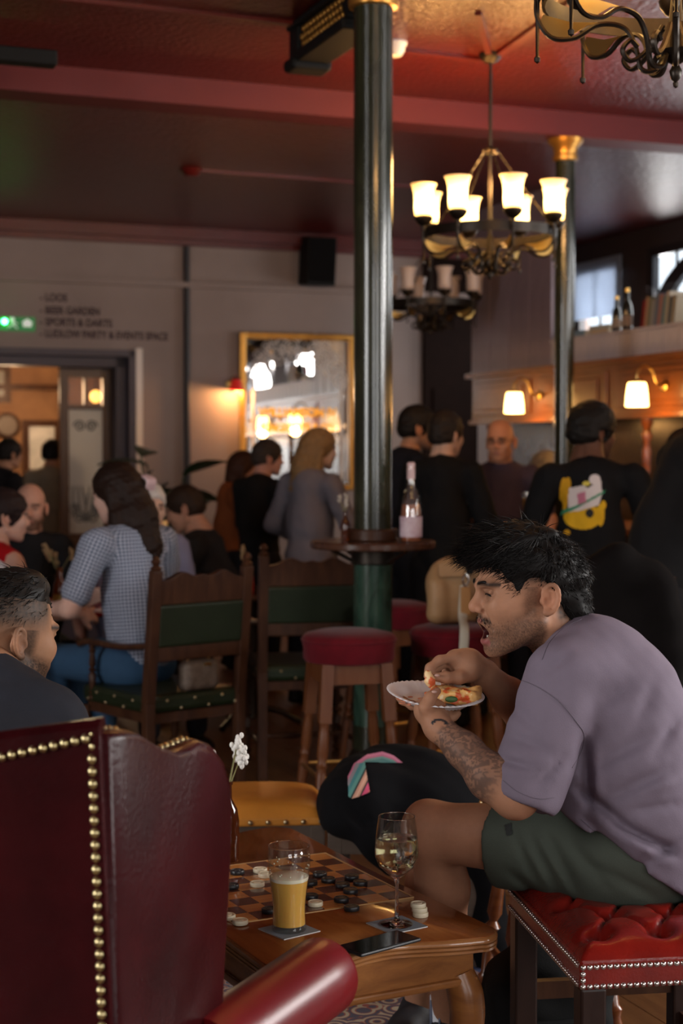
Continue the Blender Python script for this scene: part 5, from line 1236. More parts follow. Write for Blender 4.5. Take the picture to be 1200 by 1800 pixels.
def C(name, col, rough=.85, var=.15, scale=10, bump=.1): return M(name, col, rough, var=var, scale=scale, bump=bump, bscale=200, spec=.15)
blackc = C('black_cotton', (.010, .010, .011)); denim = C('blue_denim', (.035, .08, .15)); darkd = C('dark_trousers', (.014, .014, .018))
def at(px, Y): return (P(px, 800, Y)[0], Y)
def deg(a): return math.radians(a)
def HT(py, Y): return 1.5 + (800 - py) / FPX * Y
ORsk, FAsk = (.42, .22, .14), (.55, .36, .28)
down = (((-.05, -.02, -.28), (-.0, .08, -.3)), ((.05, -.02, -.28), (.0, .08, -.3)))
hold = (((-.04, .06, -.26), (.10, .24, .06)), ((.04, .06, -.26), (-.10, .24, .06)))
# -- standing by the column and the bar
person('dark haired man in black facing right between the column and a friend', at(712, 9.3), deg(-65), HT(722, 9.3) , skin=ORsk, top=C('navy_top', (.012, .014, .022)), bottom=darkd, hyaw=deg(-8), arms=hold, beard=.25, hcol=(.012, .009, .008))
person('man in black seen from behind, right of the bottle on the bar table', at(778, 8.6), deg(-14), HT(732, 8.6), skin=FAsk, top=blackc, bottom=C('black_trousers', (.010, .010, .011)), sleeve='long', hcol=(.022, .016, .013), hyaw=deg(-25), arms=(((-.05, .03, -.27), (.1, .24, -.05)), ((.08, .02, -.27), (-.10, .24, -.06))), wide=.95)
_, _, hd16, _ = person('bald man with glasses in a plum polo shirt facing the camera', at(880, 9.0), deg(172), HT(745, 9.0), skin=(.48, .22, .13), top=C('plum_polo', (.060, .042, .060)), bottom=darkd, hair=None, arms=(((-.10, -.02, -.26), (.02, .15, -.28)), ((.08, .0, -.27), (-.05, .24, -.02))), hyaw=deg(-10), beard=.25, hcol=(.10, .05, .03), wide=1.08)
p16 = [o for o in bpy.data.objects if o.type == 'EMPTY' and o.get('label', '').startswith('bald man with glasses')][0]
mb = MB()
for s in (-1, 1):
    c = V3(.118, s * .031, -.004); mb.tube([c + V3(0, .019 * math.cos(a), .015 * math.sin(a)) for a in np.linspace(0, 2 * PI, 17)], .0018, 5, cap=False); mb.tube([(.116, s * .05, 0), (0, s * .086, .004)], .0018, 5)
mb.tube([(.120, -.012, .0), (.120, .012, 0)], .0018, 5)
kk = HT(745, 9.0) / 1.75; mb.v = [tuple(q_) for q_ in head_xf(np.array(mb.v), hd16, deg(-10), -.05, 0, kk)]; obj('glasses', mb, m_black, p16)
person('grey haired person bending at the bar behind the bald man', at(926, 9.75), deg(-70), 1.50, skin=FAsk, top=C('dull_top', (.05, .035, .03)), bottom=darkd, hair='short', hcol=(.22, .20, .19), arms=hold, lean=.1)
_, shirt18, _, _ = person('man in black T-shirt with yellow printed back at the bar', at(1040, 7.0), deg(-6), HT(720, 7.0), skin=(.12, .055, .035), top=C('print_tee', (.008, .008, .009)), bottom=darkd, hair='afro', hcol=(.010, .008, .007), hyaw=deg(-50), arms=(((-.10, .02, -.26), (.0, .20, -.12)), ((.10, .02, -.26), (-.02, .22, -.10))), wide=1.12, beard=.5)
person('dark haired man at the far right looking down by the bar', at(1178, 8.0), deg(-95), HT(764, 8.0), skin=FAsk, top=C('peach_top', (.28, .12, .08)), bottom=darkd, hcol=(.018, .014, .012), arms=hold, hpitch=-.25)
person('big man in black T-shirt bending over at the right edge', at(1150, 5.75), deg(-80), 1.84, skin=(.40, .22, .15), top=C('black_tee', (.009, .009, .010)), bottom=C('black_jeans', (.010, .010, .012)), lean=.32, hcol=(.02, .015, .012), arms=(((-.05, .14, -.24), (.05, .24, -.10)), ((.09, -.04, -.26), (.0, .16, -.2))), wide=1.15)
# -- by the mirror
_, coat13, hd13, _ = person('long haired blonde woman in a grey coat seen from behind', at(545, 9.3), deg(-38), HT(762, 9.3), skin=FAsk, top=C('grey_coat', (.17, .155, .18), scale=4), bottom=darkd, sleeve='long', hair='long', hcol=(.26, .15, .065), hyaw=deg(-25), arms=(((-.10, -.03, -.26), (.06, .22, -.12)), ((.09, .05, -.25), (-.02, .25, -.02))), coat=.22)
person('man in black jacket standing in front of the mirror', at(455, 10.1), deg(-40), HT(788, 10.1) + .03, skin=(.5, .27, .22), top=C('black_jacket', (.011, .010, .010)), bottom=darkd, sleeve='long', hcol=(.045, .033, .028), hyaw=deg(-25), arms=hold)
person('woman in rust orange top left of the mirror', at(408, 10.9), deg(-75), HT(800, 10.9), skin=(.42, .20, .13), top=C('rust_top', (.24, .065, .02)), bottom=darkd, sleeve='long', hair='bob', hcol=(.05, .018, .010), arms=hold)
# -- seated on the left
person('young man in dark suit seated and leaning left below the plant', at(400, 9.0), deg(78), 1.74, seat=.40, lean=.30, skin=(.48, .25, .17), top=C('dark_suit', (.022, .022, .026)), bottom=darkd, sleeve='long', hcol=(.030, .016, .010), hpitch=-.35, arms=(((-.03, .10, -.25), (.05, .24, .0)), ((.03, .10, -.25), (-.05, .24, .0))))
person('white haired person in lavender shirt beyond the woman in gingham', at(250, 8.2), deg(-150), 1.68, seat=.44, skin=FAsk, top=C('lavender_shirt', (.22, .23, .36)), bottom=darkd, sleeve='long', hcol=(.60, .57, .55), wide=1.15)
person('bald bearded man in black seated at the far left table', at(49, 8.4), deg(-160), 1.74, seat=.41, skin=(.55, .30, .22), top=C('black_shirt', (.012, .012, .014)), bottom=darkd, hair=None, beard=.95, hcol=(.06, .028, .015), hyaw=deg(-12))
person('woman in red sleeveless top with dark hair tied up', at(-18, 7.3), deg(-42), 1.66, seat=.43, skin=(.55, .33, .26), top=C('red_top', (.36, .006, .010)), bottom=denim, sleeve='none', hair='bun', hcol=(.022, .012, .012), arms=(((-.05, .10, -.25), (.1, .24, .0)), ((.10, .10, -.25), (-.02, .25, -.02))), hyaw=deg(-20))
person('person in white patterned shirt cut off by the left edge', at(-66, 6.7), deg(-30), 1.66, seat=.42, skin=FAsk, top=M('white_print_shirt', (.50, .49, .50), .8, var=.6, scale=30, col2=(.22, .21, .24)), bottom=darkd, hcol=(.03, .02, .015))
person('dark clothed person standing in the doorway at the left edge', at(2, 12.2), deg(-40), 1.60, skin=ORsk, top=C('dark_jumper', (.012, .011, .013)), bottom=darkd, sleeve='long', hcol=(.012, .009, .008))
person('person in beige shirt seen from behind in the doorway', at(86, 13.6), deg(-10), 1.60, skin=ORsk, top=C('beige_shirt', (.26, .22, .165)), bottom=darkd, sleeve='long', hcol=(.008, .007, .007), hair='afro', wide=1.05, coat=.12)

# -- woman in gingham on the carved chair
def gingham():
    m = bpy.data.materials.new('gingham'); m.use_nodes = True; N = m.node_tree.nodes; L = m.node_tree.links; b = N['Principled BSDF']; b.inputs['Roughness'].default_value = .9
    tc = N.new('ShaderNodeAttribute'); tc.attribute_name = 'weave'; sx = N.new('ShaderNodeSeparateXYZ'); L.new(tc.outputs['Vector'], sx.inputs[0]); ss = []
    for src in (sx.outputs['X'], sx.outputs['Y']):
        a = N.new('ShaderNodeMath'); a.operation = 'MULTIPLY'; a.inputs[1].default_value = 2 * PI / .0155; L.new(src, a.inputs[0]); s = N.new('ShaderNodeMath'); s.operation = 'SINE'; L.new(a.outputs[0], s.inputs[0]); g = N.new('ShaderNodeMath'); g.operation = 'GREATER_THAN'; g.inputs[1].default_value = .2; L.new(s.outputs[0], g.inputs[0]); ss.append(g)
    q_ = N.new('ShaderNodeMath'); q_.operation = 'ADD'; L.new(ss[0].outputs[0], q_.inputs[0]); L.new(ss[1].outputs[0], q_.inputs[1]); h_ = N.new('ShaderNodeMath'); h_.operation = 'MULTIPLY'; h_.inputs[1].default_value = .5; L.new(q_.outputs[0], h_.inputs[0])
    cr = N.new('ShaderNodeValToRGB'); cr.color_ramp.interpolation = 'CONSTANT'; e = cr.color_ramp.elements; e[0].color = (.40, .42, .50, 1); e[1].position = .75; e[1].color = (.025, .035, .06, 1); k_ = e.new(.3); k_.color = (.14, .17, .24, 1); L.new(h_.outputs[0], cr.inputs[0]); L.new(cr.outputs[0], b.inputs['Base Color']); return m
gl_ = P(243, 900, 6.72)
wt, _, whd, _ = person('woman in gingham shirt with long dark hair seated with her back turned', (gl_[0], gl_[1]), deg(48), 1.72, seat=.53, lean=.10, skin=(.58, .36, .29), top=gingham(), bottom=denim, hair='long', hcol=(.018, .008, .005), hyaw=deg(10), hpitch=-.18, hs=1.0,
       arms=(((-.10, .06, -.27), (.05, .25, -.02)), ((.08, .08, -.26), (-.1, .25, .0))), wide=1.1, weave=True)
cl = MB()
for k in range(5): cl.tube(spline([(-.105 - .006 * (k % 2), -.085 + .013 * k, .060), (-.160, -.070 + .013 * k, .030), (-.135, -.078 + .013 * k, -.012)], 4), .006, 6)
cl.v = [tuple(q_) for q_ in head_xf(np.array(cl.v), whd, deg(10), -.18, 0, 1.72 / 1.75)]; obj('hair_claw', cl, M('pink_claw', (.62, .45, .47), .35), wt)

# -- printed back of the T-shirt: flat print that follows the cloth
def decal(name, polys, target, mat, parent, Y0=None, step=1.5, off=.004, cols=None):
    """shapes given as outlines in the frame, laid onto the target's surface"""
    me = target.data; Mw = np.array(target.matrix_world) if False else None
    chain = []; p = target
    while p is not None: chain.append(p); p = p.parent
    v = np.array([q_.co for q_ in me.vertices])
    for q_ in chain: v = v @ rotz(q_.rotation_euler[2]).T + np.array(q_.location)
    bvh = BVHTree.FromPolygons([tuple(q_) for q_ in v], [tuple(q_.vertices) for q_ in me.polygons]); V_, F_, Cc = [], [], []
    for poly, col in polys:
        poly = np.array(poly, float); lo, hi = poly.min(0), poly.max(0); nx_, ny_ = max(3, int((hi[0] - lo[0]) / step) + 2), max(3, int((hi[1] - lo[1]) / step) + 2); idx = {}
        gx, gy = np.linspace(lo[0], hi[0], nx_), np.linspace(lo[1], hi[1], ny_)
        def inside(x, y):
            c = False; n_ = len(poly); j = n_ - 1
            for i in range(n_):
                if (poly[i][1] > y) != (poly[j][1] > y) and x < (poly[j][0] - poly[i][0]) * (y - poly[i][1]) / (poly[j][1] - poly[i][1]) + poly[i][0]: c = not c
                j = i
            return c
        def vert(i, j):
            if (i, j) not in idx:
                d = ray(gx[i], gy[j]); hit = bvh.ray_cast(Vector(CAM0), Vector(d))
                if hit[0] is None: idx[(i, j)] = -1
                else:
                    idx[(i, j)] = len(V_); V_.append(np.array(hit[0]) - unit(d) * off); Cc.append(col(gx[i], gy[j]) if callable(col) else col)
            return idx[(i, j)]
        for i in range(nx_ - 1):
            for j in range(ny_ - 1):
                if inside((gx[i] + gx[i + 1]) / 2, (gy[j] + gy[j + 1]) / 2):
                    q_ = [vert(i, j), vert(i, j + 1), vert(i + 1, j + 1), vert(i + 1, j)]
                    if min(q_) >= 0: F_.append(q_)
    return qobj(name, (np.array(V_), np.array(F_)), mat, parent, True, np.array(Cc))
m_print = M('flat_print', (1, 1, 1), .8, attr=True)
t18 = shirt18.parent
def E(cx, cy, rx, ry, a0=0, a1=360, n_=24): return [(cx + rx * math.cos(deg(a)), cy + ry * math.sin(deg(a))) for a in np.linspace(a0, a1, n_)]
Yl = (.62, .36, .004); Wt = (.62, .56, .55)
prints = [(E(1024, 908, 34, 23), Yl), (E(991, 868, 8, 28), (.55, .28, .003)), (E(998, 850, 5, 11), (.55, .28, .003)), (E(1055, 905, 7, 20), Yl), (E(1060, 888, 5, 8), Yl), (E(996, 936, 6, 5), (.55, .28, .003))]
decal('back_print', prints, shirt18, m_print, t18, off=.004)
decal('back_print', [([(999, 858), (1026, 853), (1032, 858), (1056, 845), (1058, 868), (1052, 888), (1018, 898), (998, 900)], Wt), (E(1045, 843, 10, 9), Wt)], shirt18, m_print, t18, off=.006)
decal('back_print', [([(1014, 868), (1028, 864), (1030, 884), (1016, 887)], (.50, .17, .25)), (E(1030, 850, 7, 4), (.60, .50, .08)), ([(980, 903), (982, 899), (1020, 886), (1048, 870), (1064, 861), (1062, 866), (1045, 876), (1010, 895), (984, 906)], (.03, .22, .11)), (E(1036, 902, 7, 8), (.01, .01, .01))], shirt18, m_print, t18, off=.008)
# ================================================================== THE MAN EATING
hero = thing('person', 'man in mauve T-shirt and green shorts eating from a paper plate', 'person', P(1110, 1590, 3.45) * np.array([1, 1, 0]), 0)
HS = np.array([.38, .188, .112])                                   # skin tone
def chainpx(F, pts, rs, k=.015, op='add'): return F.chain([P(*q) for q in pts], rs, k, op)
HC = P(932, 1035, 3.40); HYAW, HP, HSC = deg(101), -.02, 1.03
Hf = head_field(.0027, .85, ((-.02, 0, -.06), (-.088, 0, -.155))); hv0, hf0 = relax(*Hf.mesh(), 1, .35)
def hfade(x, y, z):                                                # short clipped hair at the temples and nape
    ay = np.abs(y); up = np.clip((z - .002 - .55 * np.maximum(0, x - .045)) / .03, 0, 1) * np.clip((.082 - x) / .02, 0, 1) * (ay > .03)
    back = np.clip((-.035 - x) / .015, 0, 1) * np.clip((z + .085) / .03, 0, 1); return np.maximum(up, back) * (.85 + .12 * vnoise(x, y, z, 300, 8))
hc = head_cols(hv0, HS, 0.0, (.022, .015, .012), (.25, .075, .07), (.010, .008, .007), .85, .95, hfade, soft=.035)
def bodycols(v): return np.tile(HS, (len(v), 1))
hw = head_xf(hv0, HC, HYAW, HP, 0, HSC)
# near (left) arm with the hand under the plate
S_n, E_n, W_n = (985, 1220, 3.28), (906, 1398, 3.22), (769, 1278, 3.33)
F1 = Fld(np.min([P(*S_n), P(*E_n), P(690, 1200, 3.5)], 0) - .07, np.max([P(*S_n), P(*E_n), P(690, 1200, 3.5)], 0) + .08, .0042)
chainpx(F1, [S_n, E_n], [.056, .048], .02); chainpx(F1, [E_n, (862, 1366, 3.24), (815, 1318, 3.285), W_n], [.046, .0465, .036, .0275], .02)
chainpx(F1, [W_n, (757, 1253, 3.36)], [.027, .032], .02); chainpx(F1, [(747, 1246, 3.365), (772, 1252, 3.375)], [.022, .020], .02)
chainpx(F1, [(757, 1268, 3.335), (748, 1243, 3.325), (756, 1226, 3.33), (768, 1215, 3.345)], [.0155, .0135, .0115, .0092], .010)     # thumb over the rim
chainpx(F1, [(744, 1243, 3.375), (724, 1240, 3.40), (708, 1232, 3.43), (700, 1226, 3.455)], [.0105, .0098, .009, .0078], .008)
chainpx(F1, [(757, 1246, 3.385), (757, 1243, 3.43), (764, 1238, 3.47), (772, 1234, 3.49)], [.0105, .0098, .009, .0078], .008)
chainpx(F1, [(770, 1250, 3.38), (788, 1250, 3.405), (803, 1243, 3.42), (815, 1236, 3.43)], [.0105, .0098, .009, .0078], .008)
chainpx(F1, [(775, 1260, 3.37), (787, 1264, 3.385), (798, 1260, 3.39), (806, 1254, 3.395)], [.0095, .0088, .008, .007], .008)
nv, nf = relax(*F1.mesh(), 1, .4); ncol = bodycols(nv)
a0, b0 = P(*E_n), P(*W_n); tt = ((nv - a0) @ (b0 - a0)) / ((b0 - a0) @ (b0 - a0)); nz = vnoise(nv[:, 0], nv[:, 1], nv[:, 2], 150, 21); nz2 = vnoise(nv[:, 0], nv[:, 1], nv[:, 2], 260, 22)
tat = ((np.abs(nz) < .17) | (np.abs(nz2 - .25) < .13) | (nz * nz2 > .35)) * np.clip((tt - .06) / .15, 0, 1) * np.clip((.94 - tt) / .04, 0, 1)
tat = np.maximum(tat, .55 * np.clip((tt - .1) / .3, 0, 1) * (tt < .92) * (nz > -.2) * np.clip((.85 - tt) / .2, 0, 1)); wash = .45 * np.clip((tt - .05) / .15, 0, 1) * np.clip((.92 - tt) / .06, 0, 1) * (.8 + .2 * nz2); ncol = ncol * (1 - wash[:, None]) + np.array([.06, .055, .055]) * wash[:, None]; ncol = ncol * (1 - .55 * tat[:, None]) + np.array([.030, .030, .033]) * .55 * tat[:, None]
d = np.linalg.norm(nv - P(772, 1280, 3.30), axis=1); dd = np.abs(d - .018) < .003; ncol[dd & (nv[:, 2] > P(772, 1280, 3.3)[2] + .008)] = (.03, .03, .033)
# far (right) arm, fingers pinching a piece of food
F2 = Fld(np.min([P(1000, 1190, 3.64), P(925, 1310, 3.66), P(735, 1140, 3.4)], 0) - .07, np.max([P(1000, 1190, 3.64), P(940, 1310, 3.66), P(735, 1140, 3.4)], 0) + .08, .0042)
chainpx(F2, [(1000, 1190, 3.64), (945, 1295, 3.64), (895, 1225, 3.58), (850, 1183, 3.51)], [.056, .046, .041, .028], .02)
chainpx(F2, [(850, 1183, 3.51), (822, 1168, 3.485), (800, 1160, 3.475)], [.028, .033, .024], .02); chainpx(F2, [(812, 1178, 3.49), (800, 1168, 3.50)], [.026, .022], .015)
chainpx(F2, [(800, 1155, 3.462), (772, 1161, 3.445), (755, 1174, 3.43), (750, 1188, 3.425)], [.0118, .0108, .0098, .0082], .008)
chainpx(F2, [(802, 1158, 3.485), (776, 1166, 3.475), (763, 1180, 3.46), (760, 1192, 3.445)], [.0118, .0108, .0095, .0082], .008)
chainpx(F2, [(803, 1166, 3.505), (786, 1178, 3.50), (779, 1192, 3.485), (781, 1202, 3.475)], [.0110, .0102, .0090, .0080], .008)
chainpx(F2, [(806, 1174, 3.52), (796, 1188, 3.515), (791, 1200, 3.50), (792, 1208, 3.495)], [.0100, .0092, .0084, .0072], .008)
chainpx(F2, [(828, 1186, 3.465), (806, 1191, 3.445), (783, 1191, 3.43), (762, 1190, 3.424)], [.0165, .0142, .0120, .0092], .010)
fv, ff = relax(*F2.mesh(), 1, .4)
# torso and legs
F3 = Fld(np.min([P(690, 1790, 3.9), P(1230, 1100, 3.3)], 0) - V3(.08, .12, .12), np.max([P(1230, 1100, 3.7), P(760, 1800, 4.05)], 0) + V3(.08, .08, .08), .0085)
chainpx(F3, [(1118, 1490, 3.45), (1085, 1300, 3.45), (1020, 1150, 3.45)], [.12, .125, .09], .04)
chainpx(F3, [(1100, 1490, 3.37), (762, 1462, 3.62)], [.098, .066], .03); chainpx(F3, [(762, 1462, 3.62), (778, 1560, 3.69), (788, 1790, 3.86)], [.066, .061, .037], .025); F3.ell(P(745, 1452, 3.62), (.045, .05, .055), k=.03)
chainpx(F3, [(1100, 1490, 3.54), (775, 1470, 3.86)], [.098, .064], .03); chainpx(F3, [(775, 1470, 3.86), (755, 1560, 3.92), (735, 1790, 4.03)], [.064, .059, .037], .025)
lv, lf = F3.mesh(); lcol = bodycols(lv) * np.array([.98, .95, .95])
allv, allf = join((hw, hf0), (nv, nf), (fv, ff), (lv, lf)); qobj('body', (allv, allf), m_skin, hero, True, np.concatenate([hc, ncol, bodycols(fv), lcol]))
# eyes and teeth
for s in (-1, 1):
    e_ = MB().ell((.0858, s * .031, -.006), (.0142, .0142, .0115), 16, 10); e_.v = [tuple(q) for q in head_xf(np.array(e_.v), HC, HYAW, HP, 0, HSC)]; obj('eye', e_, M('eye', (.045, .03, .026), .2), hero, 180, True)
for s in (-1, 1):
    e_ = MB().tube(spline([(.1165, s * .009, .0125), (.1160, s * .020, .0175), (.1105, s * .036, .0205), (.0985, s * .051, .0150)], 5), [.0030] * 4 + [.0042] * 7 + [.0036, .003, .0022, .0016, .0010], 8, flat=.8); e_.v = [tuple(q) for q in head_xf(np.array(e_.v), HC, HYAW, HP, 0, HSC)]; obj('eyebrow', e_, m_hair, hero, 180, True)
    e_ = MB().tube(spline([(.1050, s * .020, -.0060), (.1035, s * .027, -.0046), (.1022, s * .035, -.0058), (.0985, s * .043, -.0092)], 5), [.0008] + [.0017] * 12 + [.0013, .0010, .0006], 6); e_.v = [tuple(q) for q in head_xf(np.array(e_.v), HC, HYAW, HP, 0, HSC)]; obj('eyelashes', e_, m_hair, hero, 180, True)
te = MB()
for k in range(-3, 4): te.box((.101 - .0012 * k * k * .5, k * .0052, -.0675), (.002, .0024, .0035))
te.v = [tuple(q) for q in head_xf(np.array(te.v), HC, HYAW, HP, 0, HSC)]; tth = obj('teeth', te, M('teeth', (.72, .66, .56), .3), hero, 0, True)
te = MB()
for k in range(-2, 3): te.box((.094 - .001 * k * k * .5, k * .005, -.0985), (.002, .0022, .003))
te.v = [tuple(q) for q in head_xf(np.array(te.v), HC, HYAW, HP, 0, HSC)]; obj('teeth', te, MATS['teeth'], hero, 0, True)
# thumb nails
for a, b in (((766, 1216, 3.335), (760, 1222, 3.325)), ((764, 1190, 3.412), (772, 1190, 3.416))):
    pa_, pb2 = P(*a), P(*b); obj('nail', MB().ell((pa_ + pb2) / 2 + V3(0, -.0035, .004), (.0065, .0045, .0035), 10, 6), M('nail_pink', (.50, .30, .24), .3), hero, 180, True)

# hair: a solid under-layer and loose strands over it
HFd = Fld((-.16, -.12, -.13), (.165, .12, .185), .005)
HFd.ell((.000, 0, .042), (.106, .084, .098), k=.0); HFd.ell((.050, 0, .098), (.075, .066, .045), k=.02); HFd.ell((.100, 0, .078), (.042, .056, .026), k=.02); HFd.chain([(-.075, 0, .02), (-.085, 0, -.05), (-.078, 0, -.085)], [.055, .042, .02], k=.02)
HFd.ell((.118, 0, -.030), (.080, .12, .092), k=.008, op='sub')
for s in (-1, 1): HFd.ell((.015, s * .105, -.030), (.062, .055, .062), k=.01, op='sub')
HFd.wob(lambda x, y, z: .004 * vnoise(x, y, z, 70, 5) + .002 * vnoise(x, y, z, 200, 6))
hbv, hbf = HFd.mesh()
hr = qobj('hair', (head_xf(hbv, HC, HYAW, HP, 0, HSC), hbf), m_hair, hero)
def strands(v, f, n, dirfn, lenfn, rad, seed, xfm, name, parent, mat, seg=5):
    rs = np.random.RandomState(seed); tri = v[f]; cen = tri.mean(1); nrm = np.cross(tri[:, 2] - tri[:, 0], tri[:, 3] - tri[:, 1]); ar = np.linalg.norm(nrm, axis=1); nrm = nrm / (ar[:, None] + 1e-12)
    idx = rs.choice(len(f), n, p=ar / ar.sum()); root = cen[idx] + rs.normal(size=(n, 3)) * .002; nn = nrm[idx]; d = dirfn(root, nn, rs); L = lenfn(root, rs); VV_, FF_ = [], []
    d /= np.linalg.norm(d, axis=1)[:, None]; pts = [root - nn * .003]; cur = d + nn * .55; cur /= np.linalg.norm(cur, axis=1)[:, None]; wob = rs.normal(size=(n, 3)) * .16
    for s in range(seg): cur = cur + (d - cur) * .45 + wob * .35 + np.array([0, 0, -.10]); cur /= np.linalg.norm(cur, axis=1)[:, None]; pts.append(pts[-1] + cur * (L / seg)[:, None])
    side = np.cross(d, nn); side /= np.linalg.norm(side, axis=1)[:, None] + 1e-9; up = np.cross(side, d)
    for s in range(seg + 1):
        r = rad * (1 - .92 * s / seg)
        for a in (0, 2.094, 4.189): VV_.append(pts[s] + (side * math.cos(a) + up * math.sin(a)) * r)
    V = np.stack(VV_, 1).reshape(-1, 3); m = 3 * (seg + 1); base = np.arange(n)[:, None] * m; fl = []
    for s in range(seg):
        for k in range(3): fl.append(np.concatenate([base + s * 3 + k, base + s * 3 + (k + 1) % 3, base + (s + 1) * 3 + (k + 1) % 3, base + (s + 1) * 3 + k], 1))
    o = qobj(name, (xfm(V), np.concatenate(fl)), mat, parent); o['kind'] = 'stuff'; return o
def hdir(p, n, rs):
    fx = np.clip((p[:, 0] + .06) / .1, 0, 1); o = np.zeros_like(p); o[:, 0] = -.5 + 1.6 * fx; o[:, 2] = -.55 + .35 * fx; o[:, 1] = p[:, 1] * 3
    return o + rs.normal(size=p.shape) * .26
def hlen(p, rs): return np.clip(.012 + .030 * np.clip((p[:, 2] - .01) / .1, 0, 1) + .012 * np.clip(p[:, 0] / .1, 0, 1), .010, .06) * rs.uniform(.6, 1.25, len(p))
strands(hbv, hbf, 6500, hdir, hlen, .0013, 4, lambda v: head_xf(v, HC, HYAW, HP, 0, HSC), 'hair_tufts', hero, m_hair)

# moustache and stubble as short strands
fc = hv0[hf0].mean(1); ayf = np.abs(fc[:, 1])
tash = (fc[:, 0] > .090) & (ayf < .033) & (np.abs(fc[:, 2] + .0530 + .55 * np.maximum(0, ayf - .010)) < .0055)
jawf = (fc[:, 0] > -.005) & (fc[:, 2] < -.048 - .30 * np.maximum(0, fc[:, 0] - .03)) & (fc[:, 2] > -.150) & ~((fc[:, 0] > .086) & (ayf < .024) & (fc[:, 2] > -.118))
def down(p, n, rs): o = np.zeros_like(p); o[:, 2] = -1; o[:, 1] = p[:, 1] * 12; o[:, 0] = .1; return o + rs.normal(size=p.shape) * .25
hx_ = lambda v: head_xf(v, HC, HYAW, HP, 0, HSC)
strands(hv0, hf0[tash], 420, down, lambda p, rs: rs.uniform(.004, .009, len(p)), .00055, 14, hx_, 'moustache', hero, m_hair, 3)
strands(hv0, hf0[jawf], 2600, down, lambda p, rs: rs.uniform(.0018, .0042, len(p)), .00035, 15, hx_, 'stubble', hero, m_hair, 2)

# T-shirt
m_tee = M('mauve_jersey', (.172, .140, .182), .85, spec=.2, var=.10, scale=14, bump=.10, bscale=350)
TS = Fld(np.min([P(860, 1600, 3.2), P(1240, 1100, 3.2)], 0) - V3(.03, .08, .03), np.max([P(1240, 1060, 3.75), P(860, 1100, 3.8)], 0) + V3(.04, .05, .03), .0065)
for Y_ in (3.385, 3.515):
    chainpx(TS, [(1125, 1555, Y_), (1118, 1470, Y_), (1102, 1390, Y_), (1085, 1300, Y_), (1066, 1222, Y_), (1042, 1165, Y_)], [.148, .152, .156, .156, .142, .104], .05)
chainpx(TS, [(1010, 1190, 3.30), (1010, 1180, 3.62)], [.085, .085], .05)
chainpx(TS, [(1030, 1150, 3.45), (992, 1118, 3.435)], [.085, .066], .03)
TS.plane((P(1010, 1446, 3.3) + P(1195, 1566, 3.3)) / 2, (-.544, 0, -.839), .004)
TS.cap(P(990, 1112, 3.43), P(950, 1078, 3.42), .056, .060, k=.006, op='sub')
# sleeves, set on with a dropped seam
for (s_, e_, Yd) in (((985, 1222, 3.285), (926, 1385, 3.235), 0), ((1000, 1190, 3.62), (960, 1270, 3.64), 0)):
    G = P(*s_); Hh = P(*e_); TS.cap(G + (G - Hh) * .18, Hh, .088, .080, k=.007)
TS.plane(P(932, 1398, 3.23), tuple(unit(P(926, 1385, 3.235) - P(985, 1222, 3.285)) * np.array([1, 1, 1])), .003) if False else None
cutc = P(915, 1415, 3.23); dsl = unit(P(926, 1385, 3.235) - P(985, 1222, 3.285)); xa, ya, za = frame(dsl); TS.box(cutc + dsl * .052, (.125, .10, .052), np.stack([xa, ya, za], 1), rd=.002, k=.003, op='sub')
TS.cap(cutc - dsl * .012, cutc + dsl * .10, .058, .060, k=.004, op='sub')
for a, b, wd, dp in (((1016, 1385), (1100, 1450), 9, .016), ((1085, 1448), (1185, 1498), 9, .018), ((1040, 1350), (1160, 1285), 14, .010), ((1060, 1408), (1175, 1352), 12, .009), ((1120, 1525), (1195, 1478), 10, .010), ((1105, 1428), (1195, 1412), 8, .007),
    ((1025, 1300), (1035, 1420), 10, .014), ((1045, 1310), (1050, 1415), 10, -.007), ((1110, 1300), (1150, 1200), 14, .007), ((1025, 1438), (1125, 1530), 9, .012), ((1090, 1470), (1180, 1520), 10, -.008), ((1150, 1330), (1195, 1250), 12, .008), ((1040, 1240), (1120, 1200), 16, .006), ((1130, 1390), (1195, 1370), 12, -.006),
    ((880, 1335), (935, 1350), 7, .010), ((893, 1290), (970, 1325), 10, .007), ((940, 1385), (990, 1330), 9, .008), ((900, 1240), (950, 1290), 12, .006), ((1000, 1150), (960, 1180), 9, .006)): TS.crease(a, b, wd, dp * 1.5, 3.40)
TS.wob(lambda x, y, z: .0020 * vnoise(x, y, z, 34, 31) + .0008 * vnoise(x, y, z, 80, 32))
tv, tf = relax(*TS.mesh(), 2, .45); qobj('t_shirt', (tv, tf), m_tee, hero)
# stitched lines of hem, cuff and collar
def surf_line(name, tgt, px, mat, r=.0016, off=.0012, n=60):
    me = tgt.data; v = inv = np.array([q.co for q in me.vertices]) + np.array(hero.location); bv = BVHTree.FromPolygons([tuple(q) for q in v], [tuple(q.vertices) for q in me.polygons]); pts = []
    for q in spline([V3(*p_, 0) for p_ in px], 10):
        d = ray(q[0], q[1]); hit = bv.ray_cast(Vector(CAM0), Vector(d))
        if hit[0] is not None and (not pts or np.linalg.norm(np.array(hit[0]) - pts[-1]) < .05): pts.append(np.array(hit[0]) - unit(d) * off)
    if len(pts) > 2: obj(name, MB().tube(pts, r, 5), mat, hero, 180, True)
tee = [o for o in hero.children if o.name.startswith('t_shirt')][0]; m_seam = M('seam', (.12, .098, .125), .9)
surf_line('sleeve_seam', tee, [(906, 1192), (945, 1208), (985, 1236), (1015, 1272), (1026, 1292), (1022, 1320), (1005, 1350)], m_seam, .0009)
surf_line('cuff_stitch', tee, [(884, 1372), (910, 1392), (945, 1404), (975, 1402)], m_seam, .0006)
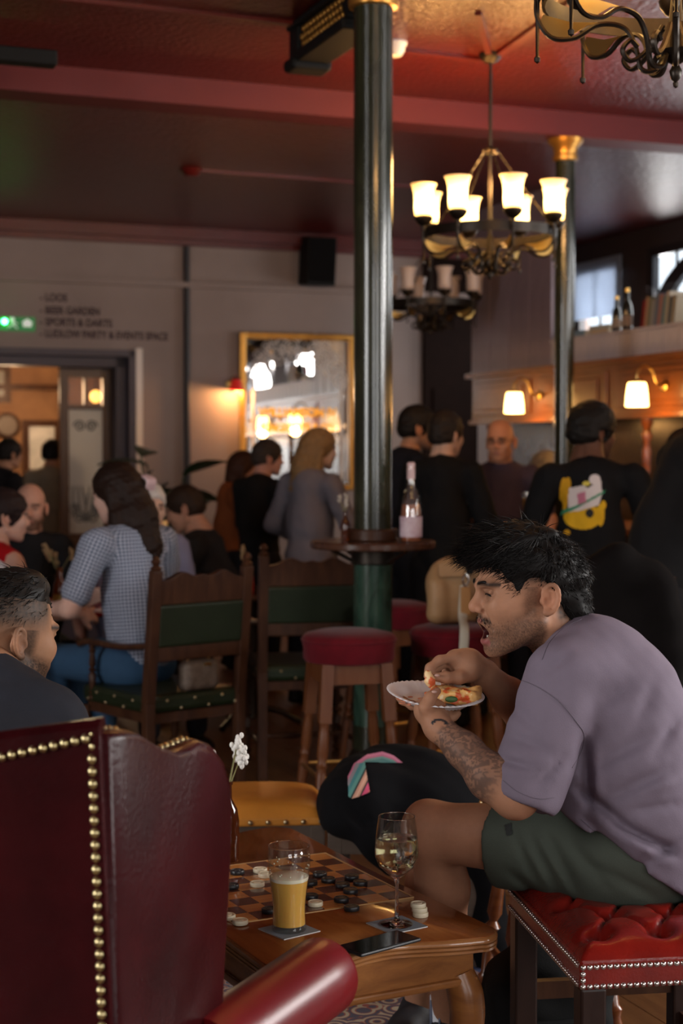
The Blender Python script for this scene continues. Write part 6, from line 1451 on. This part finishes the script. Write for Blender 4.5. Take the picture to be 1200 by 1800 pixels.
surf_line('hem_stitch', tee, [(1020, 1440), (1060, 1475), (1110, 1512), (1150, 1530), (1195, 1540)], m_seam, .0006)
surf_line('collar_seam', tee, [(952, 1160), (965, 1130), (990, 1104), (1022, 1088)], m_seam, .0008)

# shorts
m_sho = M('olive_shorts', (.062, .073, .058), .8, spec=.2, var=.14, scale=12, bump=.10, bscale=260)
SF = Fld(np.min([P(850, 1620, 3.2), P(1250, 1400, 3.3)], 0) - V3(.04, .10, .03), np.max([P(1240, 1380, 3.75), P(860, 1400, 3.85)], 0) + V3(.02, .04, .05), .0065)
for Y_ in (3.385, 3.52): chainpx(SF, [(1130, 1490, Y_), (1090, 1500, Y_)], [.138, .130], .04)
nd = unit(P(762, 1462, 3.62) - P(1100, 1490, 3.37)); nh = P(878, 1482, 3.53)
chainpx(SF, [(1095, 1500, 3.37), (880, 1482, 3.53)], [.118, .098], .04); chainpx(SF, [(1095, 1490, 3.54), (885, 1482, 3.76)], [.115, .096], .04)
xa, ya, za = frame(nd); SF.box(nh + nd * .09, (.22, .42, .09), np.stack([xa, ya, za], 1), rd=.002, k=.003, op='sub')
SF.cap(nh + nd * .03, nh - nd * .05, .085, .078, k=.004, op='sub')
for a, b, wd, dp in (((905, 1470), (950, 1560), 8, .010), ((930, 1465), (985, 1570), 8, .009), ((960, 1465), (1020, 1575), 9, .010), ((1000, 1480), (1070, 1560), 10, .010), ((890, 1530), (950, 1575), 8, .010), ((915, 1480), (965, 1560), 7, -.006), ((945, 1475), (1000, 1570), 7, -.006), ((1040, 1520), (1150, 1575), 9, .009)): SF.crease(a, b, wd, dp, 3.55)
SF.wob(lambda x, y, z: .0025 * vnoise(x, y, z, 40, 41)); sv, sf = relax(*SF.mesh(), 2, .4); srt = qobj('shorts', (sv, sf), m_sho, hero)
decal('brand_tab', [([(886, 1450), (898, 1446), (900, 1466), (890, 1470)], (.015, .017, .016))], srt, m_print, hero, off=.003)
# shoes and socks
for (px, py, Y_, sx) in ((786, 1786, 3.86, -.3), (735, 1800, 4.03, -.3)):
    a = P(px, py, Y_); ft = unit(V3(-.35, -.93, 0)); mb = MB(); n = 10
    mb.tube([a + V3(0, 0, .05), a + V3(0, 0, -.02), a + ft * .02 + V3(0, 0, -.06)], [.044, .042, .045], 18); sk_ = obj('sock', mb, M('ribbed_sock', (.78, .80, .86), .9), hero, 180, True)
    for k in range(9):
        th = 2 * PI * k / 9; obj('sock_rib', MB().tube([a + V3(.043 * math.cos(th), .043 * math.sin(th), .045), a + V3(.043 * math.cos(th), .043 * math.sin(th), -.03)], .0035, 5), M('sock_stripe', (.16, .18, .25), .9), sk_, 180, True)
    z0 = a[2] - .11; mb = MB(); R_ = rotz(math.atan2(ft[1], ft[0])); g0 = np.array([a[0], a[1], 0])
    F_ = Fld(g0 + V3(-.28, -.2, .0), g0 + V3(.14, .14, .16), .008); F_.ell(g0 + ft * .09 + V3(0, 0, .045), (.13, .046, .042), R_, k=.02); F_.ell(g0 + V3(0, 0, .06), (.055, .044, .05), R_, k=.03); F_.box(g0 + ft * .07 + V3(0, 0, .014), (.135, .046, .012), R_, rd=.01, k=.01)
    qobj('shoe', F_.mesh(), M('dark_shoe', (.018, .018, .022), .6), hero)

# ------------------------------------------------------------------ paper plate and food
pc_ = P(765, 1222, 3.42); pl_ = thing('paper_plate', 'white paper plate held up by the eating man', 'plate', pc_, 0)
tilt = rotx(math.radians(6.5)) @ roty(math.radians(3.5)); n = 96; prof = [(.0, -.014), (.066, -.014), (.072, -.0125), (.083, -.003), (.098, .003), (.107, .0035), (.108, .0025), (.098, .0012), (.083, -.005), (.072, -.0145), (.066, -.016), (0, -.016)]
rings = []
for r, z in prof:
    fl = .0013 if .07 < r < .108 else 0; rings.append([tilt @ V3(r * math.cos(2 * PI * k / n), r * math.sin(2 * PI * k / n), z + fl * (1 if k % 2 else -1) + .09 * (r * math.cos(2 * PI * k / n)) ** 2 * 6 * (1 if math.cos(2 * PI * k / n) < 0 else .3)) for k in range(n)])
obj('plate', MB().loops(rings, False, False), M('paper_white', (.80, .78, .80), .6), pl_, 180)
mb = MB(); rs = random.Random(9)
for k in range(16):
    x, y = rs.uniform(-.075, .0), rs.uniform(-.055, .03); mb.ell(tilt @ V3(x, y, -.0125 + .09 * x * x * 6 * (1 if x < 0 else .3)), (.004 + .010 * rs.random(), .003 + .006 * rs.random(), .0012), 8, 5)
sm = obj('sauce_smear', mb, M('tomato_smear', (.62, .22, .12), .5), pl_, 180); sm['kind'] = 'stuff'
pz = thing('pizza_slice', 'folded slice of pizza with tomato and green leaf on the plate', 'food', pc_ + V3(.03, -.008, .0), 0)
PF = Fld(V3(-.07, -.06, -.03), V3(.09, .06, .06), .0034)
PF.box((.005, 0, -.006), (.058, .032, .006), tilt, rd=.005, k=.006); PF.box((.012, .006, .010), (.055, .026, .005), tilt @ roty(.06), rd=.005, k=.006); PF.cap((.05, -.025, .0), (.065, .025, .010), .010, .010, k=.01); PF.cap((-.03, -.022, .004), (.05, -.02, .008), .007, .006, k=.008)
PF.wob(lambda x, y, z: .0028 * vnoise(x, y, z, 160, 51) + .0012 * vnoise(x, y, z, 420, 52)); zv, zf_ = PF.mesh(); n1 = vnoise(zv[:, 0], zv[:, 1], zv[:, 2], 130, 53); n2 = vnoise(zv[:, 0], zv[:, 1], zv[:, 2], 300, 54)
zc_ = np.where((n1 + .3 * n2)[:, None] > .18, np.array([.60, .10, .025]), np.array([.72, .40, .13])); zc_ = np.where((n2 - n1)[:, None] > .95, np.array([.85, .66, .40]), zc_); zc_ = np.where((zv[:, 0] > .047)[:, None], np.array([.66, .36, .12]), zc_)
qobj('slice', (zv, zf_), M('pizza', (1, 1, 1), .45, attr=True), pz, world=False, cols=zc_)
obj('basil_leaf', MB().ell((.002, -.038, -.002), (.014, .005, .007), 10, 6), M('basil', (.06, .13, .04), .5), pz, 180)
bt = P(757, 1194, 3.418); bf = Fld(bt - .03, bt + .03, .003); bf.chain([P(752, 1184, 3.42), P(756, 1196, 3.415), P(758, 1204, 3.415)], [.008, .011, .007], k=.006); bf.wob(lambda x, y, z: .002 * vnoise(x, y, z, 300, 61)); bv_, bf_ = bf.mesh(); nn = vnoise(bv_[:, 0], bv_[:, 1], bv_[:, 2], 260, 62)
bite = tag(qobj('pizza_bite', (bv_, bf_), MATS['pizza'], None, cols=np.where(nn[:, None] > .1, np.array([.62, .12, .04]), np.array([.80, .55, .28]))), 'torn bite of pizza pinched in the raised fingers', 'food')

# ================================================================== THE MAN IN THE WING CHAIR
man = thing('person', 'man in dark hoodie with faded haircut at the left edge in the wing chair', 'person', (-.55, 2.85, 0), 0)
MS = np.array([.32, .165, .095]); MC = P(6, 1112, 3.25); MY = deg(-44); MP = -.10
mh = Fld((-.14, -.105, -.20), (.155, .105, .14), .0032); mh = head_field(.0032, 0.0, ((-.02, 0, -.06), (-.08, 0, -.17))); mv, mf = relax(*mh.mesh(), 1, .4)
def mfade(x, y, z):
    ay = np.abs(y); up = np.clip((z + .015 - .4 * np.maximum(0, x - .03)) / .055, 0, 1) * np.clip((.085 - x) / .02, 0, 1); sd = np.clip((x + .03) / .01, 0, 1) * np.clip((.04 - x) / .015, 0, 1) * (ay > .05) * (z < .03) * (z > -.06) * .5
    return np.clip(np.maximum(up, sd) * (.92 + .10 * vnoise(x, y, z, 400, 8)), 0, 1)
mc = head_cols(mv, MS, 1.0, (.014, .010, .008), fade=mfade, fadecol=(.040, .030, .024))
BF = Fld(V3(-1.25, 2.4, .05), V3(-.1, 3.6, 1.3), .016); nb = P(-30, 1190, 3.16)
BF.chain([V3(-.56, 2.82, .58), V3(-.62, 2.95, .80), nb + V3(0, 0, -.06), nb], [.13, .14, .11, .06], k=.05)
for s in (-1, 1):
    sd_ = V3(.82, -.57, 0) * s; shp = nb + sd_ * .19 + V3(0, 0, -.07); BF.chain([shp, V3(-.56, 3.0, .60) + sd_ * .26, V3(-.48, 3.25, .62) + sd_ * .10], [.055, .045, .03], k=.03)
    hp_ = V3(-.56, 2.82, .54) + sd_ * .09; kn_ = V3(-.45, 3.12, .56) + sd_ * .13; BF.chain([hp_, kn_, kn_ + V3(.06, .08, -.46)], [.09, .065, .045], k=.03)
qobj('body', join((head_xf(mv, MC, MY, MP, 0, .99), mf), BF.mesh()), m_skin, man, True, np.concatenate([mc, np.tile(MS, (len(BF.mesh()[0]), 1))]))
m_hood = M('dark_hoodie', (.020, .022, .030), .9, spec=.2, var=.18, scale=20, bump=.08, bscale=300)
HF = Fld(V3(-1.3, 2.35, .45), V3(-.1, 3.65, 1.35), .010)
HF.chain([V3(-.56, 2.82, .58), V3(-.62, 2.95, .80), nb + V3(0, -.02, -.10)], [.165, .175, .145], k=.06)
for s in (-1, 1):
    sd_ = V3(.82, -.57, 0) * s; shp = nb + sd_ * .18 + V3(0, 0, -.085); HF.cap(nb + V3(0, 0, -.05), shp, .085, .080, k=.05); HF.chain([shp, V3(-.56, 3.0, .60) + sd_ * .26, V3(-.48, 3.25, .62) + sd_ * .10], [.078, .066, .045], k=.04)
hc_ = head_xf(np.array([[-.07, 0, -.162]]), MC, MY, MP)[0]
fx, rx = V3(.82, .57, 0), V3(.57, -.82, 0)
for a in np.linspace(0, 2 * PI, 15)[:-1]: HF.ell(hc_ + rx * .092 * math.cos(a) + fx * .085 * math.sin(a) + V3(0, 0, -.012 * math.sin(a)), (.042, .042, .034), k=.03)
HF.ell(hc_ - fx * .12 + V3(0, 0, -.05), (.09, .09, .07), k=.05); HF.cap(MC, hc_ + V3(0, 0, -.03), .055, .055, k=.01, op='sub')
HF.wob(lambda x, y, z: .005 * vnoise(x, y, z, 26, 71) + .002 * vnoise(x, y, z, 60, 72)); qobj('hoodie', relax(*HF.mesh(), 1, .4), m_hood, man)
JF = Fld(V3(-1.2, 2.4, .03), V3(-.05, 3.6, .8), .012); JF.ell(V3(-.56, 2.82, .55), (.17, .15, .11), k=.04)
for s in (-1, 1): sd_ = V3(.82, -.57, 0) * s; hp_ = V3(-.56, 2.82, .54) + sd_ * .09; kn_ = V3(-.45, 3.12, .56) + sd_ * .13; JF.chain([hp_, kn_, kn_ + V3(.06, .08, -.45)], [.105, .085, .065], k=.03)
JF.wob(lambda x, y, z: .004 * vnoise(x, y, z, 40, 73)); qobj('jeans', JF.mesh(), C('dark_blue_jeans', (.022, .028, .040)), man)
for s in (-1, 1):
    sd_ = V3(.82, -.57, 0) * s; kn_ = V3(-.30, 3.30, .0) + sd_ * .13; obj('shoe', MB().ell(kn_ + V3(.03, .05, .045), (.055, .12, .044), 14, 8, rotz(-.6)), M('dark_shoe', (.018, .018, .022), .6), man, 180, True)
MF = Fld((-.15, -.12, -.02), (.15, .12, .17), .005); MF.ell((.002, 0, .050), (.103, .070, .086), k=0); MF.ell((.040, 0, .105), (.055, .05, .03), k=.02); MF.ell((.13, 0, -.045), (.085, .12, .105), k=.008, op='sub'); MF.box((0, 0, -.06), (.2, .2, .09), rd=.02, k=.02, op='sub')
MF.wob(lambda x, y, z: .003 * vnoise(x, y, z, 90, 5)); xv, xf_ = MF.mesh(); qobj('hair', (head_xf(xv, MC, MY, MP, 0, .99), xf_), m_hair, man)
def mdir(p, n, rs): o = np.zeros_like(p); o[:, 0] = -1.0; o[:, 1] = p[:, 1] * 4; o[:, 2] = -.25; return o + rs.normal(size=p.shape) * .30
strands(xv, xf_, 1500, mdir, lambda p, rs: rs.uniform(.02, .05, len(p)), .0014, 8, lambda v: head_xf(v, MC, MY, MP, 0, .99), 'hair_tufts', man, m_hair)
# ================================================================== COAT, BAGS, PLANT, LEFT TABLES
cx, cy = coatc
m_coat = M('black_wool', (.0035, .0035, .0045), .95, spec=.15, var=.2, scale=15, bump=.08, bscale=250)
co = thing('coat', 'black coat with striped lining piled on the tan stool', 'coat', (cx, cy, .46), 0)
CF = Fld(np.min([P(560, 1790, 4.35), P(900, 1300, 4.3)], 0) - V3(.03, .08, 0), np.max([P(560, 1300, 5.0), P(900, 1790, 5.0)], 0) + V3(.05, .05, .03), .010)
q = lambda px, py, Y=4.62: P(px, py, Y)
for (px, py, Y, r) in ((690, 1395, 4.68, (.20, .17, .125)), (640, 1400, 4.62, (.13, .15, .11)), (760, 1400, 4.66, (.14, .16, .12)), (700, 1370, 4.72, (.17, .13, .10)), (610, 1430, 4.60, (.075, .13, .06))): CF.ell(q(px, py, Y), r, k=.05)
CF.chain([q(800, 1450), q(845, 1500, 4.58), q(862, 1640, 4.56), q(865, 1770, 4.56)], [.07, .065, .06, .045], k=.04); CF.chain([q(835, 1520, 4.66), q(845, 1650, 4.66), q(840, 1760, 4.66)], [.06, .055, .05], k=.03)
CF.chain([q(640, 1440, 4.50), q(665, 1480, 4.48), q(690, 1520, 4.49)], [.05, .045, .03], k=.04)
CF.cap(q(655, 1350, 4.50), q(770, 1440, 4.46), .02, .012, k=.03, op='sub'); CF.cap(q(600, 1400, 4.47), q(640, 1450, 4.46), .016, .01, k=.03, op='sub')
CF.wob(lambda x, y, z: .008 * vnoise(x, y, z, 16, 81) + .004 * vnoise(x, y, z, 40, 82)); cob = qobj('cloth', CF.mesh(), m_coat, co)
ST = [(.45, .16, .24), (.50, .10, .20), (.08, .20, .19), (.05, .16, .17), (.03, .05, .05), (.55, .28, .20), (.05, .04, .05), (.55, .07, .14), (.50, .20, .10)]
def stripe(x, y):
    if y < 1341:
        v = y - np.interp(x, [611, 622, 645, 672, 692, 708], [1365, 1342, 1326, 1321, 1328, 1341])
        return (.50, .17, .26) if v < 5 else (.40, .12, .20) if v < 8 else (.10, .22, .20) if v < 12 else (.05, .15, .15)
    u = (x - 611) * .9 + (y - 1340) * .45
    for lim, c in ((7, (.50, .17, .26)), (14, (.44, .13, .21)), (20, (.22, .20, .22)), (26, (.05, .19, .20)), (32, (.09, .25, .22)), (35, (.02, .03, .03)), (39, (.52, .26, .18)), (42, (.60, .36, .26)), (45, (.52, .26, .18)), (48, (.03, .03, .03))):
        if u < lim: return c
    return (.55, .07, .15) if u < 56 else (.52, .16, .10)
decal('striped_lining', [([(612, 1400), (611, 1365), (622, 1342), (645, 1326), (672, 1321), (692, 1328), (708, 1341), (690, 1341), (660, 1340), (641, 1340), (645, 1365), (650, 1392), (632, 1400), (618, 1404)], stripe)], cob, m_print, co, off=.008, step=.9)

# tan handbag on the bar stool
p = P(805, 1092, 6.2); hb = thing('handbag', 'worn tan leather bag with strap sitting on a bar stool', 'bag', (p[0], p[1], .83), .1)
m_bag = M('tan_bag', (.38, .23, .11), .55, var=.45, scale=5, bump=.2, bscale=40, col2=(.24, .13, .055))
G = Fld((-.17, -.10, .0), (.17, .10, .33), .008); G.box((0, 0, .115), (.125, .065, .105), rd=.045, k=.02); G.ell((-.01, 0, .22), (.10, .05, .05), k=.04); G.box((-.09, -.03, .10), (.03, .045, .085), rd=.03, k=.03); G.wob(lambda x, y, z: .005 * vnoise(x, y, z, 30, 91)); qobj('body', G.mesh(), m_bag, hb, world=False)
obj('flap', MB().loops([[V3(x, -.066 - .012 * i, .245 - .05 * i) for x in np.linspace(-.09, .10, 8)] + [V3(x, -.070 - .012 * i, .245 - .05 * i) for x in np.linspace(.10, -.09, 8)] for i in range(2)]), m_bag, hb, 0)
m_str = M('canvas_strap', (.42, .40, .33), .8); obj('strap', MB().tube(spline([(.01, -.085, .16), (.0, -.10, .05), (-.01, -.195, -.005), (-.02, -.21, -.10), (-.045, -.20, -.17)], 6), .018, 8, flat=.25, up=(0, 1, 0)), m_str, hb)
obj('strap_tab', MB().box((.012, -.095, .10), (.02, .008, .055)), M('tan_tab', (.36, .18, .06), .5), hb, 0, bevel=.004); obj('clip', MB().tube(spline([(.012, -.09, .155), (.0, -.10, .18), (.012, -.10, .205), (.024, -.10, .18), (.012, -.09, .155)], 5), .005, 6), M('nickel', (.6, .58, .55), .25, metal=1), hb)
obj('zip_pull', MB().box((.03, -.085, .235), (.012, .008, .03)), m_black, hb, 0)
# handbag by the woman in gingham
p = P(348, 1180, 6.42); lb = thing('handbag', 'small brown patterned handbag on the green chair seat', 'bag', (p[0], p[1], .532), .75)
G = Fld((-.12, -.06, 0), (.12, .06, .16), .007); G.box((0, 0, .065), (.09, .038, .062), rd=.03, k=.02); G.wob(lambda x, y, z: .002 * vnoise(x, y, z, 40, 92)); qobj('body', G.mesh(), M('brown_canvas_bag', (.085, .062, .048), .6, var=.5, scale=50, col2=(.14, .105, .08)), lb, world=False)
obj('clasp', MB().box((.02, -.040, .11), (.014, .005, .006)), m_brass, lb, 0); obj('handle', MB().tube(spline([(-.06, 0, .12), (-.03, 0, .155), (.03, 0, .155), (.06, 0, .12)], 5), .006, 6), M('tan_tab', (.36, .18, .06), .5), lb)
# grey rucksack on the floor beneath the red stool, dark jacket on a chair at the right
p = P(968, 1700, 3.95); rk = thing('rucksack', 'dark grey rucksack on the floor behind the red stool', 'bag', (.505, 3.80, 0), .2)
G = Fld((-.2, -.14, 0), (.2, .14, .36), .010); G.box((0, 0, .13), (.15, .10, .125), rd=.05, k=.03); G.ell((-.02, 0, .25), (.10, .08, .06), k=.05); G.wob(lambda x, y, z: .006 * vnoise(x, y, z, 30, 93)); qobj('body', G.mesh(), C('grey_nylon', (.012, .012, .012)), rk, world=False)
obj('pocket', MB().box((0, -.105, .09), (.10, .02, .06)), C('grey_nylon', (.012, .012, .012)), rk, 0, bevel=.015); obj('handle', MB().tube(spline([(-.03, 0, .29), (-.01, 0, .325), (.03, 0, .325), (.05, 0, .29)], 5), .007, 6), m_black, rk)
p = P(1085, 1050, 5.15); jk = thing('draped_jacket', 'dark leather jacket hung over a chair back behind the eating man', 'jacket', (p[0], p[1], 0), -.1)
G = Fld((-.28, -.16, .45), (.28, .16, 1.32), .012); G.chain([(-.11, 0, 1.10), (0, 0, 1.14), (.12, 0, 1.09)], [.05, .055, .05], k=.05); G.box((0, 0, .88), (.16, .05, .25), rd=.045, k=.05); G.chain([(-.14, -.03, 1.07), (-.17, -.03, .85), (-.16, -.04, .62)], [.05, .05, .04], k=.03); G.chain([(.14, -.03, 1.07), (.17, -.03, .85), (.16, -.04, .62)], [.05, .05, .04], k=.03); G.wob(lambda x, y, z: .010 * vnoise(x, y, z, 20, 94)); qobj('cloth', G.mesh(), M('dark_leather', (.005, .004, .004), .9, spec=.1, var=.3), jk, world=False)
obj('lining', MB().ell((-.06, -.04, 1.125), (.03, .015, .02)), C('blue_lining', (.035, .042, .065)), jk, 180)
jc = thing('wooden_chair', 'dark wooden chair under the leather jacket', 'chair', (p[0], p[1], 0), -.1)
for sx in (-1, 1):
    obj('back_leg', MB().bar((sx * .17, 0, 0), (sx * .17, 0, 1.10), .035, .035), m_walnut, jc, 0); obj('front_leg', MB().bar((sx * .17, .38, 0), (sx * .17, .38, .44), .035, .035), m_walnut, jc, 0)
obj('seat', MB().box2((-.20, -.01, .44), (.20, .41, .475)), m_walnut, jc, 0); obj('top_rail', MB().bar((-.17, 0, 1.06), (.17, 0, 1.06), .03, .07), m_walnut, jc, 0)
# turned-leg stool behind the coffee table
p = P(880, 1600, 4.05); ts = thing('turned_stool', 'wooden stool with turned legs behind the eating man', 'stool', (p[0] + .14, p[1] + .12, 0), .1)
obj('seat', MB().lathe([(.0, .43), (.17, .43), (.185, .44), (.185, .46), (.17, .47), (0, .472)], (0, 0, 0), 28), m_mahog, ts)
for sx in (-1, 1):
    for sy in (-1, 1): obj('leg', turned((sx * .10, sy * .10, .43), (sx * .15, sy * .15, 0), .02), m_mahog, ts)
for sx in (-1, 1): obj('stretcher', turned((sx * .135, -.135, .15), (sx * .135, .135, .15), .012), m_mahog, ts)
obj('cross_stretcher', turned((-.135, 0, .15), (.135, 0, .15), .012), m_mahog, ts)

# plant by the dark conduit
p = P(285, 900, 11.3); pt = thing('potted_plant', 'leafy dark green plant in a pot by the dark conduit', 'plant', (p[0], p[1], 0))
obj('pot', MB().lathe([(.0, 0), (.13, 0), (.16, .30), (.17, .32), (.15, .32), (.14, .28), (0, .28)], (0, 0, 0), 20), M('dark_pot', (.05, .03, .025), .6), pt); rs = random.Random(12)
lf_ = MB(); n = 6
for i in range(n + 1):
    u = i / n; wv2 = .055 * math.sin(PI * min(1, u * .95 + .05)); lf_.v += [(-wv2, u * .26, -.10 * u * u + .012), (0, u * .26, -.10 * u * u), (wv2, u * .26, -.10 * u * u + .012)]
for i in range(n): lf_.f += [(3 * i, 3 * i + 1, 3 * i + 4, 3 * i + 3), (3 * i + 1, 3 * i + 2, 3 * i + 5, 3 * i + 4)]
lm = to_mesh('leaf', lf_, M('dark_leaf', (.018, .045, .016), .4, var=.3), 180); nst = 7
for k in range(nst):
    a = 2 * PI * k / nst + rs.uniform(-.3, .3); h = rs.uniform(1.05, 1.5); tip = V3(.16 * math.cos(a), .16 * math.sin(a), h)
    obj('stem', MB().tube(spline([(0, 0, .28), (tip[0] * .4, tip[1] * .4, h * .6), tip], 5), .008, 6), MATS['dark_leaf'], pt)
    for j in range(6):
        u = .45 + .55 * j / 5; q = V3(tip[0] * u * u, tip[1] * u * u, .28 + (h - .28) * u); piece('leaf', lm, pt, q, (rs.uniform(.0, .8), rs.uniform(-.3, .3), rs.uniform(0, 6.28)), (1.7, 1.3, 1.3))

# round pub tables on the left with drinks
m_tab = M('pub_table_top', (.060, .028, .018), .2, wood=.5, col2=(.10, .05, .03), scale=4, stretch=(6, 1, 1))
def pub_table(label, loc, r=.36, top=None):
    t = thing('pub_table', label, 'table', (loc[0], loc[1], 0), 0, 'round pub tables')
    obj('tabletop', MB().lathe([(.0, .722), (r - .01, .722), (r, .73), (r, .745), (r - .008, .752), (0, .752)], (0, 0, 0), 40), top or m_tab, t); obj('pedestal', MB().lathe([(.05, .04), (.04, .1), (.03, .3), (.045, .5), (.03, .6), (.06, .70), (.12, .722)], (0, 0, 0), 16), m_iron, t)
    for a in range(3): obj('foot', MB().tube(spline([(0, 0, .10), (.15 * math.cos(a * 2.094), .15 * math.sin(a * 2.094), .08), (.28 * math.cos(a * 2.094), .28 * math.sin(a * 2.094), .015)], 4), .018, 8), m_iron, t)
    return t
T1 = PZ(105, 1075, .752); pub_table('round red topped pub table left of the gingham woman', (T1[0] - .08, T1[1] + .26), .36, M('red_tabletop', (.30, .006, .009), .25, var=.2))
T2 = PZ(140, 1006, .752); pub_table('round dark pub table farther back before the bearded man', (T2[0], T2[1] + .10), .40)
T3 = PZ(438, 1040, .752); pub_table('round dark pub table hidden between the two carved chairs', (T3[0], T3[1] + .1), .34)
flower_bottle('flower_bottle', 'amber and yellow bottle with dried flowers on the left pub table', (T1[0], T1[1], .7525), 1.05, (.30, .20, .10), M('amber_bottle', (.13, .035, .008), .1, coat=.3), 1.6, 7, M('yellow_label', (.38, .30, .06), .6))
flower_bottle('flower_bottle', 'red bottle with pale dried flowers between the two carved chairs', (T3[0], T3[1], .7525), .8, (.45, .30, .16), M('red_bottle', (.40, .008, .008), .12, coat=.3), 1.2, 11)
p = PZ(135, 1072, .752); nk = thing('napkin_holder', 'white napkin block on the left pub table', 'napkins', (p[0] + .0, p[1] + .06, .7525), .3)
obj('napkins', MB().box2((-.05, -.03, 0), (.05, .03, .075)), M('napkin', (.55, .53, .50), .9), nk, 0, bevel=.004); obj('holder', MB().box2((-.054, -.034, 0), (.054, .034, .012)), m_walnut, nk, 0)
def tumbler(label, loc, col, h=.12):
    t = thing('drinking_glass', label, 'glass', loc, 0, 'glasses on the pub tables'); obj('glass', MB().lathe([(0, 0), (.030, 0), (.036, h), (.0345, h), (.029, .008), (0, .008)], (0, 0, 0), 20), pane_mat('tumbler_glass', (.92, .92, .92), .22, .05), t); obj('drink', MB().lathe([(0, .009), (.0285, .009), (.033, h * .62), (0, h * .62)], (0, 0, 0), 20), M('drink_' + label[:4], col, .15), t)
p = PZ(157, 1008, .752); tumbler('clear drinking glass on the farther pub table', (p[0], p[1], .7525), (.40, .30, .28)); p = PZ(84, 1003, .752); tumbler('pink drink in a glass before the bearded man', (p[0], p[1], .7525), (.45, .14, .22), .14)
p = P(930, 905, 8.3); bg_ = thing('beer_glass', 'glowing amber beer glass held out near the bald man', 'glass', (p[0] , p[1], P(930, 915, 8.3)[2]), 0)
obj('glass', MB().lathe([(0, 0), (.03, 0), (.04, .15), (.0385, .15), (.029, .008), (0, .008)], (0, 0, 0), 20), MATS['tumbler_glass'], bg_); obj('beer', MB().lathe([(0, .009), (.0285, .009), (.036, .12), (0, .12)], (0, 0, 0), 20), M('amber_beer', (.55, .24, .02), .15), bg_)
